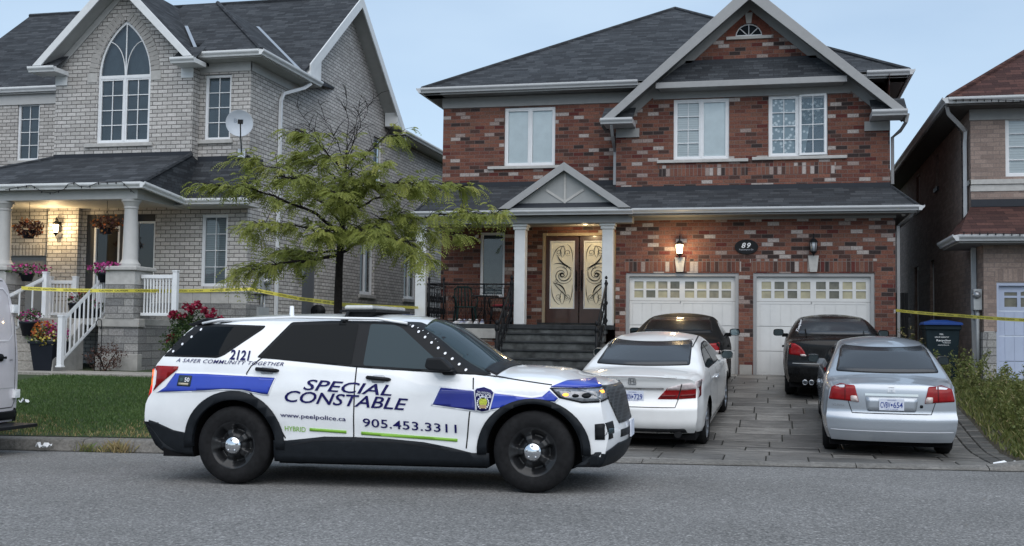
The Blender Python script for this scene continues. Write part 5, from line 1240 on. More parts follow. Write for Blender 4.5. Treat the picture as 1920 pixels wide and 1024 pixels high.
# ================================================================== BROWN BRICK HOUSE (right)
def brown_house():
    H = thing('house', 'brown brick house with dark red shingles and pale blue garage door', 'house', (5, 24.5, .75), group='houses along the street')
    U, G = 24.9, 23.55; XS = X_(1820, 300, U); XR = 13; BACK = 48
    ww = (X_(1885, 275, U), X_(1885, 275, U) + 1.5, Z_(1900, 331, U), Z_(1900, 218, U))
    gd = (X_(1867, 600, G), X_(1867, 600, G) + 4.6, .62, Z_(1880, 530, G)); ez = Z_(1860, 188, 24.4)
    sw = [(atX(1722, 350, XS)[1] - .3, atX(1722, 350, XS)[1] + .5, atX(1725, 392, XS)[2], atX(1725, 325, XS)[2]), (atX(1757, 320, XS)[1] - .25, atX(1757, 320, XS)[1] + .25, atX(1757, 352, XS)[2], atX(1757, 290, XS)[2]),
          (atX(1719, 550, XS)[1] - .4, atX(1719, 550, XS)[1] + .5, 1.4, atX(1719, 500, XS)[2]), (atX(1748, 540, XS)[1] - .35, atX(1748, 540, XS)[1] + .4, 1.4, atX(1748, 488, XS)[2])]
    mb = MB()
    add_wall(mb, rect(XS, XR, 4.0, ez + .1), [rect(*ww)], front(U), .1); 
    zst = Z_(1855, 622, G)
    add_wall(mb, [(XS, zst), (gd[0], zst), (gd[0], gd[3]), (gd[1], gd[3]), (gd[1], zst), (XR, zst), (XR, 3.75), (XS, 3.75)], [], front(G))
    add_wall(mb, [(G, .5), (BACK, .5), (BACK, ez), (U, ez), (U, 4.3), (G, 3.75)], [rect(*s) for s in sw], (lambda u, z, d: (XS + d, u, z)), .12)
    mb.box(gd[0], gd[0] + .02, G, G + .14, zst, gd[3]); mb.build('wall', M_brn, H, True)
    for s in sw:
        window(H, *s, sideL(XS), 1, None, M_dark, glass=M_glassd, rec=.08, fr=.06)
        mb = MB(); wbox(mb, sideL(XS), s[0] - .06, s[1] + .06, s[2] - .10, s[2] - .003, -.05, .08); mb.build('sill', M_drip, H, True)
    window(H, *ww, front(U), 1, (2, 4), M_blind, fr=.07)
    mb = MB(); mb.box(XS - .04, XR, U - .05, U - .003, Z_(1850, 346, U), Z_(1850, 337, U)); mb.box(XS - .012, XR, U - .02, U - .004, Z_(1850, 359, U), Z_(1850, 346, U) - .004); mb.box(XS - .04, XS - .003, U - .05, U + .6, Z_(1850, 346, U), Z_(1850, 337, U)); mb.each('precast_band', M_cream, H, True, bev=.006)
    mb = MB(); mb.box(XS, XR, U - .03, U - .003, Z_(1850, 388, U), Z_(1850, 374, U)); mb.each('flashing', M_drip, H, True)
    # stone at the garage corner
    mb = MB(); mb.box(XS - .03, gd[0], G - .05, G + .35, .5, zst - .005); mb.box(gd[1], XR, G - .05, G + .3, .5, zst); mb.each('stone_base', M_stone, H, True)
    mb = MB(); mb.box(gd[0] - .0, gd[1], G - .006, G + .02, gd[3] + .01, gd[3] + .27); mb.build('soldier_course', M_brnS, H, True)
    # garage door
    mb = MB(); mb.box(gd[0], gd[0] + .06, G + .01, G + .12, gd[2], gd[3]); mb.box(gd[0] + .06, gd[1], G + .012, G + .12, gd[3] - .06, gd[3]); tr = mb
    A, Bq, Z0, Z1 = gd[0] + .06, gd[1], gd[2] + .02, gd[3] - .06; hh = (Z1 - Z0) / 4; d = MB()
    for k in range(3):
        d.box(A, Bq, G + .10, G + .14, Z0 + k * hh, Z0 + (k + 1) * hh - .006)
        for i in range(24):
            u = A + .12 + i * .175
            if i % 6 != 5: d.box(u + .004, u + .171, G + .092, G + .10, Z0 + k * hh + (.1 if k == 0 else .01), Z0 + (k + 1) * hh - .02)
    hs = []
    for i in range(9): u = A + .12 + i * .30 + (.12 if i > 3 else 0); hs += [rect(u, u + .235, Z0 + 3 * hh + .08, Z0 + 3 * hh + .26), [(u, Z0 + 3 * hh + .30), (u + .235, Z0 + 3 * hh + .30), (u + .235, Z0 + 3 * hh + .37 + .06 * (i % 2)), (u, Z0 + 3 * hh + .37 + .06 * (1 - i % 2) if i else Z0 + 3 * hh + .37)]]
    add_wall(d, rect(A, Bq, Z0 + 3 * hh, Z1), hs, lambda u, z, q: (u, G + .10 + q, z), .03)
    g = d.build('garage_door', M_gar2, H, True); tr.build('door_trim', M_gar2, g)
    mb = MB(); mb.box(A, Bq, G + .125, G + .13, Z0 + 3 * hh, Z1); mb.build('pane', M_gp2, g)
    # roofs
    xo = XS - .52; xi = X_(1775, 208, 24.4)
    mb = MB(); ey = 24.38; sl = .72; hw = (XR + .5 - xo) / 2
    pk = [(xo + hw, ey + hw, ez + .06 + sl * hw), (xo + hw, BACK - hw, ez + .06 + sl * hw)]
    e = ez + .06
    roof_slab(mb, [(xo, ey, e), (XR + .5, ey, e), pk[0]]); roof_slab(mb, [(XR + .5, ey, e), (XR + .5, BACK, e), pk[1], pk[0]]); roof_slab(mb, [(xo, BACK, e), (xo, ey, e), pk[0], pk[1]]); roof_slab(mb, [(XR + .5, BACK, e), (xo, BACK, e), pk[1]]); r = mb.build('roof', M_shb, H, True, fix=True)
    mb = MB(); mb.tube([(xo, ey, e + .01), (pk[0][0], pk[0][1], pk[0][2] + .01)], .06, 6, 0, True, False); mb.each('ridge_cap', M_shb, r)
    mb = MB(); gutter(mb, (xo, ey, e + .01), (XR + .5, ey, e + .01), (0, -1, 0)); gutter(mb, (xo, ey - .1, e + .01), (xo, BACK, e + .01), (-1, 0, 0)); mb.each('gutter', M_gut, H, True, fix=True)
    mb = MB(); mb.box(xo, XR + .5, ey, U, e - .15, e - .12); mb.box(xo, XS + .02, U, BACK, e - .15, e - .12); mb.each('soffit', plain('brown soffit', (.10, .095, .09), .7), H, True)
    mb = MB(); mb.box(XS - .02, XR, U - .03, U - .003, e - .38, e - .15); mb.each('frieze_board', M_trimd, H, True)
    gy, gz = 23.05, Z_(1850, 441, 23.05); tz = Z_(1860, 388, U); x0 = X_(1797, 441, gy)
    mb = MB(); roof_slab(mb, [(x0, gy, gz), (XR, gy, gz), (XR, U, tz), (XS - .02, U, tz)]); roof_slab(mb, [(x0, gy, gz), (XS - .02, U, tz), (XS - .03, U + .3, tz - .1), (x0 - .02, U + .25, gz)]); mb.build('skirt_roof', M_shb, H, True, fix=True)
    mb = MB(); gutter(mb, (x0, gy, gz + .01), (XR, gy, gz + .01), (0, -1, 0)); gutter(mb, (x0, gy - .1, gz + .01), (x0, U + .2, gz + .01), (-1, 0, 0)); mb.each('porch_gutter', M_gut, H, True, fix=True)
    mb = MB(); mb.box(x0, XR, gy, G, gz - .15, gz - .12); mb.box(x0, XS + .02, G, U + .2, gz - .15, gz - .12); mb.box(XS - .02, XR, G - .03, G - .003, Z_(1860, 460, G), gz - .15); mb.each('frieze_board', M_trimd, H, True)
    mb = MB(); xd = XS - .06
    downspout(mb, [(xo - .0, ey + .15, e - .12), (xo + .05, ey + .3, e - .25), (xd, U + .25, e - .55), (xd, U + .3, e - .8), (xd, U + .3, gz + .3)], .045); downspout(mb, [(xd, G + .75, gz - .1), (xd, G + .75, .8)], .055); mb.build('downspout', M_gut, H, True)
    return H, XS, G
BH, BXS, BG = brown_house()

# ================================================================== VEHICLES
def smooth01(t): t = min(1, max(0, t)); return t * t * (3 - 2 * t)
class Car:
    """x forward from the rear axle, y left, z up from the ground"""
    def __init__(s, name, label, cat, paintm, sp, loc, rot, group):
        s.T = thing(name, label, cat, loc, rot, group); s.paint = paintm; s.sp = sp
        s.loft()
    def prof(s):
        sp = s.sp
        s.top = pchip(sp['top']); s.bot = pchip(sp['bot']); s.W = pchip(sp['W']); s.belt = pchip(sp['belt'])
        s.crown = pchip(sp['crown']); s.rad = pchip(sp['rad']); s.tum = pchip(sp['tum'])
        s.rz = pchip(sp['rz']); s.fz = pchip(sp['fz'])
    def yside(s, x, z):
        b, W, zb = s.belt(x), s.W(x), s.bot(x); zm = s.sp['zm']
        if z <= zm: u = (zm - z) / max(.05, zm - zb); y = W - s.sp['tuck'] * u * u
        elif z <= b: u = (z - zm) / max(.05, b - zm); y = W - s.sp['sh'] * u ** 2
        else:
            d = z - b; y = W - s.sp['sh'] - s.tum(x) * d - s.sp.get('tum2', .12) * d * d
        for (z0, hw, dep) in s.sp.get('crease', []):
            t = (z - z0) / hw
            y += dep * math.exp(-t * t)
        return y
    def loft(s):
        sp = s.sp; s.prof(); xr, xf = sp['xr'], sp['xf']
        n = sp.get('n', 120); t = np.linspace(0, 1, n)
        xs = xr + (xf - xr) * t
        ns, nc, ntp = 20, 5, 9; H = []
        for x in xs:
            zb, zt, cr, r = s.bot(x), s.top(x), s.crown(x), s.rad(x)
            ze = zt - cr; zc = max(zb + .05, ze - r)
            P = [(s.yside(x, zb + (zc - zb) * i / ns), zb + (zc - zb) * i / ns) for i in range(ns + 1)]
            ye = s.yside(x, ze); tp = lambda y: zt - cr * (abs(y) / ye) ** sp.get('cp', 2.2)
            y1 = ye - r * 1.15; p0 = P[-1]; p2 = (y1, tp(y1)); p1 = (ye, ze)
            for i in range(1, nc + 1):
                u = i / (nc + 1); P.append(tuple((1 - u) ** 2 * p0[k] + 2 * u * (1 - u) * p1[k] + u * u * p2[k] for k in (0, 1)))
            for i in range(ntp + 1): y = y1 * (1 - i / ntp); P.append((y, tp(y)))
            H.append(P)
        k = len(H[0]); V = []; F = []
        ring = 2 * k - 1
        for x, P in zip(xs, H):
            for i in range(k): V.append((x, -P[i][0], P[i][1]))
            for i in range(k - 2, -1, -1): V.append((x, P[i][0], P[i][1]))
        for a in range(n - 1):
            for i in range(ring - 1): F.append((a * ring + i, (a + 1) * ring + i, (a + 1) * ring + i + 1, a * ring + i + 1))
        m = 7
        for end, a in ((0, 0), (1, n - 1)):
            P = H[a]; x = xs[a]; rows = []
            for i in range(k - 1):
                row = [a * ring + i]
                for j in range(1, 2 * m): row.append(len(V)); V.append((x, P[i][0] * (j / m - 1), P[i][1]))
                row.append(a * ring + ring - 1 - i); rows.append(row)
            topv = a * ring + k - 1
            for i in range(k - 2):
                for j in range(2 * m):
                    q = (rows[i][j], rows[i][j + 1], rows[i + 1][j + 1], rows[i + 1][j]); F.append(q if end else q[::-1])
            for j in range(2 * m):
                q = (rows[-1][j], rows[-1][j + 1], topv); F.append(q if end else q[::-1])
        V = np.array(V, float)
        lr, lf = sp.get('lr', .9), sp.get('lf', .9); Wm = max(p[1] for p in sp['W'])
        for v in V:
            x, y, z = v; u = min(1, abs(y) / Wm)
            wr = smooth01(1 - (x - xr) / lr); wf = smooth01(1 - (xf - x) / lf)
            if wr > 0: v[0] += wr * (s.rz(z) + sp['rk'] * u ** sp.get('rp', 3))
            if wf > 0: v[0] -= wf * (s.fz(z) + sp['fk'] * u ** sp.get('fp', 2.6))
        s.V = V; s.F = F
        bm = bmesh.new(); vs = [bm.verts.new(v) for v in V]
        for f in F:
            try: bm.faces.new([vs[i] for i in f])
            except ValueError: pass
        bmesh.ops.recalc_face_normals(bm, faces=bm.faces)
        bm.faces.ensure_lookup_table()
        # make sure normals point outwards
        fc = max(bm.faces, key=lambda f: f.calc_center_median().y)
        if fc.normal.y < 0: bmesh.ops.reverse_faces(bm, faces=bm.faces)
        s.bvh = BVHTree.FromBMesh(bm)
        # wheel arches
        ra = sp['arch']
        for xa in (0, sp['wb']):
            def sel(): return [f for f in bm.faces if abs(f.calc_center_median().x - xa) < ra + .12 and f.calc_center_median().z < sp['tr'] + ra + .12 and abs(f.calc_center_median().y) > .45]
            nseg = 22; zc = sp['tr']
            for i in range(nseg):
                a = -0.5 + (math.pi + 1.0) * (i + .5) / nseg
                fs = sel(); g = list({v for f in fs for v in f.verts}) + list({e for f in fs for e in f.edges}) + fs
                c = (xa + ra * math.cos(a) , 0, zc + ra * math.sin(a))
                bmesh.ops.bisect_plane(bm, geom=g, plane_co=c, plane_no=(math.cos(a), 0, math.sin(a)), dist=1e-5)
            dl = []
            for f in sel():
                c = f.calc_center_median(); dx, dz = c.x - xa, c.z - zc; rr = math.hypot(dx, dz)
                a = math.atan2(dz, dx); seg = math.pi / nseg
                if rr < ra * .999 or (dz < 0 and abs(dx) < ra): dl.append(f)
            bmesh.ops.delete(bm, geom=dl, context='FACES')
        me = bpy.data.meshes.new('body'); bm.to_mesh(me); bm.free(); me.materials.append(s.paint)
        me.polygons.foreach_set('use_smooth', [True] * len(me.polygons))
        try: me.set_sharp_from_angle(angle=R(38))
        except Exception: pass
        if sp.get('clad'):     # moulded-in black lower edge
            me.materials.append(M_clad)
            for p in me.polygons:
                c = p.center
                if (c.x < -.82 and c.z < .585) or (c.x > 3.5 and c.z < .355) or c.z < .34: p.material_index = 1
        o = bpy.data.objects.new('body', me); COL.objects.link(o); o.parent = s.T; s.body = o
        # underbody and wheel houses
        mb = MB(); xr_, xf_ = xr + .25, xf - .30; zb = min(p[1] for p in sp['bot']) - .02; W = Wm - .10
        mb.box(xr_, -ra, -W, W, zb + .04, .62); mb.box(ra, sp['wb'] - ra, -W, W, zb, .62); mb.box(sp['wb'] + ra, xf_, -W, W, zb + .04, .60); mb.box(-ra, ra, -W + .32, W - .32, zb + .06, .60); mb.box(sp['wb'] - ra, sp['wb'] + ra, -W + .32, W - .32, zb + .06, .60)
        for xa in (0, sp['wb']):
            for sg in (-1, 1):
                n_ = 14; A = [(xa + (ra + .015) * math.cos(a), (ra + .015) * math.sin(a) + sp['tr']) for a in [-.12 + (math.pi + .24) * i / n_ for i in range(n_ + 1)]]
                y0, y1 = sg * (W - .36), sg * (Wm - .045)
                b = len(mb.v); mb.add([(x, y0, z) for x, z in A] + [(x, y1, z) for x, z in A], [(i, i + 1, n_ + 2 + i, n_ + 1 + i) for i in range(n_)]); mb.poly([(x, y0, z) for x, z in A])
        mb.build('underbody', M_under, s.T)
    # ----- panels laid on the body
    def cast(s, axis, a, b, sg):
        if axis == 'y': o = Vector((a, sg * 3, b)); d = Vector((0, -sg, 0))
        elif axis == 'x': o = Vector((sg * 9, a, b)); d = Vector((-sg, 0, 0))
        else: o = Vector((a, b, 5)); d = Vector((0, 0, -1))
        h = s.bvh.ray_cast(o, d)
        if h[0] is None:
            g = Vector((a, sg * .9, b)) if axis == 'y' else (Vector((4.2 if sg > 0 else -1, a, b)) if axis == 'x' else Vector((a, b, 1)))
            h = s.bvh.find_nearest(g)
        n = h[1]
        if n.dot(d) > 0: n = -n
        return h[0], n
    def put(s, verts, faces, mat, name, axis, sg, off=.004, parent=None, skirt=True, th=None):
        P = [s.cast(axis, p[0], p[1], sg) for p in verts]
        vs = [tuple(p + n * off) for p, n in P]
        mb = MB(); fl = (axis == 'y' and sg > 0) or (axis == 'x' and sg < 0)
        fs = [tuple(f[::-1]) if fl else tuple(f) for f in faces]
        if skirt:
            cnt = {}
            for f in fs:
                for i in range(len(f)):
                    e = (f[i], f[(i + 1) % len(f)])
                    cnt[e] = 1
            bd = [e for e in cnt if (e[1], e[0]) not in cnt]
            mp = {}
            for e in bd:
                for q in e:
                    if q not in mp: mp[q] = len(vs); vs.append(tuple(P[q][0] - P[q][1] * (.004 if th is None else th)))
            nf = len(fs); fs = list(fs) + [(e[1], e[0], mp[e[0]], mp[e[1]]) for e in bd]
            mb.add(vs, fs[:nf], 0, True); base = 0
            for f in fs[nf:]: mb.f.append(list(f)); mb.m.append(0); mb.sm.append(False)
        else: mb.add(vs, fs, 0, True)
        return mb.build(name, mat, parent or s.T)
    def panel(s, poly, mat, name, axis='y', sg=-1, off=.004, step=.07, parent=None, both=False, rnd=0.0, th=None, skirt=True):
        if rnd: poly = round_poly(poly, rnd)
        v, f = cut_poly(poly, (), step)
        o = s.put(v, f, mat, name, axis, sg, off, parent, skirt, th)
        if both:
            if axis == 'y': s.put(v, f, mat, name, axis, -sg, off, parent, skirt, th)
            else: s.put([(-p[0], p[1]) for p in v] if axis == 'x' else [(p[0], -p[1]) for p in v], [q[::-1] for q in f], mat, name, axis, sg, off, parent, True, th)
        return o
    def line(s, pts, w, mat, name, axis='y', sg=-1, off=.0025, parent=None, both=False):
        """a thin strip along a polyline on the body"""
        L = []; pts = dens(pts, .05)
        for i, p in enumerate(pts):
            a = pts[max(0, i - 1)]; b = pts[min(len(pts) - 1, i + 1)]; d = Vector((b[0] - a[0], b[1] - a[1])).normalized(); n = Vector((-d.y, d.x)) * w / 2
            L.append(((p[0] + n.x, p[1] + n.y), (p[0] - n.x, p[1] - n.y)))
        for q in ((sg, -sg) if both and axis == 'y' else (sg,)):
            v = [x for t in L for x in t]; f = [(2 * i, 2 * i + 1, 2 * i + 3, 2 * i + 2) for i in range(len(L) - 1)]
            o = s.put(v, f, mat, name, axis, q, off, parent, False)
        return o
    def text(s, txt, x0, z0, w, h, mat, name='lettering', axis='y', sg=-1, off=.0075, slope=0.0, parent=None, **k):
        v, f = text_fit(txt, w, h, **k)
        bm = bmesh.new(); bv = [bm.verts.new((p[0], p[1], 0)) for p in v]
        for q in f:
            try: bm.faces.new([bv[i] for i in q])
            except ValueError: pass
        n = int(w / .12)
        for i in range(1, n + 1): bmesh.ops.bisect_plane(bm, geom=bm.verts[:] + bm.edges[:] + bm.faces[:], plane_co=(w * i / (n + 1), 0, 0), plane_no=(1, 0, 0), dist=1e-6)
        bm.normal_update()
        for fc in bm.faces:
            if fc.normal.z < 0: fc.normal_flip()
        bm.verts.index_update(); v = [(p.co.x, p.co.y) for p in bm.verts]; f = [tuple(p.index for p in fc.verts) for fc in bm.faces]; bm.free()
        if axis == 'y': pts = [(x0 + p[0], z0 + p[1] + slope * p[0]) for p in v]
        else: pts = [(x0 - p[0] if axis == 'x' and sg < 0 else x0 + p[0], z0 + p[1]) for p in v]
        if axis == 'x' and sg < 0: f = [t[::-1] for t in f]
        return s.put(pts, f, mat, name, axis, sg, off, parent, False)
    def wheels(s, kind, y=None, tw=.22):
        sp = s.sp; r = sp['tr']; rr = sp['rim']; Wm = max(p[1] for p in sp['W']); y = y or Wm - .03
        for xa in (0, sp['wb']):
            for sg in (-1, 1):
                wroot = MB(); c = (xa, 0, r); yo = sg * y; yi = sg * (y - tw)
                pr = [(rr - .01, yi), (r - .05, yi), (r - .012, yi + sg * .03), (r, yi + sg * .06), (r, yo - sg * .055), (r - .010, yo - sg * .028), (r - .05, yo - sg * .004), (rr + .05, yo + sg * .002), (rr + .012, yo - sg * .006), (rr - .004, yo - sg * .012)]
                wroot.lathe([(a, b) for a, b in pr], c, 48, 'y')
                w = wroot.build('wheel', M_rubber, s.T, fix=True)
                # rim disc with spokes as relief
                m = MB(); nr, na = 16, 100; vs = []
                for i in range(nr + 1):
                    q = rr * i / nr
                    for j in range(na):
                        a = 2 * math.pi * j / na; t = q / rr
                        if kind == 'steel':
                            d = -.012 if t > .93 else (-.055 + .03 * smooth01((t - .62) / .25) if t > .62 else -.035)
                            u = math.cos(2.5 * a) ** 2   # five round windows
                            hole = smooth01((u - .25) / .35) * math.exp(-((t - .66) / .17) ** 2)
                            d -= .06 * hole
                            if t < .30: d = -.02
                        else:
                            ns = sp.get('spokes', 5); u = math.cos(ns * a / 2) ** 2
                            sp_ = smooth01((u - .45 - .25 * t) / .15); d = -.018 - .02 * (1 - t)
                            if t > .90: d = -.010
                            elif t > .22: d = d * sp_ + (-.10) * (1 - sp_)
                        vs.append((xa + q * math.cos(a), yo + sg * d, r + q * math.sin(a)))
                fs = [(i * na + j, i * na + (j + 1) % na, (i + 1) * na + (j + 1) % na, (i + 1) * na + j) for i in range(1, nr) for j in range(na)]
                vs.append((xa, vs[0][1], r)); fs += [(len(vs) - 1, na + (j + 1) % na, na + j) for j in range(na)]
                if sg < 0: pass
                m.add(vs, [f if sg < 0 else f[::-1] for f in fs], 0, True); m.build('rim', M_steel if kind == 'steel' else M_alloy, w, fix=True)
                if kind == 'steel':
                    m = MB(); m.lathe([(0, yo + sg * .022), (.05, yo + sg * .020), (.072, yo + sg * .006), (.088, yo - sg * .006), (.088, yo - sg * .03)], c, 24, 'y'); m.build('hub_cap', M_chrome, w, fix=True)
                    for kk in range(5):
                        a = kk * 2 * math.pi / 5 + .3; m = MB(); m.lathe([(0, yo + sg * .026), (.011, yo + sg * .024), (.013, yo + sg * .008)], (xa + .056 * math.cos(a), 0, r + .056 * math.sin(a)), 8, 'y'); m.build('lug_nut', M_alloy, w, fix=True)
def dens(pts, step):
    out_ = [pts[0]]
    for a, b in zip(pts, pts[1:]):
        n = max(1, int(math.hypot(b[0] - a[0], b[1] - a[1]) / step))
        out_ += [(a[0] + (b[0] - a[0]) * i / n, a[1] + (b[1] - a[1]) * i / n) for i in range(1, n + 1)]
    return out_
def round_poly(p, r, n=4):
    o = []
    k = len(p)
    for i in range(k):
        a, b, c = Vector(p[i - 1]), Vector(p[i]), Vector(p[(i + 1) % k])
        u = a - b; v = c - b; d = min(r, u.length * .45, v.length * .45); p0 = b + u.normalized() * d; p2 = b + v.normalized() * d
        for j in range(n + 1): t = j / n; q = p0 * (1 - t) ** 2 + b * 2 * t * (1 - t) + p2 * t * t; o.append((q.x, q.y))
    return o
def offset_poly(p, d):
    """grow a convex-ish polygon outwards by d"""
    k = len(p); ar = sum(p[i][0] * p[(i + 1) % k][1] - p[(i + 1) % k][0] * p[i][1] for i in range(k)); s = 1 if ar > 0 else -1; o = []
    for i in range(k):
        a, b, c = Vector(p[i - 1]), Vector(p[i]), Vector(p[(i + 1) % k]); u = (b - a).normalized(); v = (c - b).normalized()
        n1 = Vector((u.y, -u.x)) * s; n2 = Vector((v.y, -v.x)) * s; m = (n1 + n2); m = m / max(.35, m.dot(n1)); o.append((b.x + m.x * d, b.y + m.y * d))
    return o

# ------------------------------------------------------------------ police SUV
def police_suv():
    A = np.array([-5.1853, 10.146, .0584]); Bq = np.array([-2.1717, 10.246, .0934]); d = (Bq - A) / np.linalg.norm(Bq - A)
    hd = math.atan2(d[1], d[0]); pt = math.asin(d[2]); Wt = .965
    loc = A + np.array([-math.sin(hd), math.cos(hd), 0]) * Wt
    sp = dict(clad=1, xr=-1.04, xf=3.83, wb=3.005, tr=.382, rim=.235, arch=.455, n=150,
        top=[(-1.04, 1.645), (-.6, 1.66), (0, 1.685), (.7, 1.695), (1.4, 1.685), (1.75, 1.655), (2.0, 1.575), (2.3, 1.385), (2.55, 1.225), (2.66, 1.165), (2.78, 1.165), (3.1, 1.15), (3.4, 1.115), (3.7, 1.06), (3.85, 1.02)],
        bot=[(-1.04, .30), (-.6, .27), (0, .24), (.6, .23), (2.4, .23), (3.1, .25), (3.85, .24)],
        W=[(-1.04, .90), (-.7, .955), (-.2, .985), (.5, .985), (1.5, .985), (2.4, .985), (3.0, .98), (3.4, .95), (3.83, .90)],
        belt=[(-1.04, 1.24), (0, 1.20), (1, 1.16), (2.3, 1.10), (2.8, 1.04), (3.3, .99), (3.85, .93)],
        crown=[(-1.04, .10), (.5, .075), (1.6, .085), (1.9, .13), (2.3, .22), (2.6, .15), (2.9, .10), (3.4, .09), (3.85, .07)],
        rad=[(-1.04, .07), (1.5, .06), (2.0, .05), (2.4, .05), (2.7, .07), (3.85, .07)],
        tum=[(-1.04, .50), (.5, .48), (2.0, .52), (2.6, .6), (3.85, .7)], tum2=.10, zm=.74, tuck=.05, sh=.045, cp=2.2, crease=[(.95, .07, .012), (.52, .08, -.012)],
        rz=[(.25, .30), (.32, .16), (.45, .07), (.60, .0), (.78, .012), (.92, .085), (1.10, .085), (1.25, .175), (1.40, .30), (1.54, .42), (1.60, .47), (1.7, .52)],
        fz=[(.2, .26), (.25, .10), (.42, .02), (.55, .0), (.68, .03), (.80, .055), (.92, .085), (.97, .115), (1.03, .18), (1.1, .30)], rk=.06, fk=.17, lr=1.25, lf=.75, rp=4, fp=2.4)
    c = Car('police_suv', 'white police suv with blue stripes parked sideways across the road', 'suv', P_white, sp, tuple(loc), (0, -pt, hd), None)
    T = c.T; P = c.panel
    # lower black cladding
    P([(.425, .2335), (2.585, .2335), (2.585, .36), (2.42, .36), (2.20, .41), (1.95, .452), (1.6, .478), (1.25, .487), (.95, .485), (.74, .46), (.56, .44), (.425, .44)], M_clad, 'side_cladding', both=True, off=.006)
    c.line([(.62, .40), (.85, .445), (1.22, .452), (1.23, .452)], .012, M_seam, 'cladding_groove', off=.009); c.line([(1.27, .45), (1.7, .445), (2.2, .385)], .012, M_seam, 'cladding_groove', off=.009)
    for xa in (0, sp['wb']):
        n = 26; a0, a1 = -.06, math.pi + .06; ri, ro = sp['arch'] - .008, sp['arch'] + .082; kz = 1.0 if xa == 0 else .925
        pl = [(xa + ro * math.cos(a), .382 + ro * kz * math.sin(a)) for a in [a0 + (a1 - a0) * i / n for i in range(n + 1)]] + [(xa + ri * math.cos(a), .382 + ri * math.sin(a)) for a in [a1 + (a0 - a1) * i / n for i in range(n + 1)]]
        P(pl, M_clad, 'arch_flare', both=True, off=.016, step=.09, th=.03)
    P([(-.945, .298), (-.45, .264), (-.45, .47), (-.53, .495), (-.66, .515), (-.78, .56), (-.88, .595), (-.945, .61)], M_clad, 'rear_bumper', both=True, off=.010, step=.04)
    P([(-.888, .303), (.888, .303), (.888, .615), (-.888, .615)], M_clad, 'rear_bumper', 'x', -1, .012, step=.03)
    P([(3.46, .249), (3.585, .249), (3.60, .375), (3.46, .345)], M_clad, 'front_bumper', both=True, off=.010, step=.04)
    P([(-.885, .246), (.885, .246), (.885, .385), (.60, .45), (-.60, .45), (-.885, .385)], M_clad, 'front_bumper', 'x', 1, .012, step=.03)
    # doors and seams
    sm = .013
    c.line([(.13, 1.09), (.17, 1.16), (.28, 1.25), (.52, 1.58)], sm, M_seam, 'panel_gap', both=True); c.line([(.13, 1.09), (.145, .93)], sm, M_seam, 'panel_gap', both=True)
    c.line([(.145, .93), (.30, .80), (.45, .62), (.55, .46)], sm, M_seam, 'panel_gap', both=True)
    c.line([(1.262, 1.16), (1.255, .80), (1.248, .47)], sm, M_seam, 'panel_gap', both=True)
    c.line([(2.425, 1.115), (2.435, .95), (2.40, .72), (2.365, .40)], sm, M_seam, 'panel_gap', both=True)
    c.line([(2.425, 1.10), (2.80, 1.055), (3.18, 1.005)], .010, M_seam, 'panel_gap', both=True)
    # glass: dark surround, then panes
    surr = [(.215, 1.245), (.50, 1.595), (.90, 1.608), (1.6, 1.603), (1.79, 1.595), (1.92, 1.545), (2.58, 1.092), (2.40, 1.095), (1.8, 1.125), (1.26, 1.155)]
    P(surr, M_blackp, 'window_surround', both=True, off=.0045, rnd=.02, step=.028)
    wins = [('side_window', [(.255, 1.238), (.515, 1.565), (1.205, 1.578), (1.205, 1.180), (.9, 1.200)], M_tint), ('side_window', [(1.325, 1.575), (1.57, 1.566), (1.655, 1.535), (2.09, 1.195), (2.14, 1.134), (1.9, 1.142), (1.325, 1.172)], M_tint3)]
    for nm, q, m in wins: P(q, m, nm, both=True, off=.0075, rnd=.025, step=.035, skirt=False)
    P([(-.96, 1.250), (-.72, 1.560), (-.45, 1.580), (.235, 1.560), (.21, 1.525), (-.14, 1.262), (-.205, 1.238), (-.4, 1.243)], M_blackp, 'window_surround', both=True, off=.0045, rnd=.02, step=.028)
    P([(-.72, 1.262), (-.45, 1.548), (.20, 1.545), (-.165, 1.275), (-.215, 1.256)], M_tint, 'quarter_window', both=True, off=.0075, rnd=.03, step=.035, skirt=False)
    P([(-.80, 1.25), (.80, 1.25), (.66, 1.60), (-.66, 1.60)], M_tint, 'rear_window', 'x', -1, .005)
    # rows of white dots on the tinted pillars
    def dots(a, b, n, r):
        for i in range(n):
            t = i / (n - 1); x, z = a[0] + (b[0] - a[0]) * t, a[1] + (b[1] - a[1]) * t
            v = [(x + r * math.cos(k * math.pi / 4), z + r * math.sin(k * math.pi / 4)) for k in range(8)]
            c.put(v, [tuple(range(8))], M_wvin, 'pillar_dot', 'y', -1, .013, None, False)
    dots((1.752, 1.548), (2.345, 1.132), 9, .012); dots((-.72, 1.295), (-.475, 1.515), 4, .013)
    # windscreen and wiper
    P([(1.86, -.66), (1.83, 0), (1.86, .66), (2.52, .82), (2.63, 0), (2.52, -.82)], M_tint3, 'windscreen', 'z', 1, .005)
    P([(2.50, -.80), (2.60, 0), (2.50, .80), (2.62, .78), (2.71, 0), (2.62, -.78)], M_blackp, 'cowl', 'z', 1, .008)
    # roof fittings
    mb = MB()
    for sg in (-1, 1): mb.tube([(-.50, sg * .665, 1.585), (-.3, sg * .675, 1.622), (.5, sg * .70, 1.645), (1.4, sg * .70, 1.63), (1.70, sg * .70, 1.585)], .014, 6)
    mb.build('roof_rail', P_white, T)
    mb = MB(); mb.prism([(-1.0 + .30, -.62, 1.575), (-.45, -.66, 1.645), (-.40, -.66, 1.61), (-.62, -.63, 1.55)], (0, 1.26, 0)); bevel(mb.build('spoiler', M_blackp, T, fix=True), .01)
    LB = mb = MB(); mb.box(1.00, 1.30, -.58, .58, 1.722, 1.770)
    lb = bevel(mb.build('light_bar', plain('frosted light bar', (.55, .56, .55), .25, coat=.8, var=.15), T), .022, 3)
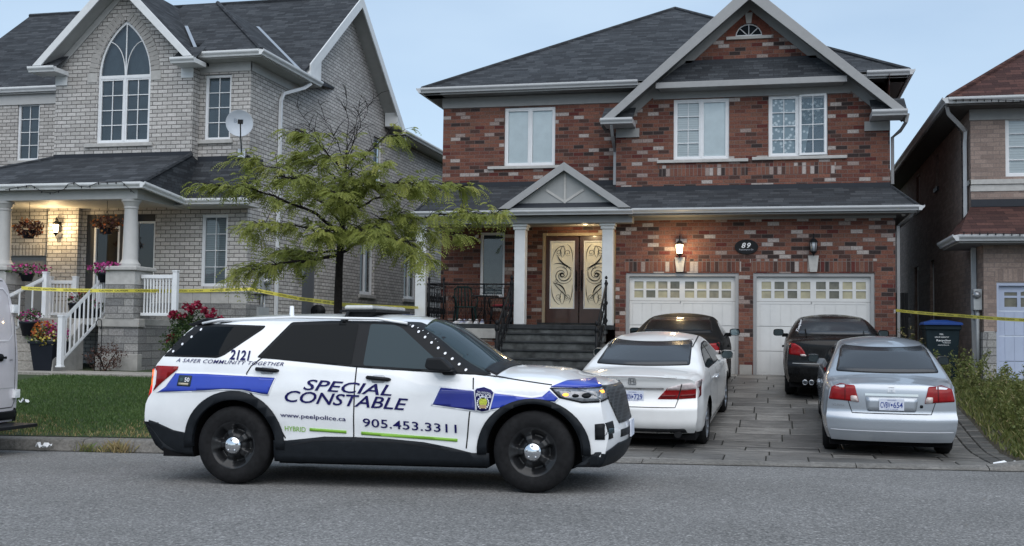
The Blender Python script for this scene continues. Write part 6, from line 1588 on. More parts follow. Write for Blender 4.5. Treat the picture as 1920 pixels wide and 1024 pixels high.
    mb = MB(); mb.box(.96, 1.34, -.60, .60, 1.700, 1.7225); mb.build('light_bar_base', M_blackp, lb)
    mb = MB(); mb.box(1.03, 1.27, -.55, .55, 1.66, 1.7005); mb.tube([(1.05, -.72, 1.595), (1.05, -.60, 1.70), (1.05, -.5, 1.71)], .018, 6); mb.build('light_bar_mount', M_blackp, lb)
    P([(1.00, 1.565), (1.00, 1.68), (1.075, 1.68), (1.075, 1.565)], M_blackp, 'light_bar_strap', off=.012)
    mb = MB(); mb.lathe([(.0, 1.78), (.022, 1.775), (.025, 1.70), (.03, 1.675)], (.22, -.05, 0), 10); mb.build('antenna', M_white, T)
    # handles, mirror
    def handle(x0, x1, z0, z1, m=M_black):
        for sg in (-1, 1):
            a = c.cast('y', x0, z0, sg)[0]; b = c.cast('y', x1, z1, sg)[0]; mid = (a + b) / 2; o_ = Vector((0, sg * .035, 0))
            mb = MB(); mb.tube([a, a + o_ * .8 + (b - a) * .06, mid + o_, b + o_ * .8 - (b - a) * .06, b], [.012, .020, .020, .020, .012], 8); mb.build('door_handle', m, T)
            c.panel([( (x0 + x1) / 2 - .07, (z0 + z1) / 2 - .045), ((x0 + x1) / 2 + .07, (z0 + z1) / 2 - .045), ((x0 + x1) / 2 + .07, (z0 + z1) / 2 + .03), ((x0 + x1) / 2 - .07, (z0 + z1) / 2 + .03)], M_handlecup, 'handle_cup', 'y', sg, .0022, rnd=.03)
    handle(.225, .46, 1.135, 1.118); handle(1.372, 1.61, 1.062, 1.043)
    for sg in (-1, 1):
        mb = MB(); mb.prism([(2.02, sg * .985, 1.255), (2.16, sg * .985, 1.26), (2.27, sg * .985, 1.16), (2.25, sg * .985, 1.125), (2.04, sg * .985, 1.14), (2.0, sg * .985, 1.17)], (0, sg * .17, 0)); mb.prism([(2.12, sg * .87, 1.14), (2.26, sg * .87, 1.14), (2.26, sg * .87, 1.09), (2.14, sg * .87, 1.09)], (0, sg * .14, 0))
        bevel(mb.build('door_mirror', M_blackp, T, fix=True), .022, 3)
    # lamps
    P([(3.16, .978), (3.25, .885), (3.46, .838), (3.625, .845), (3.615, .972), (3.50, .972)], M_blackp, 'headlamp', off=.006, both=True, step=.04); P([(-.885, .847), (-.64, .88), (-.64, .985), (-.885, .972)], M_blackp, 'headlamp', 'x', 1, .007, step=.03, both=True)
    P([(3.19, .968), (3.27, .895), (3.46, .853), (3.62, .86), (3.605, .962), (3.50, .962)], M_lens, 'headlamp_lens', off=.009, both=True, step=.04); P([(-.88, .862), (-.72, .885), (-.72, .965), (-.88, .962)], M_lens, 'headlamp_lens', 'x', 1, .010, step=.03, both=True)
    for (xa, za, r1, m) in ((3.31, .915, .019, M_amber), (3.50, .905, .030, M_tint), (3.40, .905, .022, M_tint)):
        v = [(xa + r1 * 1.5 * math.cos(k * math.pi / 6), za + r1 * .75 * math.sin(k * math.pi / 6)) for k in range(12)]; P(v, m, 'headlamp_bulb', off=.012, step=.03, both=True)
    P([(-.68, .99), (.68, .99), (.72, .93), (.70, .84), (.56, .63), (-.56, .63), (-.70, .84), (-.72, .93)], M_grille, 'grille', 'x', 1, .010, step=.04)
    P([(3.58, .645), (3.672, .655), (3.672, .50), (3.58, .50)], M_blackp, 'fog_lamp_recess', off=.006, both=True); P([(-.885, .50), (-.77, .51), (-.80, .575), (-.73, .60), (-.72, .665), (-.885, .655)], M_blackp, 'fog_lamp_recess', 'x', 1, .007, step=.03, both=True); P([(-.87, .55), (-.76, .555), (-.75, .60), (-.87, .60)], M_tint3, 'fog_lamp', 'x', 1, .011, step=.03, both=True, rnd=.01); P([(-.83, .925), (-.76, .93), (-.76, .955), (-.83, .95)], M_amber, 'headlamp_bulb', 'x', 1, .013, step=.03, both=True, rnd=.012)
    P([(-.55, .57), (.55, .57), (.55, .50), (-.55, .50)], M_blackp, 'air_intake', 'x', 1, .006)
    P([(-1.12, .915), (-1.12, 1.165), (-.85, 1.155), (-.625, 1.150), (-.63, 1.12), (-.70, 1.07), (-.80, .99), (-.90, .905)], M_redl, 'tail_lamp', off=.010, both=True)
    P([(-1.12, .95), (-1.12, 1.13), (-.945, 1.13), (-.955, .95)], M_redlit, 'tail_lamp_strip', off=.013, both=True); P([(-.985, .955), (-.985, 1.12), (-.945, 1.12), (-.95, .955)], M_amb, 'tail_lamp_strip', off=.016, both=True)
    mb = MB(); fx = c.cast('x', 0, .52, 1)[0].x; mb.box(fx + .01, fx + .025, -.16, .16, .47, .63); mb.build('licence_plate', M_plate, T)
    # livery
    def band(poly, m, off=.0085): P(poly, M_wvin, 'stripe_border', off=off - .004, step=.03); P(offset_poly(poly, -.013), M_navy2, 'stripe_line', off=off - .002, step=.03); return P(offset_poly(poly, -.017), m, 'stripe', off=off, step=.03)
    band([(-.865, .885), (-.76, .955), (-.655, 1.095), (-.3, 1.092), (.45, 1.06), (.375, .872), (.30, .880), (.10, .915), (-.1, .922), (-.30, .905)], M_blue)
    band([(2.02, .80), (2.11, .985), (2.46, .955), (2.47, .745)], M_navy2)
    band([(2.57, .945), (3.0, .897), (3.09, .912), (3.16, .972), (3.26, .885), (3.22, .84), (3.05, .845), (2.80, .80), (2.55, .745)], M_blue)
    P([(3.17, .985), (3.30, 1.035), (3.52, 1.045), (3.62, .985), (3.40, .978)], M_blue, 'stripe', off=.014, step=.025)
    TX = lambda *a, **k: c.text(*a, **k)
    k_ = dict(shear=.32, bold=.012)
    TX('SPECIAL', .735, .935, .90, .105, M_navy, slope=-.055, **k_); TX('CONSTABLE', .545, .818, 1.255, .115, M_navy, slope=-.055, **k_)
    TX('905.453.3311', 1.345, .590, .93, .082, M_navy, slope=-.050, bold=.010, spacing=1.04)
    TX('www.peelpolice.ca', .50, .658, .675, .055, M_navy, slope=-.048, bold=.010)
    TX('HYBRID', .545, .535, .215, .048, M_green, slope=-.04, bold=.006)
    P([(.80, .538), (1.175, .520), (1.175, .547), (.80, .566)], M_green, 'stripe', off=.008); P([(1.325, .512), (2.28, .462), (2.28, .490), (1.325, .541)], M_green, 'stripe', off=.008)
    TX('2121', -.068, 1.222, .205, .098, M_navy, slope=-.05, bold=.03)
    TX('A SAFER COMMUNITY TOGETHER', -.66, 1.195, 1.17, .036, M_navy, slope=-.028, shear=.35, bold=.002, spacing=1.08)
    # shoulder patch on the wing
    cr = [(2.455, .945), (2.47, .965), (2.54, .978), (2.61, .955), (2.632, .930), (2.588, .765), (2.525, .752), (2.475, .765)]
    P(offset_poly(cr, .012), M_wvin, 'crest', off=.011, step=.05); P(cr, M_navy, 'crest', off=.0125, step=.05)
    TX('POLICE', 2.470, .893, .145, .030, M_wvin, slope=-.09, off=.016, bold=.02); TX('PEEL REGIONAL', 2.478, .928, .13, .014, M_wvin, slope=-.09, off=.016)
    def disc(x, z, r, m, off=.016, n=12, nm='crest_emblem'): c.put([(x + r * math.cos(t * 2 * math.pi / n), z + r * math.sin(t * 2 * math.pi / n)) for t in range(n)], [tuple(range(n))], m, nm, 'y', -1, off, None, False)
    ex, ez = 2.534, .833
    for i in range(18):
        a = i * 2 * math.pi / 18
        if abs(a - 1.5 * math.pi) > .25: disc(ex + .054 * math.cos(a), ez + .056 * math.sin(a), .0075, M_wvin)
    disc(ex, ez + .008, .040, M_gold, .0165); c.put([(ex - .035, ez - .018), (ex + .035, ez - .018), (ex + .03, ez - .05), (ex - .03, ez - .05)], [(0, 1, 2, 3)], M_tanv, 'crest_emblem', 'y', -1, .0172, None, False)
    c.put([(ex - .012, ez + .04), (ex + .012, ez + .04), (ex + .014, ez + .056), (ex, ez + .05), (ex - .014, ez + .056)], [(0, 1, 2, 3, 4)], M_black, 'crest_emblem', 'y', -1, .0175, None, False)
    st = [(-.60, 1.065), (-.45, 1.060), (-.462, .952), (-.615, .957)]
    P(st, plain('sticker teal', (.03, .045, .055), .4), 'anniversary_sticker', off=.012, rnd=.012); TX('50', -.530, .998, .055, .042, M_wvin, off=.015, bold=.02); TX('W', -.580, 1.000, .030, .035, plain('sticker print', (.12, .2, .2), .5), off=.015); P([(-.595, .968), (-.485, .964), (-.485, .985), (-.595, .989)], plain('sticker gold', (.45, .40, .30), .5), 'anniversary_sticker', off=.014)
    c.wheels('steel', .985, .25)
    return c
M_handlecup = plain('door handle cup', (.40, .42, .45), .35, coat=.6)
def mat_grille():
    m, nt, b = new_mat('mesh grille'); tc = N(nt, 'ShaderNodeTexCoord'); v = N(nt, 'ShaderNodeTexVoronoi'); v.inputs['Scale'].default_value = 34; v.feature = 'DISTANCE_TO_EDGE'; v.inputs['Randomness'].default_value = .25
    lk(nt, tc.outputs['Object'], v.inputs['Vector']); r = ramp(nt, v.outputs['Distance'], [(.0, (.055, .06, .065)), (.12, (.05, .055, .06)), (.2, (.004, .004, .004))]); lk(nt, r.outputs[0], b.inputs['Base Color']); b.inputs['Roughness'].default_value = .45; return m
M_grille = mat_grille()
SUV = police_suv()

# ------------------------------------------------------------------ sedans on the driveway
def sedan(label, paintm, loc, yaw, pitch, sp, tail, glass_rear=None, plate=None, emblem=None, mirror=None, trim=None, group='cars parked on the driveway'):
    c = Car('parked_car', label, 'car', paintm, sp, loc, (0, -pitch, R(90) - yaw), group)
    P = c.panel; T = c.T; b = sp['belt0']
    # side glass
    g = sp['glass']
    P(offset_poly(g, .022), M_blackp, 'window_surround', both=True, off=.004, step=.035, rnd=.04); 
    xm = sp['bpillar']
    zt = lambda x: np.interp(x, [p[0] for p in sp['gtop']], [p[1] for p in sp['gtop']])
    ga = [p for p in g if p[0] < xm - .03]; 
    def half(keep):
        bm = bmesh.new(); bm.faces.new([bm.verts.new((p[0], p[1], 0)) for p in g])
        bmesh.ops.bisect_plane(bm, geom=bm.verts[:] + bm.edges[:] + bm.faces[:], plane_co=(xm + (.035 if keep > 0 else -.035), 0, 0), plane_no=(-keep, 0, 0), clear_outer=True, dist=1e-6)
        f = list(bm.faces)[0]; r = [(v.co.x, v.co.y) for v in f.verts]; bm.free(); return r
    P(half(-1), M_tint, 'side_window', both=True, off=.007, step=.05, rnd=.035, skirt=False); P(half(1), M_tint, 'side_window', both=True, off=.007, step=.05, rnd=.035, skirt=False)
    P(sp['rglass'], M_blackp, 'rear_window_surround', 'x', -1, .003, rnd=.03, step=.05); P(offset_poly(sp['rglass'], -.009), glass_rear or M_tint2, 'rear_window', 'x', -1, .006, rnd=.03, step=.05)
    w0, w1 = sp['ws']
    P([(w0, -.52), (w0 - .03, 0), (w0, .52), (w1 - .06, .68), (w1 + .05, 0), (w1 - .06, -.68)], M_tint3, 'windscreen', 'z', 1, .005)
    # doors, handles
    d0, d1, d2 = sp['doors']
    for pts in ([(d0 + .10, b), (d0, .75), (d0 + .06, .36)], [(xm, b - .01), (xm + .01, .62), (xm + .03, .30)], [(d2 + .02, b - .06), (d2 + .03, .62), (d2 - .02, .30)], [(d0 + .06, .30), (d2 - .02, .27)]): c.line(pts, .010, M_seam, 'panel_gap', both=True)
    for xh in (xm - .20, d2 - 1.15):
        for sg in (-1, 1):
            a = c.cast('y', xh - .11, b - .13, sg)[0]; q = c.cast('y', xh + .09, b - .135, sg)[0]; o_ = Vector((0, sg * .03, 0)); mb = MB(); mb.tube([a, a + o_, q + o_, q], [.010, .015, .015, .010], 6); mb.build('door_handle', sp.get('handle', paintm), T)
    # mirrors
    for sg in (-1, 1):
        mx, mz, mw_, mh = sp['mirror']; y0 = c.cast('y', mx, mz, sg)[0].y
        mb = MB(); ya, yb = y0 + sg * .06, y0 + sg * (.06 + mw_)
        ring = lambda x, k: [(x, (ya + yb) / 2 + (ya - yb) / 2 * k * math.cos(a) * (abs(math.cos(a)) ** -.45 if abs(math.cos(a)) > .05 else 1), mz + mh / 2 + mh / 2 * k * math.sin(a) * (abs(math.sin(a)) ** -.45 if abs(math.sin(a)) > .05 else 1)) for a in [i * math.pi / 10 for i in range(20)]]
        A, B_, C_ = ring(mx, 1), ring(mx + .07, 1.0), ring(mx + .15, .55)
        mb.add(A + B_ + C_, [(i, (i + 1) % 20, 20 + (i + 1) % 20, 20 + i) for i in range(20)] + [(20 + i, 20 + (i + 1) % 20, 40 + (i + 1) % 20, 40 + i) for i in range(20)] + [tuple(range(40, 60))], 0, True)
        mb.box(mx + .03, mx + .12, min(y0 - sg * .02, ya + sg * .03), max(y0 - sg * .02, ya + sg * .03), mz - .02, mz + .05)
        m_ = mb.build('door_mirror', mirror or paintm, T, fix=True)
        q = MB(); q.poly(ring(mx + .004, .86)); q.build('mirror_glass', M_mirr, m_)
    # boot, bumper seams
    for pts in sp['seams']: c.line(pts, .010, M_seam, 'panel_gap', 'x', -1)
    for sg in (1, -1):
        for poly, m, nm, off in tail:
            q = [(p[0] * sg, p[1]) for p in poly]
            if sg < 0: q = q[::-1]
            P(q, m, nm, 'x', -1, off, step=.05, rnd=.02)
    if plate:
        pz, txt = plate; px_ = c.cast('x', 0, pz, -1)[0].x - .012; pl = MB(); pl.box(px_ - .006, px_, -.153, .153, pz - .076, pz + .076); pm = bevel(pl.build('licence_plate', M_plate, T), .004)
        def ptext(t, y0, z0, w_, h_, m, **k):
            v, f = text_fit(t, w_, h_, **k); mb = MB(); mb.add([(px_ - .0085, y0 - p[0], z0 + p[1]) for p in v], [q[::-1] for q in f]); mb.build('plate_lettering', m, pm, fix=False)
        ptext(txt[:4], .138, pz - .042, .122, .075, M_pltxt, bold=.012); ptext(txt[4:], -.020, pz - .042, .116, .075, M_pltxt, bold=.012)
        ptext('ONTARIO', .055, pz + .050, .11, .014, M_pltxt); ptext('YOURS TO DISCOVER', .08, pz - .064, .16, .010, M_pltxt); 
        v = [(.012 * math.cos(a), .016 * math.sin(a)) for a in [i * math.pi / 5 for i in range(10)]]; mb = MB(); mb.add([(px_ - .0085, .0 + p[0], pz - .004 + p[1]) for p in v], [tuple(range(10))]); mb.build('plate_crown', M_pltxt, pm)
    if emblem:
        ez, es = emblem; 
        o_ = [(-es, -es * .8), (es, -es * .8), (es * .82, es * .9), (-es * .82, es * .9)]
        def fr(a, b_, t): return [(a[0], a[1] + ez), (b_[0], b_[1] + ez)]
        for pts in ([o_[0], o_[1]], [o_[1], o_[2]], [o_[2], o_[3]], [o_[3], o_[0]]): c.line([(p[0], p[1] + ez) for p in pts], es * .24, M_alloy, 'emblem', 'x', -1, .010)
        for pts in ([(-es * .50, -es * .62), (-es * .38, es * .7)], [(es * .50, -es * .62), (es * .38, es * .7)], [(-es * .4, 0), (es * .4, 0)]): c.line([(p[0], p[1] + ez) for p in pts], es * .30, M_alloy, 'emblem', 'x', -1, .010)
    c.wheels('alloy', tw=.21)
    return c
M_tint4 = mat_tint('dull black glass', (.008, .009, .010), .2, .2)
M_clearl = plain('clear lamp lens', (.55, .48, .48), .2, coat=.5, var=.2, scale=18)
M_mirr = plain('mirror glass', (.10, .13, .14), .04, .9, var=.02)

# silver sedan
sp = dict(xr=-.95, xf=3.48, wb=2.62, tr=.305, rim=.20, arch=.355, spokes=7, n=110,
    top=[(-.95, 1.045), (-.7, 1.075), (-.38, 1.09), (-.30, 1.10), (.0, 1.225), (.45, 1.375), (.8, 1.43), (1.15, 1.445), (1.5, 1.425), (1.75, 1.33), (2.30, 1.02), (2.42, .99), (3.0, .91), (3.48, .76)],
    bot=[(-.95, .30), (-.4, .26), (.4, .20), (2.2, .19), (3.0, .22), (3.48, .22)], W=[(-.95, .80), (-.5, .845), (.3, .86), (2.2, .86), (3.0, .835), (3.48, .76)],
    belt=[(-.95, .98), (0, .99), (1.2, .955), (2.3, .90), (3.48, .70)], crown=[(-.95, .055), (-.3, .07), (.2, .10), (.8, .07), (1.4, .07), (1.8, .13), (2.3, .12), (2.6, .07), (3.48, .08)],
    rad=[(-.95, .05), (-.3, .06), (.5, .06), (1.5, .06), (2.4, .06), (3.48, .06)], tum=[(-.95, .50), (.4, .50), (1.5, .52), (2.4, .6), (3.48, .7)], zm=.58, tuck=.06, sh=.04, tum2=.15, crease=[(.60, .05, .008)],
    rz=[(.2, .16), (.30, .06), (.42, .01), (.46, .0), (.58, .0), (.635, .015), (.665, .055), (.80, .062), (.97, .085), (1.03, .12), (1.08, .26), (1.2, .3)], fz=[(.2, .16), (.35, .02), (.5, .0), (.62, .03), (.74, .15), (.9, .3)], rk=.12, fk=.26, rp=3.2, lr=.62, lf=.8,
    belt0=.965, glass=[(.14, 1.06), (.38, 1.165), (.62, 1.24), (.95, 1.285), (1.3, 1.285), (1.48, 1.25), (2.02, .985), (1.2, 1.0), (.3, 1.035)], gtop=[(0, 1)], bpillar=.95, rglass=[(-.665, 1.105), (.665, 1.105), (.565, 1.375), (-.565, 1.375)], ws=(1.58, 2.28), doors=(.12, 1.0, 2.02), mirror=(1.60, 1.0, .165, .12), handle=P_silver,
    seams=[[(.56, .975), (.53, .80), (.485, .665), (-.485, .665), (-.53, .80), (-.56, .975)]], tailside=[(-1.0, .835), (-.72, .835), (-.66, .95), (-.72, 1.015), (-1.0, 1.015)])
tl = [([(.775, .825), (.55, .815), (.40, .80), (.45, 1.012), (.62, 1.02), (.74, .985)], M_redl, 'tail_lamp', .007), ([(.405, .805), (.50, .81), (.505, .885), (.425, .885)], M_refl, 'backup_lens', .010), ([(.565, .82), (.56, 1.015), (.575, 1.015), (.58, .82)], M_redd, 'lens_divider', .010)]
CIV = sedan('silver sedan parked nearest the road at the right side of the driveway', P_silver, (1.4995, 16.1, .03), R(1), R(5.8), sp, tl, None, (.785, 'CVBV654'), (.968, .040))
CIV.line([(.325, .905), (-.325, .905)], .030, M_chrome, 'boot_handle_strip', 'x', -1, .012); CIV.panel([(-.30, .69), (.30, .69), (.325, .875), (-.325, .875)], P_silver, 'plate_recess', 'x', -1, .003, rnd=.03)
CIV.line([(.80, .445), (-.80, .445)], .012, M_wvin, 'bumper_strip', 'x', -1, .006); CIV.text('CIVIC', .72, .745, .16, .022, M_chrome, 'badge', 'x', -1, .008); CIV.panel([(-.385, .745), (-.345, .745), (-.345, .785), (-.385, .785)], M_black, 'boot_lock', 'x', -1, .006, rnd=.018)

# white sedan
sp = dict(xr=-1.10, xf=3.76, wb=2.775, tr=.33, rim=.225, arch=.375, spokes=10, n=110,
    top=[(-1.10, 1.105), (-.9, 1.125), (-.6, 1.14), (-.45, 1.145), (-.38, 1.155), (.0, 1.28), (.5, 1.42), (.9, 1.47), (1.3, 1.478), (1.65, 1.45), (1.9, 1.36), (2.5, 1.06), (2.65, 1.03), (3.3, .95), (3.76, .78)],
    bot=[(-1.1, .32), (-.5, .28), (.4, .21), (2.4, .20), (3.2, .23), (3.76, .22)], W=[(-1.1, .86), (-.6, .91), (.2, .925), (2.3, .925), (3.2, .90), (3.76, .80)],
    belt=[(-1.1, 1.02), (0, 1.03), (1.2, .99), (2.5, .94), (3.76, .72)], crown=[(-1.1, .05), (-.4, .08), (.2, .11), (.9, .075), (1.5, .075), (2.0, .13), (2.5, .12), (2.8, .07), (3.76, .08)],
    rad=[(-1.1, .05), (-.3, .07), (.5, .07), (1.6, .06), (2.6, .06), (3.76, .06)], tum=[(-1.1, .55), (.4, .52), (1.5, .52), (2.6, .6), (3.76, .7)], zm=.62, tuck=.06, sh=.035, tum2=.15, crease=[(.90, .06, .012), (.34, .06, .010)],
    rz=[(.2, .22), (.33, .10), (.42, .02), (.5, .0), (.66, .0), (.72, .04), (.80, .075), (.90, .09), (.935, .07), (1.02, .055), (1.085, .03), (1.13, .14), (1.2, .3)], fz=[(.2, .16), (.35, .02), (.5, .0), (.65, .03), (.78, .15), (.95, .3)], rk=.20, fk=.28, rp=3.2, lr=.72, lf=.8,
    belt0=1.0, glass=[(.14, 1.105), (.42, 1.22), (.66, 1.285), (1.0, 1.325), (1.4, 1.32), (1.6, 1.285), (2.18, 1.015), (1.3, 1.04), (.35, 1.075)], gtop=[(0, 1)], bpillar=1.05, rglass=[(-.675, 1.155), (.675, 1.155), (.60, 1.415), (-.60, 1.415)], ws=(1.72, 2.46), doors=(.15, 1.05, 2.16), mirror=(1.66, 1.035, .19, .13), handle=M_chrome,
    seams=[[(.645, .97), (.615, .80), (.575, .685), (-.575, .685), (-.615, .80), (-.645, .97)]], tailside=[(-1.15, .80), (-.86, .83), (-.72, .93), (-.76, 1.0), (-1.15, 1.02)])
tl = [([(.88, .80), (.61, .79), (.335, .79), (.47, .94), (.66, .995), (.88, 1.015)], M_redl, 'tail_lamp', .007), ([(.48, .945), (.66, .995), (.875, 1.015), (.875, .935), (.64, .905), (.455, .915)], M_clearl, 'clear_lens', .010), ([(.595, .785), (.65, .995), (.665, .998), (.61, .785)], M_seam, 'panel_gap', .0125), ([(.36, .815), (.585, .82), (.592, .85), (.385, .845)], M_redd, 'lamp_band', .011), ([(.63, .82), (.83, .825), (.83, .86), (.635, .85)], M_redd, 'lamp_band', .011)]
ACC = sedan('white sedan parked nearest the road behind the police suv', P_pearl, (-1.80, 16.25, .022), R(3), R(5.6), sp, tl, None, (.822, 'CWKN729'), (1.028, .050))
ACC.line([(.42, .935), (0, .930), (-.42, .935)], .022, M_chrome, 'boot_strip', 'x', -1, .010); ACC.line([(.60, 1.075), (.3, 1.088), (0, 1.092), (-.3, 1.088), (-.60, 1.075)], .012, plain('painted spoiler shadow', (.30, .29, .29), .5), 'spoiler_shadow_strip', 'x', -1, .006)  # grey strip paints the shadow under the spoiler lip
ACC.panel([(-.74, .27), (.74, .27), (.70, .395), (-.70, .395)], M_blackp, 'lower_valance', 'x', -1, .007, rnd=.03); ACC.line([(.50, .345), (-.50, .345)], .016, M_chrome, 'valance_strip', 'x', -1, .012)
mb = MB()
for sg in (-1, 1): mb.tube([(-.98, sg * .60, .315), (-.7, sg * .60, .32)], .05, 12)
mb.build('exhaust_tip', M_steel, ACC.T)
for sg in (-1, 1): ACC.line([(.45, sg * .63), (.8, sg * .635), (1.5, sg * .60)], .016, M_seam, 'roof_moulding', 'z', 1, .004)

# black sedan at the right garage door
sp = dict(xr=-.98, xf=3.76, wb=2.80, tr=.325, rim=.225, arch=.37, spokes=5, n=100,
    top=[(-.98, 1.055), (-.8, 1.085), (-.42, 1.09), (-.34, 1.10), (.0, 1.21), (.5, 1.35), (.9, 1.415), (1.3, 1.43), (1.65, 1.40), (1.9, 1.31), (2.45, 1.02), (2.6, .99), (3.3, .90), (3.76, .76)],
    bot=[(-.98, .30), (-.5, .26), (.4, .20), (2.4, .19), (3.2, .22), (3.76, .22)], W=[(-.98, .83), (-.5, .875), (.2, .90), (2.3, .90), (3.2, .87), (3.76, .78)],
    belt=[(-.98, .97), (0, .985), (1.2, .95), (2.5, .90), (3.76, .70)], crown=[(-.98, .06), (-.4, .07), (.2, .10), (.9, .075), (1.5, .075), (2.0, .13), (2.5, .12), (2.8, .07), (3.76, .08)],
    rad=[(-.98, .07), (-.3, .07), (.5, .07), (1.6, .06), (2.6, .06), (3.76, .06)], tum=[(-.98, .5), (.4, .52), (1.5, .54), (2.6, .6), (3.76, .7)], zm=.60, tuck=.06, sh=.04, tum2=.15, crease=[],
    rz=[(.2, .18), (.33, .05), (.45, .0), (.60, .0), (.66, .04), (.80, .05), (.96, .06), (1.04, .10), (1.09, .22), (1.2, .3)], fz=[(.2, .16), (.35, .02), (.5, .0), (.65, .03), (.78, .15), (.95, .3)], rk=.20, fk=.28, rp=3, lr=.62, lf=.8,
    belt0=.96, glass=[(.10, 1.055), (.38, 1.155), (.64, 1.225), (1.0, 1.27), (1.38, 1.27), (1.58, 1.235), (2.14, .975), (1.3, 1.0), (.3, 1.03)], gtop=[(0, 1)], bpillar=1.05, rglass=[(-.66, 1.115), (.66, 1.115), (.56, 1.375), (-.56, 1.375)], ws=(1.68, 2.42), doors=(.12, 1.05, 2.16), mirror=(1.62, .985, .20, .135),
    seams=[[(.62, .95), (.60, .66), (-.60, .66), (-.62, .95)]], tailside=[(-1.0, .79), (-.78, .80), (-.70, .88), (-.78, .98), (-1.0, 1.0)])
tl = [([(.80, .79), (.52, .765), (.53, .83), (.60, .93), (.70, .985), (.80, .985)], M_redl, 'tail_lamp', .007), ([(.50, .765), (.60, .765), (.61, .80), (.52, .80)], M_refl, 'backup_lens', .010)]
LEX = sedan('black sedan with smoked rear window nosed up to the right garage door', P_black, (1.08, 21.2, .508), R(0.5), R(3), sp, tl, M_tint2)
LEX.line([(.74, .635), (-.74, .635)], .010, M_trimd, 'bumper_strip', 'x', -1, .006)
mb = MB()
for q in (.42, .53): mb.lathe([(.0, -.90), (.034, -.92), (.034, -1.0), (.042, -1.01), (.042, -.75)], (0, q, .315), 16, 'x')
mb.build('exhaust_tip', M_alloy, LEX.T)
vv, ff = text_fit('Tuxjen', .21, .052, bold=.012, shear=.2); ca, sa = math.cos(R(66)), math.sin(R(66))
LEX.put([(.625 - (p[0] * ca - p[1] * sa), 1.13 + p[0] * sa + p[1] * ca) for p in vv], [f[::-1] for f in ff], M_wvin, 'window_decal', 'x', -1, .012, None, False)

# black sedan at the left garage door
sp = dict(sp); sp['top'] = [(-.98, 1.05), (-.8, 1.08), (-.40, 1.095), (.1, 1.23), (.6, 1.36), (1.0, 1.42), (1.35, 1.432), (1.7, 1.40), (1.95, 1.31), (2.5, 1.02), (2.62, .99), (3.3, .90), (3.76, .76)]
tl = [([(.80, .80), (.55, .80), (.56, .93), (.64, .97), (.80, .98)], M_redl, 'tail_lamp', .007), ([(.60, .80), (.84, .80), (.82, .85), (.62, .85)], M_refl, 'backup_lens', .010)]
BLK = sedan('dusty black sedan parked in front of the white sedan at the left garage door', P_black2, (-1.74, 21.0, .500), R(0), R(3), sp, tl, M_tint4)
BLK.line([(.12, 1.355), (-.10, 1.358)], .016, M_lens, 'brake_light', 'x', -1, .009)

# ------------------------------------------------------------------ pale van leaving the frame at the left
def van():
    xf_ = X_(43, 700, 13.0); sp = dict(xr=-.95, xf=4.3, wb=3.1, tr=.34, rim=.21, arch=.40, n=90,
        top=[(-.95, 2.33), (-.4, 2.38), (2.6, 2.38), (3.1, 2.1), (3.6, 1.35), (4.3, 1.0)], bot=[(-.95, .36), (4.3, .34)], W=[(-.95, .93), (-.5, .95), (3, .95), (4.3, .80)], belt=[(-.95, 1.22), (2.8, 1.22), (4.3, .85)],
        crown=[(-.95, .10), (2.6, .10), (3.4, .2), (4.3, .1)], rad=[(-.95, .12), (4.3, .10)], tum=[(-.95, .10), (3, .12), (4.3, .6)], tum2=.05, zm=.9, tuck=.03, sh=.015, crease=[],
        rz=[(.4, .02), (.55, .0), (1.1, .0), (1.6, .03), (2.0, .09), (2.25, .16), (2.4, .25)], fz=[(.4, .1), (.8, 0), (1.2, .2), (2.4, .4)], rk=.05, fk=.3, rp=6, lr=.6, lf=.9)
    c = Car('parked_van', 'pale pinkish white cargo van cut off by the left edge of the photo', 'van', P_van, sp, (xf_ - .97, 12.05, kerb_z(-10) + .05), (0, 0, R(180)), None)
    P = c.panel; T = c.T
    P([(.98, .30), (-.98, .30), (-.98, .46), (-.93, .52), (-.80, .50), (.80, .50), (.93, .52), (.98, .46)], M_blackp, 'rear_bumper', 'x', -1, .02, step=.05)
    for sg in (1, -1):
        P([(-1.2, .30), (-.42, .30), (-.42, .42), (-1.2, .52)], M_blackp, 'rear_bumper', 'y', sg, .02, step=.05)
        c.line([(sg * .03, 2.22), (sg * .80, 2.20), (sg * .835, 2.05), (sg * .855, .62), (sg * .80, .545), (sg * .03, .535)], .012, M_seam, 'panel_gap', 'x', -1)
        pl = [(sg * .10, 1.42), (sg * .68, 1.42), (sg * .775, 1.50), (sg * .75, 2.02), (sg * .66, 2.10), (sg * .10, 2.12)]
        c.line(pl + [pl[0]], .020, plain('pressed panel edge', (.78, .77, .80), .3, coat=1), 'pressed_panel', 'x', -1, .010)
        c.line([(sg * .04, .80), (sg * .82, .80)], .008, M_soff2, 'door_crease', 'x', -1, .004)
        for zz in (1.84, .72):
            p, n_ = c.cast('x', sg * .86, zz, -1); mb = MB(); mb.box(p.x - .05, p.x + .02, p.y - .05, p.y + .055, zz - .055, zz + .055); mb.box(p.x - .056, p.x - .05, p.y - .01, p.y + .04, zz - .03, zz + .03); bevel(mb.build('door_hinge', P_white, T), .01)
    P([(-.90, .86), (-.86, .86), (-.86, 1.22), (-.90, 1.22)], M_redl, 'tail_lamp', 'y', -1, .006)
    p, n_ = c.cast('x', -.52, 1.20, -1); mb = MB(); mb.lathe([(0, p.x - .02), (.05, p.x - .018), (.055, p.x + .01)], (0, -.52, 1.20), 16, 'x'); mb.box(p.x - .04, p.x - .015, -.60, -.44, 1.185, 1.215); mb.build('door_handle', M_black, T)
    c.text('SRC', -.705, 1.155, .075, .022, M_blackp, 'badge', 'x', -1, .008)
    mb = MB(); mb.box(-1.32, -.80, -.82, .82, .30, .345); bevel(mb.build('rear_step', M_blackp, T), .01)
    c.wheels('steel', tw=.2); return c
VAN = van()

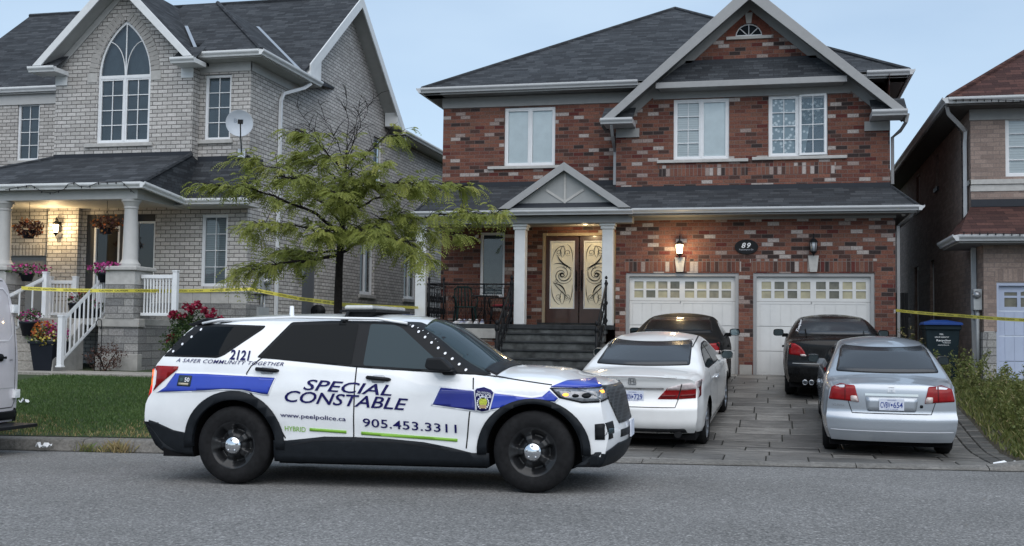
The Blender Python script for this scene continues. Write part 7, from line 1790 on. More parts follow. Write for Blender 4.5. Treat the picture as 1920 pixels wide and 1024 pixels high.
# ================================================================== PLANTS
def quads(name, C_, sz, mat, parent=None, tints=None, asp=.5, droop=0.0, updir=None):
    """many leaf-sized quads; C_ (n,3) centres, sz (n,) lengths"""
    C_ = np.asarray(C_, float); n = len(C_); sz = np.broadcast_to(np.asarray(sz, float), (n,))
    d = rng.normal(size=(n, 3)); 
    if updir is not None: d = d * .6 + np.asarray(updir)
    d[:, 2] -= droop; d /= np.linalg.norm(d, axis=1)[:, None]
    e = np.cross(d, rng.normal(size=(n, 3))); e /= np.linalg.norm(e, axis=1)[:, None]
    a = d * sz[:, None] * .5; b = e * sz[:, None] * .5 * asp
    V = np.stack([C_ - a, C_ + b, C_ + a, C_ - b], 1).reshape(-1, 3)
    return raw_mesh(name, V, np.arange(n * 4).reshape(-1, 4), mat, parent, tints if tints is not None else rng.uniform(0, 1, n))
def raw_mesh(name, V, F, mat, parent=None, tints=None):
    me = bpy.data.meshes.new(name); k = F.shape[1]
    me.vertices.add(len(V)); me.vertices.foreach_set('co', np.asarray(V, np.float32).reshape(-1)); me.loops.add(F.size); me.loops.foreach_set('vertex_index', F.reshape(-1).astype(np.int32))
    me.polygons.add(len(F)); me.polygons.foreach_set('loop_start', np.arange(len(F), dtype=np.int32) * k); me.update(); me.validate(); me.materials.append(mat)
    o = bpy.data.objects.new(name, me); COL.objects.link(o)
    if parent is not None: o.parent = parent
    if tints is not None: set_tint(o, np.clip(tints, 0, 1))
    return o

# ---- honey locust on the lawn strip
def street_tree():
    base = at(634, 600, 16.5); gx = base[0]; gz = ground_z(gx, 16.5)
    T = thing('street_tree', 'slender young street tree with feathery yellow green leaves behind the police suv', 'tree', (gx, 16.5, gz))
    def p(px, py, dy=0.0): q = at(px, py, 16.5 + dy); return Vector((q[0] - gx, dy, q[2] - gz))
    mb = MB(); trunk = [Vector((0.02, 0, -.05)), Vector((.0, 0, .5)), p(634, 560), p(636, 500), p(638, 470), p(642, 420), p(645, 370), p(648, 320), p(650, 280)]
    mb.tube(trunk, [.085, .075, .065, .06, .062, .045, .034, .022, .012], 10)
    L = []
    def limb(pts, r0, leafy=1.0, sub=1.0):
        # pts: (px, py, dy); resampled with some wander
        P = [p(*q) for q in pts]; n = 14; o = []
        seg = [0]; 
        for a, b in zip(P, P[1:]): seg.append(seg[-1] + (b - a).length)
        for i in range(n + 1):
            s = seg[-1] * i / n; k = max(j for j in range(len(seg)) if seg[j] <= s + 1e-9); k = min(k, len(P) - 2); t = (s - seg[k]) / max(1e-6, seg[k + 1] - seg[k]); v = P[k].lerp(P[k + 1], t)
            w = .022 * seg[-1] * min(1, i / 4)
            o.append(v + Vector((random.uniform(-w, w), random.uniform(-w, w), random.uniform(-w, w) * .7)))
        mb.tube(o, [max(.004, r0 * (1 - .88 * i / n)) for i in range(n + 1)], 6)
        L.append((o, leafy, seg[-1], r0, sub))
    limb([(637, 478, 0), (560, 490, -.5), (500, 500, -.7), (432, 518, -.9)], .030); limb([(638, 470, 0), (575, 475, .5), (520, 470, .9)], .022)
    limb([(640, 440, 0), (590, 400, -.3), (520, 370, -.5), (440, 350, -.6), (368, 345, -.7)], .030); limb([(642, 420, 0), (580, 350, .3), (500, 310, .6), (455, 300, .7)], .024)
    limb([(640, 450, 0), (570, 425, -.6), (500, 420, -1.1), (462, 425, -1.3)], .022)
    limb([(638, 475, 0), (700, 440, -.4), (770, 455, -.7), (800, 490, -.8)], .026); limb([(640, 445, 0), (720, 410, -.3), (810, 405, -.4), (880, 398, -.5), (938, 402, -.5)], .030)
    limb([(640, 460, 0), (700, 430, .5), (790, 430, .9), (858, 440, 1.1)], .024); limb([(645, 400, 0), (700, 350, -.4), (750, 345, -.6), (800, 340, -.7)], .024); limb([(645, 400, 0), (720, 370, .3), (800, 355, .5), (868, 348, .6)], .022)
    limb([(648, 330, 0), (610, 280, -.2), (580, 250, -.3), (548, 240, -.3)], .018); limb([(648, 330, 0), (690, 285, .1), (720, 260, .2), (752, 250, .2)], .018, .7); limb([(646, 350, 0), (600, 310, .4), (560, 290, .7)], .018)
    limb([(645, 370, 0), (660, 330, -.6), (650, 300, -.9)], .018); limb([(643, 400, 0), (640, 380, -.9), (630, 360, -1.3)], .020); limb([(643, 400, 0), (655, 370, .9), (660, 345, 1.3)], .020); limb([(640, 440, 0), (620, 430, -.9), (590, 440, -1.5)], .02); limb([(640, 440, 0), (670, 430, -.9), (720, 440, -1.4)], .02)
    limb([(645, 390, 0), (580, 340, -.8), (545, 325, -1.1)], .02); limb([(645, 390, 0), (690, 330, -.8), (720, 310, -1.0)], .018)
    for q in ([(649, 300, 0), (652, 230, 0), (646, 165, .05)], [(650, 290, 0), (670, 215, -.1), (678, 180, -.1)], [(640, 330, 0), (590, 250, .1), (552, 190, .1)], [(652, 290, 0), (690, 205, .1), (702, 172, .1)], [(650, 310, 0), (620, 240, -.1), (595, 185, -.1)], [(655, 300, 0), (676, 220, .2), (668, 200, .2)]): limb(q, .009, 0.0, .4)
    # twigs and fronds
    V = []; Tn = []
    def frond(c, d, ln, tint):
        d = d.normalized(); s = d.cross(Vector((0, 0, 1)));
        if s.length < .1: s = Vector((1, 0, 0))
        s.normalize(); n = 7
        for i in range(1, n + 1):
            t = i / n; q = c + d * ln * t + Vector((0, 0, -.55 * ln * t * t)); tg = (d + Vector((0, 0, -1.1 * t))).normalized()
            for sg in (-1, 1):
                e = (s * sg * .9 + tg * .35 + Vector((0, 0, -.35))).normalized(); l = random.uniform(.042, .066) * (1.1 - .35 * abs(t - .5)); w_ = tg * random.uniform(.010, .014)
                V.extend([q, q + e * l * .5 + w_, q + e * l, q + e * l * .5 - w_]); Tn.append(tint + random.uniform(-.12, .12))
    for o, leafy, ln, r0, sub in L:
        nt_ = int(ln * 24 * sub)
        for k in range(nt_):
            t = random.uniform(.25, 1.0); i = min(len(o) - 2, int(t * (len(o) - 1))); c = o[i].lerp(o[i + 1], random.random()); d = (o[i + 1] - o[i]).normalized()
            side = Vector((random.uniform(-1, 1), random.uniform(-1, 1), random.uniform(-.25, .45))) + d * .6; side.normalize(); tl_ = random.uniform(.15, .50) * (1.15 - .5 * t)
            tw = [c, c + side * tl_ * .5 + Vector((0, 0, .02)), c + side * tl_ + Vector((0, 0, -.03))]
            mb.tube(tw, [.005, .004, .002], 4, 0, False)
            if leafy:
                yel = .30 + .35 * max(0, t - .5) + random.uniform(-.15, .25)
                for m in range(int(random.randint(4, 6) * leafy)):
                    u = random.uniform(.2, 1.0); q = tw[0].lerp(tw[2], u); fd = side + Vector((random.uniform(-.9, .9), random.uniform(-.9, .9), random.uniform(-.6, .2))); frond(q, fd, random.uniform(.13, .23), yel)
    mb.build('trunk', M_bark, T)
    V = np.array([tuple(v) for v in V]); raw_mesh('crown', V, np.arange(len(V)).reshape(-1, 4), L_tree, T, np.array(Tn))
street_tree()

def blob_points(n, c, r, flat=1.0, hollow=.35):
    d = rng.normal(size=(n, 3)); d /= np.linalg.norm(d, axis=1)[:, None]; q = rng.uniform(hollow, 1, n) ** .6
    lump = 1 + .22 * np.sin(d[:, 0] * 5 + c[0] * 7) * np.cos(d[:, 1] * 4 + d[:, 2] * 5 + c[2] * 3)
    return np.asarray(c) + d * q[:, None] * lump[:, None] * np.asarray(r) * np.array([1, 1, flat])
# potted plants
def planter(name, label, loc, r0, r1, h, flowers, leafn=260, spread=.30, fh=.22, square=False, cat='planter', group='flower pots at the grey house'):
    T = thing(name, label, cat, loc, group=group); mb = MB()
    if square: 
        A = [(-r0, -r0), (r0, -r0), (r0, r0), (-r0, r0)]; B_ = [(-r1, -r1), (r1, -r1), (r1, r1), (-r1, r1)]
        mb.add([(x, y, 0) for x, y in A] + [(x, y, h) for x, y in B_] + [(x * 1.06, y * 1.06, h) for x, y in B_] + [(x * 1.06, y * 1.06, h - .05) for x, y in B_], [(3, 2, 1, 0)] + [(i, (i + 1) % 4, 4 + (i + 1) % 4, 4 + i) for i in range(4)] + [(4 + i, 4 + (i + 1) % 4, 8 + (i + 1) % 4, 8 + i) for i in range(4)] + [(12 + i, 12 + (i + 1) % 4, 8 + (i + 1) % 4, 8 + i) for i in range(4)])
    else: mb.lathe([(0, 0), (r0, 0), (r1, h - .05), (r1 + .02, h - .045), (r1 + .02, h), (r1 - .02, h), (r1 - .03, h - .04), (0, h - .04)], (0, 0, 0), 24)
    mb.build('pot', M_pot, T, fix=True)
    c = (0, 0, h + fh * .35)
    quads('foliage', blob_points(leafn, c, (spread, spread * .8, fh)), rng.uniform(.05, .09, leafn), L_shrub, T)
    for m, n, sz, off in flowers: quads('flowers', blob_points(n, (off[0], off[1], h + fh * .45 + off[2]), (spread * off[3], spread * off[3] * .8, fh * .8), hollow=.7), rng.uniform(sz * .7, sz * 1.2, n), m, T, asp=.9)
    return T
yp = 19.75
q = at(91, 697, yp); planter('planter', 'tall dark square planter of orange and yellow flowers beside the porch steps', (q[0], yp, LZG), .20, .27, Z_(91, 640, yp) - LZG, [(F_org, 150, .065, (-.18, 0, .10, .55)), (F_mag, 130, .065, (.18, 0, .08, .6)), (F_yel, 70, .06, (.06, -.15, -.04, .65)), (F_red, 40, .055, (0, 0, .14, .5))], 420, .42, .24, True)
y2 = 20.15; q = at(56, 615, y2); planter('planter', 'dark pot of pink petunias on the porch steps beside the van', (q[0], y2, LFL - 2 * .19), .14, .20, .30, [(F_mag, 90, .055, (0, 0, 0, .9))], 200, .27, .20)
y3 = 20.85; q = at(70, 515, y3); planter('planter', 'pink flowers in a long box on the far porch railing at the left', (q[0] - .25, y3, LFL + .78), .10, .14, .18, [(F_mag, 120, .06, (0, 0, .02, 1))], 160, .48, .15)
q = at(197, 512, 20.62); planter('planter', 'magenta petunias in a black box hung on the porch railing by the column', (q[0], 20.62, LFL + .75), .12, .15, .20, [(F_mag, 190, .065, (.0, 0, .06, 1.05))], 120, .36, .13)
q = at(168, 575, 20.5); planter('planter', 'small pink flowers showing between the stair balusters', (q[0], 20.72, LFL + .02), .10, .13, .18, [(F_mag, 40, .05, (0, 0, .02, .8))], 130, .20, .16)
q = at(146, 545, 21.6); planter('planter', 'red flowers in a pot on the porch floor by the front door', (q[0], 21.6, LFL), .14, .18, .34, [(F_red, 70, .06, (0, 0, .05, .9))], 130, .20, .22)
# hanging baskets
def basket(label, px_, py_, Y):
    x, _, z = at(px_, py_, Y); T = thing('hanging_basket', label, 'hanging basket', (x, Y, z), group='hanging flower baskets under the porch')
    mb = MB(); mb.lathe([(0, -.16), (.10, -.16), (.16, 0), (.17, .01), (.15, .01)], (0, 0, 0), 18); mb.build('pot', M_pot, T)
    mb = MB(); top = LBZ + .06 - z
    for k in range(3): a = k * 2.1; mb.tube([(.15 * math.cos(a), .15 * math.sin(a), 0), (0, 0, .34)], .004, 4)
    mb.tube([(0, 0, .34), (0, 0, top)], .005, 4); mb.build('hanger', M_black, T)
    quads('foliage', blob_points(300, (0, 0, .05), (.32, .30, .19)), rng.uniform(.07, .12, 300), F_hang, T, droop=.4)
    quads('flowers', blob_points(50, (0, 0, .06), (.33, .31, .2), hollow=.8), rng.uniform(.05, .07, 50), F_org, T, asp=.9); return T
basket('hanging basket of dark red begonias to the left of the lit porch lantern', 54, 433, 20.95); basket('hanging basket with trailing red and yellow leaves in front of the storm door', 200, 425, 21.1)
# rose bush and shrubs
def shrub(name, label, cat, c, r, n, sz, mat, fl=None, group=None, stems=7):
    T = thing(name, label, cat, c, group=group); mb = MB()
    for k in range(stems):
        a = random.uniform(0, 6.28); e = Vector((math.cos(a) * r[0] * .6, math.sin(a) * r[1] * .6, r[2] * 1.5)); mb.tube([(0, 0, 0), e * .5 + Vector((0, 0, .05)), e], [.010, .007, .003], 5)
    mb.build('stems', M_bark, T)
    quads('foliage', blob_points(n, (0, 0, r[2]), r), rng.uniform(sz * .6, sz * 1.3, n), mat, T)
    if fl:
        for m, k, fs, cs in fl:
            P_ = np.concatenate([blob_points(k, cc, (.10, .10, .09), hollow=.2) for cc in cs]); quads('flowers', P_, rng.uniform(fs * .7, fs * 1.2, len(P_)), m, T, asp=.9)
    return T
yb = 20.1; q = at(352, 690, yb); gx_ = q[0]; gz_ = ground_z(gx_, yb)
rel = lambda px_, py_: (at(px_, py_, yb - .1)[0] - gx_, -.15, at(px_, py_, yb - .1)[2] - gz_)
shrub('rose_bush', 'rose bush with clusters of crimson blooms against the porch wall', 'bush', (gx_, yb, gz_), (.50, .42, .62), 3000, .075, L_shrub, [(F_red, 45, .07, [rel(372, 572), rel(360, 580), rel(385, 582), rel(395, 595), rel(345, 592), rel(330, 590), rel(400, 588), rel(322, 635), rel(326, 590), rel(415, 600), rel(352, 575)])])
yb2 = 19.9; q = at(186, 690, yb2); shrub('shrub', 'low bronze leaved shrub beside the shepherd hook', 'shrub', (q[0], yb2 + .2, LZG - .02), (.42, .30, .28), 700, .05, L_bronze)
q = at(905, 650, 24.1); shrub('shrub', 'small green bush below the porch of the red brick house', 'shrub', (q[0], 24.15, drive_z(24.1) - .02), (.28, .25, .35), 420, .055, L_shrub)
# shepherd hook
q = at(182, 690, 19.95); T = thing('shepherd_hook', 'black wrought iron garden hook standing by the front walk', 'garden hook', (q[0], 19.95, LZG - .05)); mb = MB(); h_ = Z_(182, 608, 19.95) - LZG
mb.tube([(-.06, 0, 0), (-.06, 0, h_), (-.05, 0, h_ + .10), (0, 0, h_ + .16), (.06, 0, h_ + .13), (.075, 0, h_ + .02), (.05, 0, h_ - .05)], .010, 6); mb.tube([(.08, 0, 0), (.08, 0, h_ * .95), (.07, 0, h_ + .06)], .008, 6); mb.tube([(-.06, 0, .35), (.08, 0, .35)], .007, 5); mb.build('hook', M_black, T)
# weeds along the right garden bed
def weed(x, y, h, kind):
    T = thing('weed', '', 'weed', (x, y, ground_z(x, y) + .03), group='weeds along the right edge of the driveway'); mb = MB(); V = []; ns = random.randint(5, 9); P_ = []
    for k in range(ns):
        a = random.uniform(0, 6.28); l = h * random.uniform(.6, 1.1); le = random.uniform(.15, .5); e = Vector((math.cos(a) * le * l, math.sin(a) * le * l, l)); m = e * .5 + Vector((0, 0, l * .12)); mb.tube([(0, 0, 0), m, e], [.006, .004, .002], 4, 0, False)
        for i in range(int(26 * l / .5)):
            t = random.uniform(.15, 1); c = (m * (t * 2) if t < .5 else m.lerp(e, t * 2 - 1)); P_.append(tuple(c + Vector((random.gauss(0, .035), random.gauss(0, .035), random.gauss(0, .03)))))
    mb.build('stems', plain_stem, T); n = len(P_); quads('foliage', P_, rng.uniform(.035, .085, n), L_weed, T, np.clip(rng.normal(.35 + .4 * kind, .2, n), 0, 1), asp=.4); return T
plain_stem = plain('weed stem', (.09, .10, .035), .8, var=.3)
wl = []
random.seed(11)
for (x, y, h, k) in [(3.45, 15.2, .38, 0), (3.9, 14.7, .32, .2), (3.35, 15.9, .40, 0), (3.9, 16.0, .50, .1), (3.4, 16.7, .45, 0), (4.1, 16.9, .55, .3), (3.45, 17.5, .50, 0), (4.0, 17.8, .62, .1), (3.4, 18.2, .48, .3), (4.2, 18.6, .60, 0), (3.45, 18.9, .60, .1), (3.95, 19.4, .65, .5), (3.4, 19.7, .62, .1), (4.05, 20.2, .70, 0), (3.5, 20.6, .70, .2), (3.9, 21.1, .65, .8), (3.3, 21.4, .62, 0), (3.55, 21.9, .70, .3), (4.1, 21.8, .55, .2), (3.2, 22.4, .70, .1), (3.7, 22.6, .75, 0), (3.25, 23.2, .68, .4), (3.6, 23.6, .60, 0), (4.4, 15.3, .40, .5), (4.5, 17.4, .5, .2), (4.6, 19.6, .5, .6), (4.4, 21.2, .45, .6), (3.75, 15.4, .36, .1), (3.75, 17.2, .5, .2), (3.75, 18.9, .6, .2), (3.7, 20.3, .66, .3), (3.05, 24.2, .8, .9), (2.95, 24.6, 1.0, 1.0)]:
    wl.append(weed(x, y, h, k))
for i, o in enumerate(wl): o['label'] = 'leafy weeds growing along the right edge of the paved driveway'
wl[-1]['label'] = 'dry brown weed standing tallest by the garage corner'; wl[-2]['label'] = 'browning weed in front of the recycling bin'
P_ = []; T_ = []
for i in range(26000):
    X = random.uniform(3.02, 5.4); y = random.uniform(14.1, 23.4)
    if X < 3.25 and random.random() < .6: continue
    P_.append((X, y, ground_z(X, y) + .025)); T_.append(random.uniform(0, .8) + (.3 if y < 15 else 0))
blades('ground_cover', P_, L_grass2 if 'L_grass2' in globals() else L_weed, (.05, .16), .009, np.array(T_), .9, label='low grassy ground cover in the bed right of the driveway', cat='ground cover')
# dry tufts in the gutter
def tuft(px_, py_, n, h, label, tint=.9):
    y = 13.1; x, _, z = at(px_, py_, y); y = kerb_y(x) - .03; z = road_z(x, y); P_ = [(x + random.gauss(0, .10), y + random.gauss(0, .03), z - .01) for _ in range(n)]
    o = blades('dry_tuft', P_, L_grass, (h * .4, h), .006, np.full(n, tint) + rng.uniform(-.2, .1, n), 1.2, kind=None, label=label, cat='weed'); o['group'] = 'dry weeds in the gutter'
tuft(160, 845, 60, .14, 'dry weed tuft at the kerb behind the white litter', .75); tuft(218, 845, 90, .20, 'straw coloured weed tuft in the gutter nearer the police suv', 1.0); tuft(188, 848, 40, .10, 'sparse dry stalks in the gutter between two larger tufts', .9)

# ================================================================== SMALL THINGS
# satellite dish
dY = LW - .75; q = at(449, 231, dY); T = thing('satellite_dish', 'grey satellite dish with faint lettering on the corner of the grey house', 'satellite dish', q, (0, 0, R(27)))
mb = MB(); r_ = .285; prof = [(r_ * i / 10, .075 * (1 - (i / 10) ** 2)) for i in range(11)] ; mb.lathe(prof, (0, 0, 0), 40, 'y'); mb.lathe([(r_, 0), (r_ + .008, -.008), (r_ + .004, .012)], (0, 0, 0), 40, 'y'); ds = mb.build('dish', M_dish, T); 
v, f = text_fit('Bell', .20, .085, bold=.01); mb = MB(); mb.add([(p[0] - .12, .075 * (1 - ((p[0] - .12) ** 2 + (p[1] + .02) ** 2) / r_ ** 2) - .008, p[1] + .02) for p in v], f); mb.build('lettering', M_dtxt, T)
mb = MB(); mb.tube([(.03, .02, -.30), (.03, -.25, -.26), (.02, -.42, -.06)], .014, 6); mb.box(-.035, .075, -.50, -.38, -.09, -.01); mb.build('feed_arm', M_black, T)
mb = MB(); mb.tube([(0, .09, 0), (.0, .18, -.15), (.05, .25, -.42), (.06, .70, -.55)], .020, 8); mb.box(-.02, .14, .70, .745, -.65, -.45); mb.build('mast', M_alloy, T)
# electric meter boxes on the grey house
def wallbox(name, label, cat, X, y0, y1, z0, z1, dp, sgn, mat, extra=None, group=None):
    T = thing(name, label, cat, (X, (y0 + y1) / 2, z0), group=group); mb = MB(); h = (y1 - y0) / 2; mb.box(0, sgn * dp, -h, h, 0, z1 - z0); bevel(mb.build('box', mat, T), .012)
    if extra: extra(T, h, z1 - z0, dp * sgn)
    return T
ya, yb_ = atX(485, 540, LXS + .1)[1], atX(507, 540, LXS + .1)[1]
def meter(T, h, hh, d):
    mb = MB(); mb.lathe([(0, d + .13), (.07, d + .12), (.085, d + .02), (.095, d)], (0, .0, hh * .62), 18, 'x'); mb.build('meter_glass', M_lens, T)
    mb = MB(); mb.box(0, d * .8, -h * .9, h * .9, -.62, -.30); mb.box(0, d * .5, -h * .5, h * .5, -.85, -.66); mb.tube([(d * .4, -.05, 0), (d * .4, -.05, -.3)], .03, 8); mb.tube([(d * .4, .10, 0), (d * .4, .10, -.95)], .025, 8); mb.build('lower_box', M_meter, T)
wallbox('meter_box', 'grey electric meter box on the side wall of the grey house by the downspout', 'meter box', LXS, ya, yb_, atX(495, 552, LXS)[2], atX(495, 515, LXS)[2], .12, 1, M_meter, meter)
yc = BG + .40
T = thing('meter_box', 'grey electric meter and conduit on the corner of the brown brick house', 'meter box', (BXS - .01, yc, Z_(1820, 582, yc)))
mb = MB(); hh = Z_(1820, 543, yc) - Z_(1820, 582, yc); mb.box(-.16, 0, -.30, .05, 0, hh); bevel(mb.build('box', M_meter, T), .01); mb = MB(); mb.lathe([(0, -.34 ), (.07, -.34), (.085, -.26)], (-.10, -.0, hh * .72), 16, 'y'); mb.build('meter_glass', M_lens, T)
mb = MB(); mb.tube([(-.07, -.2, 0), (-.07, -.2, -1.3)], .032, 10); mb.tube([(-.07, -.2, -.05), (-.07, -.2, -.14)], .042, 10); mb.tube([(-.12, -.05, 0), (-.12, -.05, -.2)], .02, 8); mb.build('conduit', M_meter, T)
# recycling bin
yb3 = 24.2; x0, x1 = X_(1732, 640, yb3), X_(1796, 640, yb3); zt = Z_(1765, 604, yb3); gz_ = ground_z(4, yb3); cx = (x0 + x1) / 2; wd = (x1 - x0)
T = thing('recycling_bin', 'dark wheeled recycling bin with a blue lid in the gap beside the brown house', 'bin', (cx, yb3, gz_)); H_ = zt - gz_ - .06
mb = MB(); a, b = wd * .40, wd * .50; mb.add([(-a, -.22, 0), (a, -.22, 0), (a, .25, 0), (-a, .25, 0), (-b, -.30, H_), (b, -.30, H_), (b, .33, H_), (-b, .33, H_)], [(3, 2, 1, 0), (4, 5, 6, 7), (0, 1, 5, 4), (1, 2, 6, 5), (2, 3, 7, 6), (3, 0, 4, 7)]); mb.box(-b - .02, b + .02, -.33, .35, H_ - .10, H_); bevel(mb.build('bin_body', M_bin, T), .015)
mb = MB(); e = b + .05; mb.add([(-e, -.38, H_), (e, -.38, H_), (e, .36, H_), (-e, .36, H_), (-e + .01, -.38, H_ + .045), (e - .01, -.38, H_ + .045), (e - .03, .36, H_ + .05), (-e + .03, .36, H_ + .05), (-b * .55, -.22, H_ + .10), (b * .25, -.22, H_ + .10), (b * .25, .25, H_ + .10), (-b * .55, .25, H_ + .10)], [(0, 1, 5, 4), (1, 2, 6, 5), (2, 3, 7, 6), (3, 0, 4, 7), (4, 5, 9, 8), (5, 6, 10, 9), (6, 7, 11, 10), (7, 4, 8, 11), (8, 9, 10, 11)]); bevel(mb.build('bin_lid', M_bluelid, T), .01)
mb = MB()
for sx in (-1, 1): mb.lathe([(0, sx * b * .95 - .025), (.11, sx * b * .95 - .025), (.11, sx * b * .95 + .025), (0, sx * b * .95 + .025)], (0, .26, .11), 16, 'x')
mb.build('wheels', M_rubber, T)
def bt(txt, x, z, w_, h_):
    v, f = text_fit(txt, w_, h_, bold=.02); yy = lambda z_: -.22 - .08 * z_ / H_ - .006
    mb = MB(); mb.add([(x + p[0], yy(z + p[1]), z + p[1]) for p in v], f); mb.build('lettering', M_white, T)
bt('PEEL', -.06, H_ - .205, .075, .03); bt('LIDS UP CORRECTLY', -.15, H_ - .262, .27, .028); bt('Recycling', -.12, H_ - .345, .27, .052); bt('Collection', -.0, H_ - .37, .15, .022); bt('peelregion.ca', -.09, H_ - .42, .21, .024)
# side gate between the houses
gx0, gx1 = X_(1680, 600, 26.0), X_(1692, 600, 26.0)
T = thing('side_gate', 'black wooden gate in the gap at the right of the red brick house', 'gate', ((gx0 + gx1) / 2, 26, .72)); mb = MB()
for k in range(4): mb.box(-.10 + k * .075, -.03 + k * .075, 0, .03, 0, Z_(1686, 549, 26) - .72)
mb.box(-.12, .24, .03, .06, .3, .4); mb.box(-.12, .24, .03, .06, 1.3, 1.4); mb.build('gate_boards', M_blackp, T)
# bins and hose at the far grey side wall
q = at(552, 583, 26.3); T = thing('hose_reel', 'small dark hose reel by the side wall of the grey house', 'hose reel', (LXS + .25, 26.3, .68)); mb = MB(); zc = q[2] - .68; mb.lathe([(.02, -.12), (.15, -.12), (.16, -.10), (.10, -.09), (.10, .09), (.16, .10), (.15, .12), (.02, .12)], (0, 0, zc), 18, 'y'); mb.tube([(0, 0, 0), (0, 0, zc)], .03, 6); mb.build('reel', M_black, T)
q = at(768, 590, 27.5); T = thing('recycling_bin', 'blue lidded bin half hidden behind the police suv by the porch', 'bin', (q[0], 27.0, .70)); hz = at(768, 590, 27)[2] - .70; mb = MB(); mb.box(-.24, .24, -.25, .25, 0, hz - .05); bevel(mb.build('bin_body', M_bin, T), .02); mb = MB(); mb.box(-.28, .28, -.29, .29, hz - .05, hz); bevel(mb.build('bin_lid', M_bluelid, T), .02)

# caution tape
def tape(label, pts, w_=.075, sag=0.0, twist=0.0, lettered=True):
    P_ = [Vector(p) for p in pts]; n = 60; L_ = [0]
    for a, b in zip(P_, P_[1:]): L_.append(L_[-1] + (b - a).length)
    c0 = P_[0]; T = thing('caution_tape', label, 'caution tape', tuple(c0), group='yellow caution tape strips')
    def ev(s):
        k = max(j for j in range(len(L_)) if L_[j] <= s + 1e-9); k = min(k, len(P_) - 2); t = (s - L_[k]) / (L_[k + 1] - L_[k]); p = P_[k].lerp(P_[k + 1], t); p.z -= sag * 4 * t * (1 - t); return p
    def fr(s):
        p = ev(s); a = .25 * math.sin(s * 1.7 + twist) + .12 * math.sin(s * 4.1); up = Vector((0, math.sin(a), math.cos(a))); return p, up
    vs = []
    for i in range(n + 1):
        p, up = fr(L_[-1] * i / n); vs += [p + up * w_ / 2 - c0, p - up * w_ / 2 - c0]
    f = [(2 * i, 2 * i + 1, 2 * i + 3, 2 * i + 2) for i in range(n)]
    mb = MB(); mb.add(vs, f, 0, True); mb.add([v + Vector((0, .0015, 0)) for v in vs], [t[::-1] for t in f], 0, True); mb.build('ribbon', M_tape, T)
    if lettered:
        v, f = text_fit('CAUTION  CAUTION', .62, w_ * .46, bold=.02); mb = MB(); s0 = .15
        while s0 + .65 < L_[-1]:
            q = []
            for p in v: pp, up = fr(s0 + p[0]); q.append(pp + up * (p[1] - w_ * .23) - c0 + Vector((0, -.003, 0)))
            mb.add(q, f); s0 += .78
        mb.build('tape_lettering', M_ink, T)
tape('yellow caution tape running from the van across the grey porch railings', [at(40, 540, 20.1), at(250, 545, 20.35), at(470, 542, 22.2)], .072, .02)
tape('yellow caution tape sagging from the grey house corner towards the red brick porch', [at(470, 542, 22.2), at(560, 560, 21.5), at(632, 569, 18.5), (at(640, 570, 16.6))], .075, .0, 1.0)
tape('thin faded caution tape behind the tree leading to the red porch column', [at(640, 571, 16.62), at(700, 574, 20), at(786, 577, 24.9)], .06, .0, 2.0)
tape('yellow caution tape strung between the garage corner and the brown house', [at(1680, 582, 24.9), at(1800, 592, 22.5), at(1960, 602, 19.5)], .06, .01, .5)

# porch furniture of the red house
def slatchair(label, x, y, z, rz, mat, cush=None):
    T = thing('porch_chair', label, 'chair', (x, y, z), (0, 0, rz), 'chairs on the red brick porch')
    for sx in (-1, 1):
        for sy in (-1, 1):
            mb = MB(); mb.tube([(sx * .24, sy * .22, 0), (sx * .20, sy * .20, .40)], [.022, .026], 6); mb.build('leg', mat, T)
    mb = MB(); mb.box(-.24, .24, -.24, .24, .39, .42); bevel(mb.build('seat', mat, T), .01)
    mb = MB()
    for k in range(6): xx = -.20 + k * .08; mb.tube([(xx, .24, .42), (xx * 1.05, .30, .70), (xx * .95, .34, .88)], .016, 5)
    mb.tube([(-.22, .33, .82), (-.14, .345, .90), (.14, .345, .90), (.22, .33, .82)], .022, 6); mb.build('backrest', mat, T)
    for sx in (-1, 1): mb = MB(); mb.tube([(sx * .25, .28, .62), (sx * .28, 0, .64), (sx * .26, -.24, .61), (sx * .24, -.24, .40)], .02, 6); mb.build('armrest', mat, T)
    if cush: mb = MB(); mb.box(-.20, .20, -.20, .20, .42, .47); bevel(mb.build('cushion', cush, T), .02)
M_gchair = plain('dark green plastic chair', (.010, .035, .032), .45)
slatchair('dark green plastic chair on the red brick porch', X_(872, 575, 25.7), 25.7, RFL, R(25), M_gchair)
slatchair('black metal chair with a red patterned cushion by the porch column', X_(945, 575, 25.6), 25.6, RFL, R(-35), M_black, plain('red patterned cushion', (.30, .04, .05), .8, var=.6, scale=40))
tx = X_(908, 560, 25.8); T = thing('porch_table', 'small round wrought iron table between the porch chairs', 'table', (tx, 25.85, RFL)); mb = MB(); mb.lathe([(0, .66), (.34, .66), (.35, .675), (.34, .69), (0, .69)], (0, 0, 0), 24); mb.build('tabletop', plain('dark table top', (.05, .06, .06), .3), T)
for k in range(4): a = k * math.pi / 2 + .4; mb = MB(); mb.tube([(.10 * math.cos(a), .10 * math.sin(a), .66), (.06 * math.cos(a), .06 * math.sin(a), .35), (.28 * math.cos(a), .28 * math.sin(a), 0)], .012, 6); mb.build('leg', M_black, T)
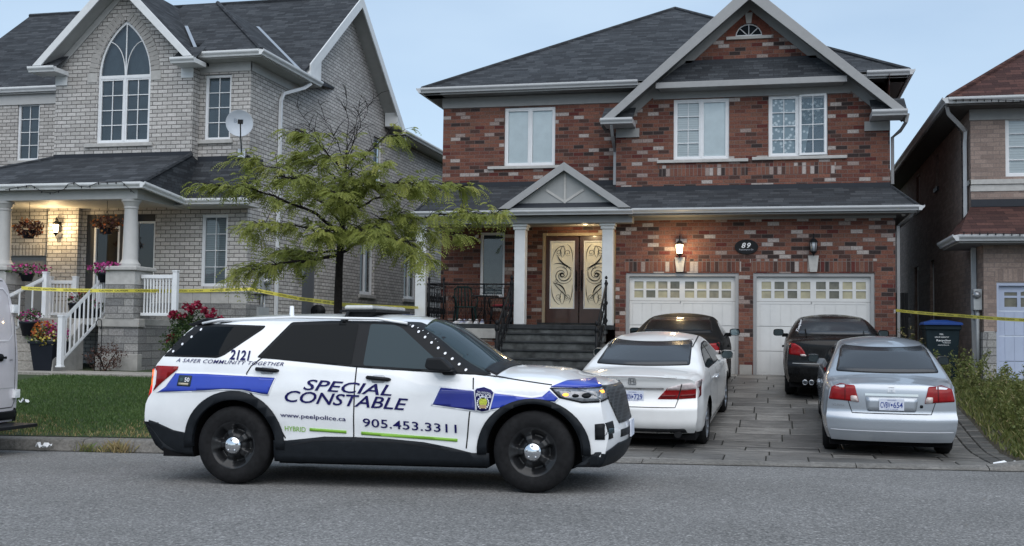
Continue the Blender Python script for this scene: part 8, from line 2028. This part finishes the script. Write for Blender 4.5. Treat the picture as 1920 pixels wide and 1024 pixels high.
def shoe(x, y, rz, label, light):
    T = thing('shoe', label, 'shoe', (x, y, RFL), (0, 0, rz), 'shoes on the red brick porch'); mb = MB(); mb.add([(p[0], p[1], p[2]) for p in [(-.05, -.13, 0), (.05, -.13, 0), (.055, .05, 0), (.04, .14, 0), (-.04, .14, 0), (-.055, .05, 0), (-.05, -.13, .03), (.05, -.13, .03), (.055, .05, .03), (.04, .14, .03), (-.04, .14, .03), (-.055, .05, .03)]], [(5, 4, 3, 2, 1, 0), (6, 7, 8, 9, 10, 11)] + [(i, (i + 1) % 6, 6 + (i + 1) % 6, 6 + i) for i in range(6)]); bevel(mb.build('sole', M_white, T), .006)
    mb = MB(); rows = [(-.13, .045, .11), (-.05, .045, .12), (.02, .05, .085), (.09, .045, .06), (.135, .03, .04)]; vs = []
    for yy, hw, hh in rows: vs += [(hw * math.cos(a), yy, .03 + (hh - .03) * math.sin(a)) for a in [i * math.pi / 6 for i in range(7)]]
    mb.add(vs, [(r_ * 7 + i, r_ * 7 + i + 1, r_ * 7 + i + 8, r_ * 7 + i + 7) for r_ in range(4) for i in range(6)] + [tuple(range(7))[::-1], tuple(range(28, 35))], 0, True); mb.build('upper', light, T)
M_sh1 = plain('white shoe fabric', (.55, .55, .58), .7, var=.3, scale=20); M_sh2 = plain('grey blue shoe fabric', (.25, .27, .38), .7, var=.4, scale=20)
for px_, m, l in ((858, M_sh1, 'white shoe under the green porch chair, leftmost'), (868, M_sh2, 'grey blue shoe under the green porch chair beside the leftmost white shoe'), (879, M_sh1, 'white shoe beside the front leg of the green porch chair'), (893, M_sh1, 'white shoe under the small porch table'), (904, M_sh2, 'grey shoe at the right of the shoes under the porch table')): shoe(X_(px_, 598, 25.2), 25.2, R(random.uniform(150, 210)), l, m)

# string lights
def lights(label, pts, n, group='string lights on the gutters'):
    T = thing('string_lights', label, 'string lights', tuple(pts[0]), group=group); c0 = Vector(pts[0]); P_ = [Vector(p) - c0 for p in pts]; mb = MB(); mb.tube(P_, .008, 4); mb.build('cable', M_black, T); mb = MB()
    L_ = [0]
    for a, b in zip(P_, P_[1:]): L_.append(L_[-1] + (b - a).length)
    for i in range(n):
        s = L_[-1] * (i + .5) / n; k = max(j for j in range(len(L_)) if L_[j] <= s + 1e-9); k = min(k, len(P_) - 2); p = P_[k].lerp(P_[k + 1], (s - L_[k]) / max(1e-6, L_[k + 1] - L_[k])); mb.lathe([(0, .02), (.009, .015), (.013, -.02), (.008, -.035), (0, -.04)], tuple(p), 6)
    mb.build('bulbs', M_blackp, T)
zz = [(30, 352), (58, 347), (80, 360), (100, 362), (120, 355), (128, 345), (140, 343), (150, 350), (165, 351), (182, 343), (228, 341), (240, 352), (252, 362)]
lights('dark string lights draped along the white porch gutter of the grey house', [at(a, b, 20.36) for a, b in [(10, 356)] + zz], 16)
ey = 24.26; lights('clear string lights clipped along the upper gutter of the brown house', [at(1786, 188, ey), at(1800, 187, ey), at(1840, 187, ey), at(1880, 188, ey), at(1920, 189, ey)], 10)
lights('string lights hanging beside the downspout of the brown house', [(BXS - .35, 24.6, Z_(1780, 232, 24.6)), (BXS - .18, 24.9, Z_(1785, 250, 24.9)), (BXS - .12, 25.2, Z_(1798, 320, 25.2)), (BXS - .12, 25.2, Z_(1798, 400, 25.2)), (BXS - .14, 25.2, Z_(1797, 420, 25.2))], 16)
lights('string lights along the lower gutter of the brown house', [at(1800, 436, 22.9), at(1830, 437, 22.9), at(1870, 438, 22.9), at(1920, 439, 22.9)], 8)
# litter
def litter(label, px_, py_, Y, sc):
    x, _, z = at(px_, py_, Y); z = (road_z(x, Y) if Y < kerb_y(x) else ground_z(x, Y)) + .01; mb = MB(); n = 6; vs = [(sc * (i / n - .5) * 1.4 + random.uniform(-.02, .02), sc * (j / 3 - .5) * .6, abs(random.gauss(0, .035)) + .004) for j in range(4) for i in range(n + 1)]
    mb.add(vs, [(j * (n + 1) + i, j * (n + 1) + i + 1, (j + 1) * (n + 1) + i + 1, (j + 1) * (n + 1) + i) for j in range(3) for i in range(n)]); o = mb.build('litter', M_white); o.location = (x, Y, z + .02); tag(o, label, 'litter', 'scraps of white litter')
xk = at(82, 850, 12.95)[0]; litter('crumpled white paper in the gutter left of the police suv', 82, 850, kerb_y(xk) - .12, .13); litter('torn white plastic lying on the kerb at the right of the driveway', 1895, 842, 14.25, .28)
q = at(46, 763, 15.6); litter('pale scrap of paper on the lawn beside the van', 46, 763, 15.6, .12)
